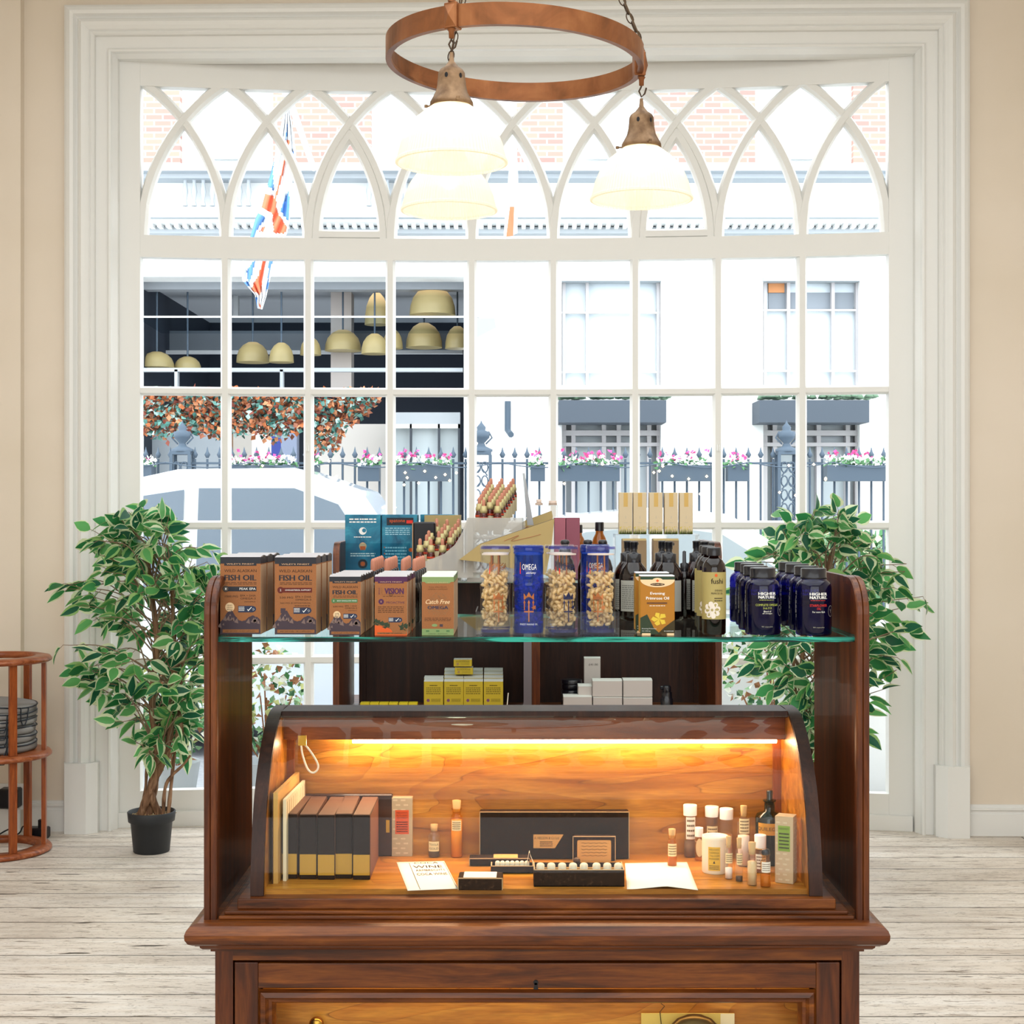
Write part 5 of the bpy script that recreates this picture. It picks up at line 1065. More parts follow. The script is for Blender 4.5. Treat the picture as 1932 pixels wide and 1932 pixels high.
# amber bottle with black cap
def amber(cx, lab, top=985, Y=4.35):
    h_ = PZ(top, Y) - ZR2; t = thing('amber_bottle', lab, 'bottle', (PX(cx, Y), Y, ZR2), 0, 'round amber bottles'); R = .026
    mb = MB(); mb.lathe([(R * .95, 0), (R, .004), (R, h_ * .5), (R * .93, h_ * .6), (R * .7, h_ * .72), (R * .46, h_ * .79), (R * .42, h_ * .84)], AMBL, n=24); mb.build('body', t)
    mb = MB(); mb.lathe([(R * .5, h_ * .84), (R * .5, h_ * .985), (R * .46, h_), (0, h_)], CAPB, n=20); mb.build('cap', t); return t
amber(1131, 'amber bottle with a black cap above the rightmost clear tube'); amber(1091, 'amber bottle mostly hidden behind the mauve cartons', 990, 4.48)
# cream cartons on a riser
rs = thing('acrylic_riser', 'clear acrylic riser carrying five cream cartons', 'stand', (PX(1240, 4.25), 4.25, ZR2)); zr = PZ(1008, 4.25) - ZR2; wr = 79 / F * 4.25
mb = MB(); mb.box(-wr, wr, 0, .08, zr - .003, zr, ACW); mb.build('top_plate', rs)
for s in (-1, 1): mb = MB(); mb.box(s * wr - .0015, s * wr + .0015, 0, .08, 0, zr, ACW); mb.build('leg', rs)
CRM = M('cream_card', '#cbb999', .6); GD = M('gold_print', '#c8a45c', .4); GG = M('grass_print', '#6f7d2c', .6); GY = M('yellow_flower_print', '#c9b53a', .6)
for i, (a, b) in enumerate(((1168, 1193), (1195, 1220), (1225.5, 1250), (1254, 1279), (1282.5, 1307))):
    loc = (PX((a + b) / 2, 4.255), 4.255, ZR2 + zr)
    if i == 0:
        c0 = t = thing('cream_carton', '', 'carton', loc, 0, 'cream cartons on the riser'); w_, h_ = .0378, .1195
        mb = MB(); mb.rbox(-w_ / 2, w_ / 2, 0, .036, 0, h_, CRM, .0008); mb.build('box', t)
        p = MB(); rect(p, -.006, .006, h_ * .66, h_ * .99, -.0003, GD); p.txt('\u03c8', 0, h_ * .39, .006, .011, -.0003, GRL); rect(p, -.005, .005, h_ * .27, h_ * .275, -.0003, GRL); r = random.Random(6)
        for q in range(60): x_ = r.uniform(-w_ / 2, w_ / 2 - .002); z_ = r.random() * .014; p.poly([(x_, -.0003, 0), (x_ + .002, -.0003, 0), (x_ + .001, -.0003, z_ + .004)], GG)
        for q in range(22): x_ = r.uniform(-w_ / 2, w_ / 2 - .002); z_ = r.uniform(.012, .022); disc(p, x_, z_, .0011, -.0004, GY, 6)
        p.build('printed_front', t)
    else: t = dup(c0, loc)
    t['label'] = 'cream carton with grass print on the riser, ' + ['leftmost', 'second from left', 'middle one', 'second from right', 'rightmost'][i]
# tan boxes behind the pump bottles
for i, (a, b) in enumerate(((1175, 1220), (1233, 1281))):
    t = thing('tan_carton', 'tan flap-top carton behind the pump bottles, ' + ('left one' if i == 0 else 'right one'), 'carton', (PX((a + b) / 2, 4.4), 4.4, ZR2), 0, 'tan flap-top cartons'); w_ = (b - a) / F * 4.4; h_ = PZ(1020, 4.4) - ZR2
    mb = MB(); mb.rbox(-w_ / 2, w_ / 2, 0, .06, 0, h_, M('light_tan_card', '#b09676', .7), .001); mb.build('box', t); mb = MB(); mb.prism([(0, h_), (.02, h_ + .006), (.05, h_ + .004), (.06, h_)], -w_ / 2, w_ / 2, TAN, 'x'); mb.build('flap', t)
# lower shelf of the rear cabinet
ZL = .9005
YB = M('mustard_card', '#c2a92c', .5); YBW = M('white_lid_card', '#dcdcd6', .5)
def ybox(w=.056, h=.099, d=.045, top=YBW):
    t = thing('remedy_carton', '', 'carton', (0, 0, 0), 0, 'mustard cartons'); mb = MB(); mb.rbox(-w / 2, w / 2, 0, d, 0, h, YB, .0008); mb.build('box', t); mb = MB(); mb.prism([(0, h), (d * .4, h + .003), (d, h + .004), (d, h)], -w / 2, w / 2, top, 'x'); mb.build('lid', t)
    p = MB(); lines(p, -w * .2, w * .2, h * .86, h * .91, 1, -.0003, INK, 9); lines(p, -w * .38, w * .38, h * .62, h * .84, 4, -.0003, M('olive_ink', '#6f6420', .6), 3)
    for q in (.45, .25): disc(p, -w * .28, h * q, .0045, -.0003, M('plum_ink', '#7a4a6a', .6)); lines(p, -w * .12, w * .36, h * (q - .05), h * (q + .05), 3, -.0003, M('olive_ink', '#6f6420', .6), 5)
    p.build('printed_front', t); return t
y0 = ybox(); k = 0
for ci, cx in enumerate((818, 856, 893, 931)):
    for i in range(4 if ci else 2):
        z_ = ZL + .008 * i; loc = (PX(cx, 4.3 + .05 * i), 4.3 + .05 * i, ZL); o = y0 if k == 0 else dup(y0, loc); o.location = loc; k += 1
        o.scale = (1, 1, 1 + (.05 if ci else .03) * i + .0)
        o['label'] = 'mustard carton with white lid, %s column, %s' % (['leftmost', 'second', 'third', 'rightmost'][ci], (ORD[i] + ' from front') if i else 'front one')
for i in range(2):
    o = dup(y0, (PX(875 - 2 * i, 4.36), 4.36, ZL + .104 + .009 + .0235 * i), 0, 'small mustard carton lying on top of the carton block, ' + ('lower' if i == 0 else 'upper') + ' of two'); o.scale = (.95, .9, .2)
for i, a in enumerate((688, 706, 724, 742, 761, 779)):
    w_ = 17 / F * 4.3
    if i == 0:
        s0 = t = thing('yellow_packet', '', 'packet', (0, 0, 0), 0, 'low yellow packets'); mb = MB(); mb.rbox(-w_ / 2, w_ / 2, 0, .03, 0, PZ(1326, 4.3) - ZL, M('yellow_card', '#d9c21f', .5), .0006); mb.build('box', t); mb = MB(); lines(mb, -w_ * .3, w_ * .3, .026, .03, 1, -.0003, INK, 3); mb.build('print', t)
    else: t = dup(s0, (0, 0, 0))
    t.location = (PX(a, 4.3), 4.3, ZL); t['label'] = 'low yellow packet on the rear lower shelf, ' + ['leftmost', 'second from left', 'third from left', 'fourth from left', 'fifth from left', 'rightmost'][i]
GB = M('grey_white_card', '#c4bcb6', .6)
def gbox(a, b, yt, yb, Y, lab, txt=None, d=.06):
    t = thing('white_carton', lab, 'carton', (PX((a + b) / 2, Y), Y, PZ(yb, Y) if yb < 1330 else ZL), 0, 'off-white cartons'); w_ = (b - a) / F * Y; h_ = PZ(yt, Y) - t.location.z
    mb = MB(); mb.rbox(-w_ / 2, w_ / 2, 0, d, 0, h_, GB, .0012); mb.build('box', t); mb = MB(); mb.prism([(0, h_ - .0005), (d * .4, h_ + .004), (d, h_ + .002), (d, h_ - .0005)], -w_ / 2, w_ / 2, YBW, 'x'); mb.build('lid', t)
    if txt: mb = MB(); mb.txt(txt, w_ * .06, h_ * .88, w_ * .55, .006, -.0004, INK); mb.build('price_print', t)
gbox(1063, 1117, 1315, 1340, 4.3, 'off-white carton, bottom row left'); gbox(1119, 1174, 1316, 1340, 4.3, 'off-white carton, bottom row middle'); gbox(1176, 1231, 1317, 1340, 4.3, 'off-white carton, bottom row right')
gbox(1118, 1174, 1285, 1314.5, 4.305, 'off-white carton, upper row left'); gbox(1176, 1231, 1284, 1315, 4.305, 'off-white carton, upper row right'); gbox(1091, 1117, 1295, 1313, 4.32, 'small off-white carton under the tall priced one')
gbox(1102, 1133, 1242, 1340, 4.42, 'tall off-white carton with printed price', '\u00a341.00', .03)
for i in range(3):
    if i == 0:
        j1 = t = thing('black_jar', '', 'jar', (0, 0, 0), 0, 'black jars'); mb = MB(); mb.lathe([(.028, 0), (.03, .002), (.03, .015), (.028, .017)], CAPB, n=24); mb.build('body', t); mb = MB(); mb.lathe([(.031, .0175), (.031, .029), (.029, .0305), (0, .0305)], CAPB, n=24); mb.build('lid', t)
    else: t = dup(j1, (0, 0, 0))
    t.location = (PX(1079, 4.42), 4.42, ZL + .031 * i); t['label'] = 'shiny black jar left of the priced carton, ' + ['bottom', 'middle', 'top'][i] + ' of the stack'
t = thing('pump_bottle', 'black airless pump bottle right of the off-white cartons', 'bottle', (PX(1258, 4.3), 4.3, ZL)); mb = MB(); mb.lathe([(.017, 0), (.018, .002), (.018, .05), (.015, .052), (.015, .07)], CAPB, n=20); mb.build('body', t); mb = MB(); mb.lathe([(.012, .07), (.013, .084), (.009, .088), (0, .088)], CAPB, n=16); mb.rbox(-.02, 0, -.006, .006, .076, .086, CAPB, .002); mb.build('pump', t)
mb = MB(); mb.tube([(PX(955, 4.28), 4.28, ZL), (PX(959, 4.3), 4.3, ZL + .066)], .0022, CHROME); tag(mb.build('steel_rod'), 'short steel rod right of the mustard cartons', 'rod')

# ------------------------------------------------------------------ antiques in the lit case
ZF = .8482
AGED = M('aged_paper', '#c89a5c', .8); BLK = M('worn_black_paper', '#1b1614', .75, spec=.1); base(BLK, ramp(BLK, noise(BLK, coords(BLK), 220, 3, 1), [(.25, '#1a110b'), (.6, '#2c1d13'), (.78, '#5c4632')])); WORN = M('worn_edge', '#b89a70', .8); PAPER = M('old_white_paper', '#e9e2d2', .8); TANB = M('tan_board', '#c49a52', .7); IVB = M('ivory_board', '#dccfae', .7)
def fy(y): return onz(y, ZF)
t = thing('folder_board', 'tan board leaning upright at the left end of the case', 'board', (-.411, 2.58, ZF), 0, 'upright boards'); mb = MB(); mb.prism([(-.004, 0), (.004, 0), (.012, .205), (.005, .205)], 0, .158, TANB, 'z'); mb.prism([(-.006, 0), (-.0045, 0), (.0035, .205), (.002, .205)], 0, .156, M('dark_spine', '#4a2c18', .7), 'z'); mb.build('board', t)
t = thing('folder_board', 'ivory ruled board in front of the tan one', 'board', (-.398, 2.598, ZF), 0, 'upright boards'); mb = MB(); mb.prism([(-.003, 0), (.003, 0), (.010, .185), (.005, .185)], 0, .143, IVB, 'z'); mb.build('board', t); mb = MB()
for i in range(10): mb.prism([(.0033 + .007 * (i + .5) / 10, .185 * (i + .4) / 10), (.0036 + .007 * (i + .5) / 10, .185 * (i + .4) / 10), (.0038 + .007 * (i + .6) / 10, .185 * (i + .45) / 10)], .01, .138, M('ruled_line', '#b0a27c', .8), 'z')
mb.build('ruled_lines', t)
BK = M('ledger_black', '#261a14', .7, spec=.1); BKT = M('ledger_brown', '#5e4436', .6); YL = M('mustard_label', '#b48a2c', .6)
for i, (a, b, yb) in enumerate(((528, 561, 1658), (564, 598, 1659), (598.5, 632, 1660), (633, 664, 1658), (666, 698, 1660))):
    Y = fy(yb); w_ = (b - a) / F * Y - .0008
    if i == 0:
        b0 = t = thing('ledger_box', '', 'box file', (0, 0, 0), 0, 'black ledger boxes'); mb = MB(); mb.rbox(-w_ / 2, w_ / 2, 0, .165, 0, .113, BK, .0015); mb.build('box', t)
        mb = MB(); mb.rbox(-w_ / 2 + .0005, w_ / 2 - .0005, .001, .164, .1125, .1145, BKT, .0006); mb.build('lid', t); mb = MB(); mb.box(-w_ / 2 + .0005, w_ / 2 - .0005, -.0006, 0, .008, .044, YL); mb.build('label', t)
        mb = MB(); mb.box(w_ / 2 - .0001, w_ / 2 + .0003, .002, .163, .001, .112, M('brown_cloth', '#6b4636', .7)); mb.build('side_cloth', t)
    else: t = dup(b0, (0, 0, 0))
    t.location = (PX((a + b) / 2, Y) + 0.004 * 0, Y, ZF); t.rotation_euler = (0, 0, (-.02, .01, -.015, .02, 0)[i]); t['label'] = 'black ledger box with mustard label, ' + ['leftmost', 'second from left', 'middle', 'second from right', 'rightmost'][i] + ' of five'
Y = 2.783; t = thing('ledger_case', 'flat dark wooden lid standing behind the ledger boxes', 'lid', (PX(657, Y), Y, ZF)); mb = MB(); mb.rbox(-.082, .083, 0, .012, 0, PZ(1499, Y) - ZF, wood('dark_box_wood', '#2a1710', '#3e2418', '#543322', 'x'), .002); mb.build('lid', t); mb = MB(); mb.box(.071, .0775, -.0012, 0, .045, .068, YL); mb.build('paper_tag', t)
# patterned carton with orange label
def patt(name, lab, x, Y, w_, h_, d, rz, lc, lines_, z0, z1, mcol='#b5a283'):
    t = thing(name, lab, 'carton', (x, Y, ZF), rz, 'patterned ointment cartons'); PM = M('taupe_card_' + mcol[1:], mcol, .7); PL = M('pale_brick_print', '#cdbb9a', .7)
    mb = MB(); mb.rbox(-w_ / 2, w_ / 2, 0, d, 0, h_, PM, .0006); mb.build('box', t); p = MB(); r = 0
    for i in range(int(h_ / .009)):
        for j in range(3):
            x_ = -w_ / 2 + w_ * (j + (.15 if i % 2 else .5)) / 2.6; z_ = .005 + i * .009
            if x_ + w_ * .22 < w_ / 2: rect(p, x_, x_ + w_ * .22, z_, z_ + .003, -.0002, PL)
        for j in range(2): yy = d * (.15 + .45 * j + .2 * (i % 2)); p.poly([(w_ / 2 + .0002, yy, .005 + i * .009), (w_ / 2 + .0002, yy + d * .25, .005 + i * .009), (w_ / 2 + .0002, yy + d * .25, .008 + i * .009), (w_ / 2 + .0002, yy, .008 + i * .009)], PL)
    p.build('pattern', t); p = MB(); rect(p, -w_ * .33, w_ * .33, h_ * z0, h_ * z1, -.0004, lc); n = len(lines_)
    for i, s in enumerate(lines_): p.txt(s, 0, h_ * z1 - .005 - .0048 * i, w_ * .52, .0032, -.0006, INK)
    lines(p, -w_ * .27, w_ * .27, h_ * z0 + .003, h_ * z1 - .006 - .0048 * n, 5, -.0006, INK, 2); p.build('label', t); return t
Y = fy(1616) ; patt('ointment_carton', 'tall patterned carton with an orange label beside the ledger boxes', PX(758.5, Y), Y, .0385, PZ(1505, Y) - ZF, .02, 0, M('orange_label', '#d0562c', .6), ("NELSON'S", 'RUTA GRAV', 'OINTMENT'), .38, .79)
Y = 2.578; patt('ointment_carton', 'patterned carton with a green label at the right front of the case', PX(1480, Y) , Y + .004, .032, .1165, .028, -.42, M('green_label', '#7f9a34', .6), ("NELSON'S",), .48, .86, '#c0a684')
# jars and vials
CLG = clear('clear_vial_glass', (.93, .93, .91), 1.45, .03, .04, '#f2e6d2', maxr=.6); CORK = M('cork', '#c09a66', .85); WCAP = M('white_screw_cap', '#f0ece4', .5); AMV = clear('amber_vial_glass', (.96, .76, .42), 1.4, .04, .15, '#c88a38'); GRV = clear('green_bottle_glass', (.20, .32, .10), 1.5, .05, .35, '#141c08', maxr=.5)
LAB = M('cream_old_label', '#e2cf9e', .7)
def vial(name, lab, x, yb, wpx, ytop, glass, neck=.55, neckh=.2, cap=('cork', .14), fill=None, label=None, cat='vial', sq=False, txt=None, Yo=None, tang=0, tw=1.6):
    Y = Yo or fy(yb); R = wpx / 2 / F * Y; Y = Y + R * .6; H = PZ(ytop, Y) - ZF; ch = H * cap[1]; bh = H - ch
    t = thing(name, lab, cat, (PX(x, Y), Y, ZF)); mb = MB()
    if neck < 1: pr = [(R * .93, 0), (R, .002), (R, bh * (1 - neckh) - R * .35), (R * .9, bh * (1 - neckh) - R * .1), (R * neck, bh * (1 - neckh) + R * .12), (R * neck, bh - .003), (R * neck * 1.25, bh - .0025), (R * neck * 1.25, bh)]
    else: pr = [(R * .93, 0), (R, .002), (R, bh)]
    if sq: mb.rbox(-R * .95, R * .95, -R * .7, R * .7, 0, bh * .8, glass, .002); mb.lathe([(R * .6, bh * .8), (R * .6, bh)], glass, n=16, caps=False)
    else: mb.lathe(pr, glass, n=24)
    mb.build('glass', t)
    mb = MB(); rc_ = R * (neck if neck < 1 else .95)
    if cap[0] == 'cork': mb.lathe([(rc_ * .85, bh - .006), (rc_ * 1.05, H), (0, H)], CORK, n=18)
    elif cap[0] == 'white': mb.lathe([(rc_ * 1.12, bh - .002), (rc_ * 1.14, H - .001), (rc_ * 1.08, H), (0, H)], WCAP, n=24, fn=lambda a, z: 1 + .01 * math.sin(a * 30))
    elif cap[0] == 'black': mb.lathe([(rc_ * 1.1, bh - .002), (rc_ * 1.2, bh + ch * .5), (rc_ * .9, H), (0, H)], CAPB, n=20)
    else: mb.lathe([(rc_ * .8, bh - .004), (rc_ * .55, bh + ch * .2), (rc_ * .62, H - .002), (rc_ * .5, H), (0, H)], glass, n=16)
    mb.build({'cork': 'cork', 'white': 'cap', 'black': 'cap'}.get(cap[0], 'stopper'), t)
    if fill:
        mb = MB(); top = fill[1] * H; mb.lathe([(0, .001), (R * .9, .0015), (R * .9, top), (0, top + .0005)], M('fill_' + fill[0][1:], fill[0], .7), n=20, caps=False); mb.build('contents', t)
    if label:
        mb = MB(); z0, z1, wl = label[:3]; lm = label[3] if len(label) > 3 else LAB
        if sq: mb.poly([(R * .8 * math.cos(a), -R * .71, (z0 + z1) / 2 * H + (z1 - z0) / 2 * H * math.sin(a)) for a in [2 * PI * i / 20 for i in range(20)]], lm)
        else:
            wrap(mb, R * 1.012, -R * wl, R * wl, z0 * H, z1 * H, lm, 12); wlines(mb, R * 1.03, -R * wl * .8, R * wl * .8, z0 * H + .002, z1 * H - .002, 4, M('sepia_ink', '#6e5230', .7), 4) if not txt else None
        if txt:
            for i, s in enumerate(txt): mb.txt(s, 0, z1 * H - (z1 - z0) * H * (i + .75) / (len(txt) + .5), R * wl * tw, (z1 - z0) * H / (len(txt) + .5) * .55, 0, INK, place=onto(R * 1.03, 0, tang))
        mb.build('label', t)
    return t
vial('medicine_bottle', 'small clear corked bottle of dark granules with round label', 819, 1618, 23, 1555, CLG, .6, .2, ('cork', .1), ('#4a3c30', .3), (.2, .5, 1.0), 'bottle', txt=('TOOLA', 'GOLD'))
vial('test_tube', 'tall corked tube of orange powder in the left half of the case', 861.5, 1618, 22.5, 1510, AMV, .7, .14, ('cork', .14), ('#eab04a', .66), (.48, .66, .9), 'vial')
vial('vial', 'small amber corked vial standing at the corner of the right paper', 1268, 1634.7, 18, 1564, AMV, .72, .2, ('cork', .16), ('#b86a22', .5), (.28, .62, 1.1))
vial('specimen_jar', 'tallest white-capped glass tube, leftmost of the group', 1302, 1618, 24, 1518, CLG, 1, 0, ('white', .18), ('#6f5440', .3), (.36, .78, .8, PAPER), 'jar')
vial('medicine_bottle', 'small square amber bottle with a white cap left of the powder tin', 1319, 1624, 17.5, 1561, AMV, .8, .2, ('white', .24), None, (.12, .68, 1, LAB), 'bottle', True)
vial('specimen_jar', 'white-capped clear jar behind the powder tin, left one', 1343, 1617, 24, 1521, CLG, 1, 0, ('white', .18), ('#c98c4c', .3), (.3, .62, 1, LAB), 'jar')
vial('specimen_jar', 'white-capped clear jar of orange powder behind the tin, right one', 1370.5, 1620, 24, 1525, CLG, 1, 0, ('white', .19), ('#d79a55', .48), None, 'jar')
vial('medicine_bottle', 'tall corked bottle half full of milky liquid', 1403, 1634.7, 24, 1520, CLG, .5, .17, ('cork', .12), ('#ead9cc', .5), (.55, .8, .9), 'bottle')
vial('vial', 'slim corked vial of white powder beside the tin', 1375, 1659, 15, 1578, CLG, .66, .16, ('cork', .18), ('#efe2da', .26), (.38, .62, 1.1, LAB))
vial('vial', 'slim corked vial with a few dark seeds at the bottom', 1394.6, 1664, 14, 1581, CLG, .66, .14, ('cork', .16), ('#3b2f2c', .12), (.4, .66, .9, LAB))
vial('vial', 'corked vial of pale fibres near the front right', 1419, 1671, 19, 1589, CLG, .72, .16, ('cork', .2), ('#d8b888', .55), None)
vial('medicine_bottle', 'brown bottle with a large white cap behind the front vials', 1434.5, 1646, 22, 1575, AMV, .9, .1, ('white', .34), ('#7a4016', .4), (.1, .5, 1.1, PAPER), 'bottle')
vial('vial', 'amber vial with a black cap and round label at the front right', 1444.3, 1674, 19.5, 1602, AMV, .72, .2, ('black', .12), ('#c07a24', .3), (.4, .68, 1, PAPER))
vial('apothecary_bottle', 'large green apothecary bottle with glass stopper and gold label', 1452, 1630, 54, 1491, GRV, .37, .2, ('stopper', .13), None, (.42, .58, 1.05, M('gold_label', '#d0962e', .5)), 'bottle', txt=('QUILEG',), Yo=2.715, tang=-.42, tw=1.25)
vial('specimen_jar', 'white-lidded brown bottle hidden behind the green-labelled carton', 1476, 1640, 22, 1541, AMV, .9, .1, ('white', .1), ('#7a4016', .5), (.2, .7, 1.1, PAPER), 'jar', Yo=2.64)
Y = fy(1648) + .014; t = thing('powder_tin', 'round cream powder tin with yellow label', 'tin', (PX(1349, Y), Y, ZF)); R = 24.5 / F * Y; H = PZ(1576, Y) - ZF; mb = MB(); mb.lathe([(R * .97, 0), (R, .002), (R, H * .93), (R * .985, H), (R * .85, H), (R * .82, H * .97), (0, H * .97)], M('cream_tin', '#e4d6bd', .5), n=36); mb.build('tin', t)
p = MB(); wrap(p, R + .0003, -.011, .011, H * .1, H * .75, M('yellow_label', '#d9ae34', .6), 10, -.2); f = onto(R + .0006, 0, -.2)
for i, s in enumerate(("NELSON'S", 'CALENDULA', 'TALCUM', 'POWDER')): p.txt(s, 0, H * .68 - .0055 * i, .018, .0035, 0, INK, place=f)
p.txt('\u25b2', 0, H * .34, .004, .005, 0, INK, place=f); wlines(p, R + .0006, -.009, .009, H * .13, H * .26, 3, INK, 3, -.2); p.build('label', t)
# black boxes
def blackbox(lab, x0, x1, yb, h, d, name='black_box', rz=0, cat='box'):
    Y = fy(yb); t = thing(name, lab, cat, (PX((x0 + x1) / 2, Y), Y, ZF), rz); w_ = (x1 - x0) / F * Y
    mb = MB(); mb.rbox(-w_ / 2, w_ / 2, 0, d, 0, h, BLK, .0018); mb.build('box', t)
    e = MB()
    for (a, b, c, d_, e_, f_) in ((-w_ / 2 - .0003, w_ / 2 + .0003, -.0004, .0012, h - .0012, h + .0003), (-w_ / 2 - .0004, -w_ / 2 + .001, -.0004, .001, 0.001, h), (w_ / 2 - .001, w_ / 2 + .0004, -.0004, .001, .001, h)): e.box(a, b, c, d_, e_, f_, WORN)
    e.build('worn_edge', t); return t, w_
t, w_ = blackbox('long worn black box standing at the back with a torn paper label', 905, 1187, 1621, .088, .026); p = MB(); rect(p, -w_ / 2, w_ / 2, .0585, .0591, -.0004, M('seam', '#0a0807', .7)); x0 = -w_ / 2 + .1; p.poly([(x0, -.0005, .0205), (x0 + .04, -.0005, .0205), (x0 + .056, -.0005, .046), (x0, -.0005, .046)], AGED)
p.txt('A. NELSON & Co Ltd', x0 + .0245, .0395, .046, .0048, -.0007, INK); lines(p, x0 + .012, x0 + .036, .023, .034, 3, -.0007, INK, 3); p.build('label', t)
t, w_ = blackbox('small upright black box with a rounded handwritten label', 1081, 1161, 1622, .046, .018); t.location.y = 2.745; t.location.x = PX(1121, 2.745); p = MB(); pts = []
for cx_, cz_, a0 in ((w_ * .36, .036, 0), (-w_ * .36, .036, 90), (-w_ * .36, .002, 180), (w_ * .36, .002, 270)):
    for a in (0, 45, 90): q = math.radians(a0 + a); pts.append((cx_ + .003 * math.cos(q), -.0004, cz_ + .003 * math.sin(q)))
p.poly(pts, AGED)
for i in range(5): p.tube([(-w_ * .3 + w_ * .6 * k / 14, -.0006, .0335 - .0058 * i + .0009 * math.sin(k * 2.1 + i)) for k in range(15)], .0003, INK, 4)
p.build('label', t)
t, w_ = blackbox('small black box with a white-topped label lying in the left front', 864, 948, 1680, .021, .045, rz=-.02); p = MB(); p.box(-w_ * .38, w_ * .36, .003, .042, .021, .0218, PAPER); p.build('top_label', t)
t, w_ = blackbox('black slide lid with a cream band behind the small box', 885, 1000, 1637, .014, .032); p = MB(); p.box(-w_ * .1, w_ * .3, .002, .03, .014, .0147, AGED); p.build('paper_band', t); t.location.y += .012
def vialbox(lab, x0, x1, yb, h, d, n, sz, paper):
    Y = fy(yb); w_ = (x1 - x0) / F * Y; t = thing('vial_case', lab, 'box', (PX((x0 + x1) / 2, Y), Y, ZF)); mb = MB()
    for a, b, c, e in ((-w_ / 2, w_ / 2, 0, .0025), (-w_ / 2, w_ / 2, d - .0025, d), (-w_ / 2, -w_ / 2 + .0025, .0025, d - .0025), (w_ / 2 - .0025, w_ / 2, .0025, d - .0025)): mb.box(a, b, c, e, 0, h, BLK)
    mb.box(-w_ / 2, w_ / 2, 0, d, 0, .002, BLK); mb.build('box', t); mb = MB(); mb.box(-w_ / 2, w_ / 2, -.0004, .0015, h - .0006, h + .0006, WORN); mb.box(-w_ / 2, -w_ / 2 + .002, 0, d, h, h + .0006, WORN); mb.box(w_ / 2 - .002, w_ / 2, 0, d, h, h + .0006, WORN); mb.build('worn_edge', t)
    gname = 'corks in the ' + ('large' if sz > .006 else 'small') + ' vial case'
    for i in range(n):
        x = -w_ / 2 + .012 + (w_ - .024) * i / (n - 1) + (.003 if i > n / 2 else 0) * (1 if n == 8 else 0)
        if i == 0: v0 = o = thing('pillule_vial', '', 'vial', (0, 0, 0), 0, gname); mb = MB(); mb.lathe([(sz * .9, .002), (sz, .004), (sz, h * .7), (sz * .9, h * .85)], CLG, n=16); mb.build('glass', o); mb = MB(); mb.lathe([(sz * .9, h * .6), (sz * .95, h + .003), (sz * .75, h + .0055), (sz * .35, h + .0068), (0, h + .007)], M('pale_cork', '#e8d9bb', .8), n=16); mb.build('cork', o)
        else: o = dup(v0, (0, 0, 0))
        o.location = (t.location.x + x, Y + d * .42, ZF); o['label'] = 'pale stopper vial in the ' + ('large open case' if sz > .006 else 'small open case') + ', ' + (['leftmost', 'second from left', 'third from left', 'fourth from left', 'fifth from left', 'sixth from left', 'seventh from left', 'eighth from left'][i] if i < n - 1 else 'rightmost')
    return t, w_, h, d
t, w_, h, d = vialbox('large open black case holding eight stoppered vials', 1007, 1178, 1673, .029, .055, 8, .0075, False)
mb = MB(); mb.lathe([(.0, 0), (.006, .001), (.0065, .006), (.003, .009), (0, .0095)], M('dark_bronze', '#4a3522', .4, .5), (-w_ * .01, d, h - .001), 14); mb.build('clasp', t)
mb = MB(); mb.box(-w_ / 2 + .003, w_ / 2 - .003, .0255, .0275, .012, h - .002, AGED); mb.build('divider', t)
t, w_, h, d = vialbox('small open black case of vials with a curled paper', 926, 1007, 1648, .013, .03, 7, .0048, True)
mb = MB(); c = [tuple(v) for v in bez([(w_ * .33, .0, .013), (w_ * .36, .0, .022), (w_ * .40, 0, .036), (w_ * .43, 0, .028), (w_ * .5, 0, .016)], 5)]
for yy in (.006, .0068): mb.add([(a, yy + s * .014, b) for a, _, b in c for s in (0, 1)], [(2 * i, 2 * i + 1, 2 * i + 3, 2 * i + 2) for i in range(len(c) - 1)], PAPER, True)
mb.build('curled_paper', t)
# papers
def paper(lab, quad, bend=0, txts=(), ins=None):
    q = [Vector(px(x, y, fy(y))) for x, y in quad]; c = q[3]; t = thing('paper_sheet', lab, 'paper', (c.x, c.y, ZF)); mb = MB(); n = 14; v = []
    for i in range(n + 1):
        for j in range(n + 1):
            a, b = i / n, j / n; p = q[3].lerp(q[2], a).lerp(q[0].lerp(q[1], a), b); hgt = .0006 + bend * max(0, 1 - abs(a - .55) * 2.2) * (1 - b) ** 2; v.append((p.x - c.x, p.y - c.y, hgt))
    mb.add(v, [(i * (n + 1) + j, (i + 1) * (n + 1) + j, (i + 1) * (n + 1) + j + 1, i * (n + 1) + j + 1) for i in range(n) for j in range(n)], PAPER, True); o = mb.build('sheet', t); s = o.modifiers.new('t', 'SOLIDIFY'); s.thickness = .0003
    p = MB()
    def pl(u, w): P = q[3].lerp(q[2], u).lerp(q[0].lerp(q[1], u), w); return (P.x - c.x, P.y - c.y, .0013)
    for (s_, u, w, du, dw) in txts: p.txt(s_, u, w, du, dw, 0, INK, place=pl)
    if ins: ins(p, pl)
    p.build('print', t)
def rule(p, pl):
    p.add([pl(.245, .01), pl(.255, .01), pl(.255, .95), pl(.245, .95)], [(0, 1, 2, 3)], INK); p.add([pl(.97, .01), pl(.978, .01), pl(.978, .95), pl(.97, .95)], [(0, 1, 2, 3)], INK)
paper('printed price sheet with a ruled margin in the left front', [(748, 1627), (838, 1625), (865, 1677), (769, 1681)], 0, [('COCA', .6, .93, .5, .06), ('WINE', .6, .79, .6, .09), ('ARMBRECHTS', .62, .66, .6, .07), ('COCA WINE', .62, .52, .62, .08)], rule)
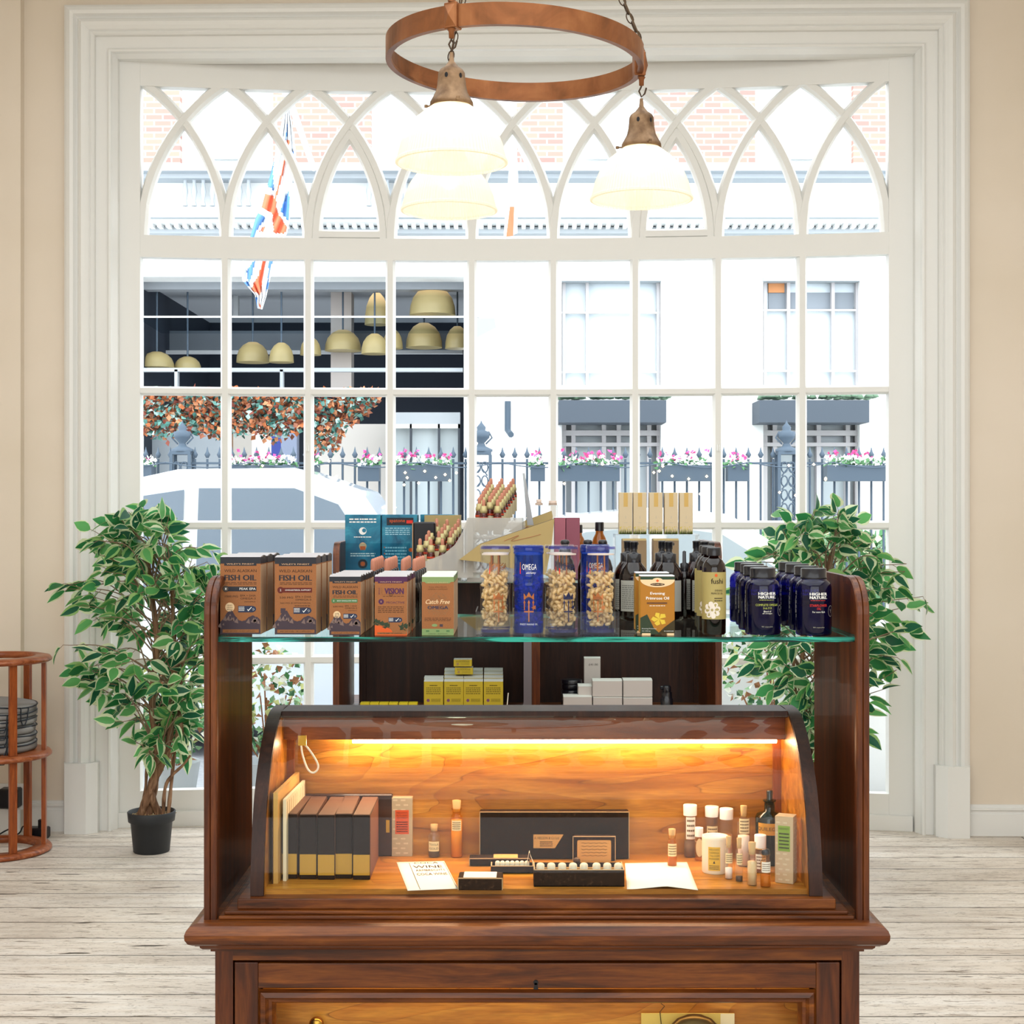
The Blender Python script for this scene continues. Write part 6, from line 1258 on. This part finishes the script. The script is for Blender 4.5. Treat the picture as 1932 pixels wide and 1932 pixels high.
paper('blank white sheet with a lifted front edge on the right', [(1179, 1629), (1296, 1627), (1317, 1680), (1183, 1678)], .006, [('~  ~', .45, .45, .2, .04)])
# cord hanging from the lamp
q = [px(x, y, 2.70) for x, y in ((567, 1400), (571, 1425), (580, 1450), (590, 1458), (599, 1452), (599, 1440), (586, 1418), (571, 1400))]
t = thing('pull_cord', 'looped white cord with a brass tag hanging in the case', 'cord', q[0]); mb = MB(); mb.tube([v - Vector(q[0]) for v in bez(q, 6)], .0019, M('ivory_cord', '#efe3cf', .6), 8); mb.build('loop', t); mb = MB(); mb.box(-.004, .011, -.003, .0, -.006, .012, M('gold_tag', '#d0a032', .4)); mb.build('tag', t)
# lower part: framed card and brass dome
t = thing('picture_card', 'aged illustrated card behind the lower cabinet glass', 'card', (PX(1298, 2.61), 2.612, .565)); mb = MB(); w_ = 88 / F * 2.61; mb.box(-w_, w_, 0, .003, 0, PZ(1913, 2.61) - .565, M('yellowed_card', '#c8b060', .7)); mb.build('card', t); mb = MB(); mb.box(w_ * .7, w_, -.0006, 0, 0, PZ(1913, 2.61) - .565, IVB); mb.tube([(-w_ * .55, -.001, .01), (-w_ * .6, -.001, .05), (-w_ * .5, -.001, .06), (-w_ * .58, -.001, .065)], .0007, INK, 4); mb.build('drawing', t)
t = thing('brass_mortar', 'dark brass dome seen through the lower glass', 'mortar', (PX(1310, 2.585), 2.585, .52)); mb = MB(); mb.lathe([(.055, 0), (.055, .05), (.047, .075), (.03, .092), (.012, .099), (0, .1)], M('dark_brass', '#5c4a2a', .3, .8), n=32, sy=.35); mb.build('dome', t)
mb = MB(); mb.box(ix0 - .01, ix1 + .01, 2.55, 2.62, .48, .52, CASEW); cp(mb, 'lower_shelf')

# ------------------------------------------------------------------ chandelier
COPR = M('aged_copper', '#8a4a24', .38, .55); base(COPR, ramp(COPR, noise(COPR, coords(COPR), 9, 5, .6), [(.25, '#55341c'), (.5, '#855230'), (.8, '#a06a42')])); BRZ = M('dusty_bronze', '#7e6246', .5, .5); base(BRZ, ramp(BRZ, noise(BRZ, coords(BRZ), 30, 4), [(.3, '#5d442e'), (.7, '#94775a')])); CHN = M('chain_bronze', '#4a3a2c', .45, .6)
CX, CYY, CZ = PX(971, 3.61), 3.61, 2.601; RR = .313; tilt = math.radians(2.2)
ch = thing('ring_chandelier', 'copper hoop chandelier hung on chains with three ribbed glass shades', 'chandelier', (CX, CYY, CZ))
def tz(x): return -x * math.tan(tilt)
mb = MB(); n = 96; v = []
for i in range(n):
    a = 2 * PI * i / n
    for r, z in ((RR, -.025), (RR, .025), (RR - .004, .025), (RR - .004, -.018), (RR - .014, -.018), (RR - .014, -.025)): x = r * math.cos(a); v.append((x, r * math.sin(a), z + tz(x)))
mb.add(v, [(i * 6 + j, i * 6 + (j + 1) % 6, ((i + 1) % n) * 6 + (j + 1) % 6, ((i + 1) % n) * 6 + j) for i in range(n) for j in range(6)], COPR); o = mb.build('hoop', ch)
apex = Vector((0, 0, .74))
SHADE = bpy.data.materials.new('ribbed_opal_glass'); SHADE.use_nodes = True; b = SHADE.node_tree.nodes['Principled BSDF']; b.inputs['Base Color'].default_value = hexc('#ece9da'); b.inputs['Roughness'].default_value = .25
trl = N(SHADE, 'ShaderNodeBsdfTranslucent'); trl.inputs[0].default_value = hexc('#f2ecd6'); mx = N(SHADE, 'ShaderNodeMixShader'); mx.inputs[0].default_value = .4; trp = N(SHADE, 'ShaderNodeBsdfTransparent'); mx2 = N(SHADE, 'ShaderNodeMixShader'); mx2.inputs[0].default_value = .05
L(SHADE, b.outputs[0], mx.inputs[1]); L(SHADE, trl.outputs[0], mx.inputs[2]); L(SHADE, mx.outputs[0], mx2.inputs[1]); L(SHADE, trp.outputs[0], mx2.inputs[2]); L(SHADE, mx2.outputs[0], SHADE.node_tree.nodes['Material Output'].inputs[0])
def link(mb, c, d, k, r=.0095, m=CHN):
    d = Vector(d).normalized(); u = d.cross(Vector((0, 1, 0)) if abs(d.y) < .9 else Vector((1, 0, 0))).normalized(); w = d.cross(u); s = u if k % 2 else w
    mb.tube([Vector(c) + d * (1.5 * r * math.cos(q)) + s * (r * .8 * math.sin(q)) for q in [j * PI / 6 for j in range(12)]], .0016, m, 6, True)
for a_, lz, lab in ((math.radians(-117), 0, ''), (math.radians(6), 0, ''), (math.radians(123), 0, '')):
    x, y = RR * math.cos(a_), RR * math.sin(a_); z0 = tz(x)
    nm = MB(); nx, ny = math.cos(a_), math.sin(a_); R3 = Matrix.Rotation(a_, 3, 'Z')
    def oriented(mb, pts): return [tuple(R3 @ Vector(p) + Vector((x, y, z0))) for p in pts]
    t_ = MB(); t_.rbox(-.02, .008, -.016, .016, -.029, .03, COPR, .002); t_.add([(.008, -.013, -.024), (.008, .013, -.024), (.008, .013, .024), (.008, -.013, .024), (.016, 0, 0)], [(0, 1, 4), (1, 2, 4), (2, 3, 4), (3, 0, 4)], COPR)
    t_.lathe([(.008, .03), (.009, .036), (.005, .04), (.006, .05), (0, .052)], COPR, n=12); t_.lathe([(.0, -.052), (.006, -.05), (.0065, -.036), (.01, -.03)], COPR, n=12); t_.v = oriented(t_, t_.v); t_.build('bracket', ch)
    cn = MB(); s = Vector((x, y, z0 + .05)); e = apex; L_ = (e - s).length; d = (e - s) / L_; k = 0; p = 0.0
    while p < L_: link(cn, s + d * p, d, k); p += .0235; k += 1
    cn.tube([s + Vector((nx * .004, ny * .004, 0)), s.lerp(e, .5) + Vector((nx * .01, ny * .01, -.01)), e], .0022, M('cloth_flex', '#5a4630', .7), 6); cn.build('chain', ch)
    # pendant lamp: hook, gallery and shade
    hk = MB(); hz = z0 - .052; hk.tube([(x, y, hz), (x - .006, y, hz - .012), (x, y, hz - .026), (x + .008, y, hz - .018), (x + .012, y, hz - .004)], .0022, CHN, 8); hk.build('hook', ch)
    gz = hz - .03; gl = MB(); gl.lathe([(.004, 0), (.006, -.02), (.012, -.028), (.016, -.033), (.026, -.04), (.03, -.047), (.0305, -.056), (.0325, -.075), (.036, -.09), (.044, -.105), (.0485, -.113), (.049, -.121), (.047, -.122)], BRZ, (x, y, gz), 28, caps=False)
    for q in range(3): aa = q * 2.09 + 2.9; gl.tube([(x + .046 * math.cos(aa), y + .046 * math.sin(aa), gz - .117), (x + .062 * math.cos(aa), y + .062 * math.sin(aa), gz - .117)], .0022, BRZ, 6); gl.lathe([(.004, -.003), (.004, .003)], BRZ, (x + .06 * math.cos(aa), y + .06 * math.sin(aa), gz - .117), 8)
    for aa in (-PI / 2 - .35, -PI / 2 + .75): gl.add([(x + .0312 * math.cos(aa + .13 * math.cos(j)), y + .0312 * math.sin(aa + .13 * math.cos(j)), gz - .058 + .006 * math.sin(j)) for j in [k * PI / 5 for k in range(10)]], [tuple(range(10))], BLACKP)
    gl.build('gallery', ch)
    sh = MB(); sz = gz - .118; rib = lambda a, z: 1 + .007 * (1 if int(a / (2 * PI) * 192 + .5) % 2 else -1)
    sh.lathe([(.04, 0), (.056, -.012), (.083, -.034), (.102, -.06), (.114, -.088), (.1205, -.113), (.1225, -.122), (.126, -.126), (.126, -.131), (.12, -.132)], SHADE, (x, y, sz), 192, caps=False, fn=rib); sh.sm = [False] * len(sh.sm)
    so = sh.build('glass_shade', ch)
    bl = MB(); bl.lathe([(0, -.075), (.018, -.068), (.026, -.05), (.02, -.03), (.012, -.012), (.012, 0.02)], M('lamp_bulb', '#fff2d8', .4, emit='#ffe8c0', es=5), (x, y, sz), 16); bl.build('bulb', ch)
    d_ = bpy.data.lights.new('pendant_bulb', 'POINT'); d_.energy = .5; d_.color = (1, .91, .76); d_.shadow_soft_size = .03; lo = bpy.data.objects.new('pendant_bulb_light', d_); C.objects.link(lo); lo.location = (CX + x, CYY + y, CZ + sz - .09)
mb = MB(); mb.tube([(0, 0, .735), (0, 0, 4.08 - CZ)], .008, CHN); mb.lathe([(.05, 4.08 - CZ), (.06, 4.1 - CZ)], COPR); mb.build('suspension_rod', ch)

# ------------------------------------------------------------------ left rack of shopping baskets
rk = thing('round_rack', 'round red oak rack with three hoops at the left edge', 'rack', (PX(-6, 6.5), 6.5, 0)); RK = .232
for z, inner in ((.0, .165), (.415, .0), (.83, .165)):
    mb = MB(); pr = [(RK - .01, z), (RK, z + .006), (RK, z + .014), (RK - .008, z + .024), (RK - .03, z + .028), (inner, z + .028)]
    if inner: pr += [(inner, z)] + [pr[0]]
    mb.lathe(pr, OAKX, n=56, caps=not inner)
    mb.build('hoop' if inner else 'middle_shelf', rk)
for a in (-52, 8, 68, 128, 188, 248):
    q = math.radians(a); R2 = .2
    for za, zb_ in ((.028, .415), (.443, .83)):
        mb = MB(); c, s = math.cos(q) * R2, math.sin(q) * R2; mb.box(-.009, .009, -.016, .016, za, zb_, OAK); o = mb.build('slat', rk); o.location = (c, s, 0); o.rotation_euler = (0, 0, q)
FAB = M('grey_canvas', '#8f8c89', .85); WIRE = M('dark_wire', '#33383f', .4, .5)
def basket(i, z, h):
    t = thing('shopping_basket', 'grey canvas shopping basket nested in the oak rack, ' + ['bottom', 'second from bottom', 'third from bottom', 'fourth from bottom', 'second from top', 'topmost, tilted'][i], 'basket', (rk.location.x, rk.location.y, z), .5 * i, 'nested baskets'); rng_ = random.Random(i)
    mb = MB(); mb.lathe([(.14, 0), (.158, .002), (.166, h * .3), (.167, h * .8), (.162, h - .002), (.14, h), (.0, h)], FAB, n=40, fn=lambda a, zz: 1 + .02 * math.sin(a * 5 + i) + .01 * math.sin(a * 13)); mb.build('canvas', t)
    mb = MB(); mb.tube([(.168 * math.cos(a), .168 * math.sin(a), h - .006 + .003 * math.sin(3 * a)) for a in [k * PI / 16 for k in range(32)]], .0032, WIRE, 6, True); mb.build('rim', t)
    mb = MB(); 
    for a0 in (-1.1 - .5 * i, 2.0 - .5 * i): mb.tube([(.172 * math.cos(a0 + da), .172 * math.sin(a0 + da), h - .006 + dz) for da, dz in ((-.14, 0), (-.12, -.05), (-.06, -.075), (.03, -.075), (.09, -.05), (.11, 0))], .0026, WIRE, 6)
    mb.build('handle', t); return t
z = .4435
for i, h in enumerate((.042, .036, .036, .032, .03, .036)):
    t = basket(i, z, h); z += h + .0005
    if i == 5: t.rotation_euler = (.0, .07, 0)
# sockets and plugs
t = thing('black_adaptor', 'black adaptor plugged in low on the left wall', 'adaptor', (PX(12, 6.78), 6.85, PZ(1508, 6.8))); mb = MB(); mb.rbox(-.045, .045, -.05, 0.018, -.045, .045, BLACKP, .006); mb.build('body', t); mb = MB(); mb.box(-.07, .07, .012, .018, -.06, .06, WHITE); mb.build('socket_plate', t)
t = thing('black_plug_block', 'black plug block on the floor by the left skirting', 'plug', (PX(72, 6.75), 6.76, 0)); mb = MB(); mb.rbox(-.045, .045, -.03, .03, 0, .05, BLACKP, .006); mb.box(.0, .03, -.012, .012, .05, .085, BLACKP); mb.build('body', t)
mb = MB(); mb.tube(bez([px(66, 1585, 6.74), (PX(40, 6.7), 6.7, .012), (PX(20, 6.72), 6.72, .05), (PX(-20, 6.7), 6.7, .01), (PX(-60, 6.75), 6.75, .012)], 8), .0035, BLACKP, 6); mb.tube(bez([(PX(66, 6.76), 6.76, .02), (PX(45, 6.78), 6.78, .05), (PX(30, 6.78), 6.77, .012), (PX(-40, 6.78), 6.77, .012)], 8), .0035, BLACKP, 6); tag(mb.build('power_cable'), 'tangled black power cables along the left skirting', 'cable')

# ------------------------------------------------------------------ variegated ficus trees
LG = [M('ficus_green_' + c[1:], c, .38) for c in ('#2f7a45', '#469658', '#27664a', '#66b066')]; LCRM = M('ficus_cream', '#e2ecc4', .4); LPL = M('ficus_pale', '#9cc47a', .4); TWIG = M('ficus_twig', '#86705a', .8)
BARK = M('ficus_bark', '#8a6a50', .85); base(BARK, ramp(BARK, noise(BARK, coords(BARK, (30, 30, 3)), 2, 5, 1), [(.3, '#4f3526'), (.55, '#8a684e'), (.8, '#b08e70')])); bump(BARK, noise(BARK, coords(BARK, (40, 40, 4)), 2, 4), .5, .01)
for m in LG + [LCRM, LPL]:                      # thin leaves let light through
    nt_ = m.node_tree; b = nt_.nodes['Principled BSDF']; tl = N(m, 'ShaderNodeBsdfTranslucent'); tl.inputs[0].default_value = b.inputs['Base Color'].default_value; x_ = N(m, 'ShaderNodeMixShader'); x_.inputs[0].default_value = .5
    L(m, b.outputs[0], x_.inputs[1]); L(m, tl.outputs[0], x_.inputs[2]); L(m, x_.outputs[0], nt_.nodes['Material Output'].inputs[0])
def ficus_leaf(mb, p, dirv, rng_, Ln):
    d = Vector(dirv).normalized(); side = d.cross(Vector((0, 0, 1)))
    if side.length < .1: side = Vector((1, 0, 0))
    side.normalize(); side = Matrix.Rotation(rng_.uniform(.2, 1.5) * rng_.choice((-1, 1)), 3, d) @ side; nrm = side.cross(d); W = Ln * rng_.uniform(.27, .34); g = LG[rng_.randrange(4)]; e = LCRM if rng_.random() < .75 else LPL; fold = rng_.uniform(.05, .35); droop = rng_.uniform(.0, .35); v = []
    T = (0, .06, .2, .42, .65, .84, 1); PW = (0.02, .42, .85, 1, .8, .38, 0.0); var = rng_.uniform(.45, .82)
    for t, w in zip(T, PW):
        for s in (-1, -var, 0, var, 1):
            vv = var * (1 + rng_.uniform(-.15, .15)) if abs(s) == var else abs(s); ss = math.copysign(vv, s) if s else 0
            if t > .95: ss *= .3
            v.append(Vector(p) + d * (Ln * t) + side * (W * w * ss) + nrm * (W * w * abs(ss) * fold - Ln * droop * t * t))
    fi, fo_ = [], []
    for i in range(6):
        for j in range(4): (fi if j in (1, 2) else fo_).append((i * 5 + j, i * 5 + j + 1, i * 5 + 6 + j, i * 5 + 5 + j))
    mb.add(v, fi, g, True); mb.add(v, fo_, e, True)
def ficus(lab, x, y, seed, env, potlab, trunks, skipz=None):
    rng_ = random.Random(seed); t = thing('ficus_tree', lab, 'plant', (x, y, 0))
    mb = MB(); mb.lathe([(.074, 0), (.078, .004), (.09, .13), (.1, .135), (.104, .175), (.101, .178), (.097, .176), (.094, .15), (.09, .14)], M('charcoal_pot', '#2c2e31', .5), n=40); mb.build('pot', t)
    mb = MB(); mb.lathe([(.092, .15), (.05, .158), (0, .162)], M('straw_moss', '#b39c74', .9), n=24, caps=False)
    for i in range(160): a, r = rng_.random() * 6.28, rng_.random() ** .5 * .088; p = Vector((r * math.cos(a), r * math.sin(a), .156)); mb.tube([p, p + Vector((rng_.uniform(-.02, .02), rng_.uniform(-.02, .02), rng_.uniform(.0, .012)))], .0016, M('straw_moss'), 4)
    mb.build('moss', t)
    axes = []
    for k, tr in enumerate(trunks):
        mb = MB(); c = [tuple(v) for v in bez(tr, 6)]; n = len(c); rr = [(.019 if k < 3 else .009) * (1 - .55 * i / n) * (1 + .12 * math.sin(i * 1.7 + k)) for i in range(n)]; mb.tube(c, rr, BARK, 10); mb.build('trunk', t); axes.append(c)
    fm, tm = MB(), MB(); nt = 135; count = 0
    for i in range(nt):
        zt = .42 + (1.5 - .42) * ((i + rng_.random()) / nt) ** .82; R = 0
        for (za, ra), (zb_, rb) in zip(env, env[1:]):
            if za <= zt <= zb_: R = ra + (rb - ra) * (zt - za) / (zb_ - za)
        a = rng_.random() * 2 * PI; R *= rng_.uniform(.45, 1.0); e = Vector((math.cos(a) * R, math.sin(a) * R * .62, zt)); z0 = max(.38, min(1.15, zt - rng_.uniform(.1, .3)))
        ax = axes[i % 2]; s = Vector(min(ax, key=lambda q: abs(q[2] - z0))); mid = s.lerp(e, .5) + Vector((rng_.uniform(-.04, .04), rng_.uniform(-.04, .04), rng_.uniform(.03, .1)))
        c = bez([s, mid, e], 7); tm.tube(c, [.004 * (1 - .7 * j / len(c)) for j in range(len(c))], TWIG, 5)
        nl = rng_.randrange(4, 7); d = (Vector(c[-1]) - Vector(c[-3])).normalized()
        for j in range(nl):
            u = 1 - .11 * j * rng_.uniform(.8, 1.2); q = c[min(int(u * (len(c) - 1)), len(c) - 1)]; dv = d * .6 + Vector((rng_.uniform(-1, 1), rng_.uniform(-1, 1), rng_.uniform(-.9, .35))); qq = Vector(q) + dv.normalized() * .02
            tm.tube([q, qq], .0012, TWIG, 4); ficus_leaf(fm, qq, dv, rng_, rng_.uniform(.078, .102)); count += 1
    tm.build('twigs', t); fm.build('foliage', t); return t
env = [(.4, .16), (.5, .22), (.62, .25), (.74, .28), (.84, .38), (1.0, .42), (1.18, .42), (1.3, .35), (1.4, .27), (1.5, .13)]
tr = [[(-.02, 0, .15), (.01, .02, .3), (.03, -.01, .45), (.0, .0, .65), (.02, .01, .9), (.0, 0, 1.15), (-.02, 0, 1.3)], [(.03, .02, .15), (.0, -.02, .28), (.06, .0, .42), (.09, .01, .6), (.1, 0, .85), (.09, .0, 1.15)],
      [(-.05, -.01, .15), (.0, -.03, .27), (.05, -.02, .38), (.13, -.01, .52), (.11, .0, .66)], [(.05, 0, .15), (.07, -.02, .3), (.14, .0, .38), (.17, 0, .42)], [(.07, .01, .15), (.09, .01, .35), (.12, .0, .6), (.14, 0, .9)], [(-.06, .02, .15), (-.03, .01, .26), (-.02, 0, .4), (-.01, 0, .44)]]
ficus('variegated ficus tree in a charcoal pot at the left of the window', PX(288, 6.52), 6.5, 11, env, '', tr)
ficus('variegated ficus tree behind the right side of the cabinet', PX(1556, 6.4), 6.38, 27, env, '', [[(-x, y, z) for x, y, z in q] for q in tr])
bpy.context.view_layer.update()
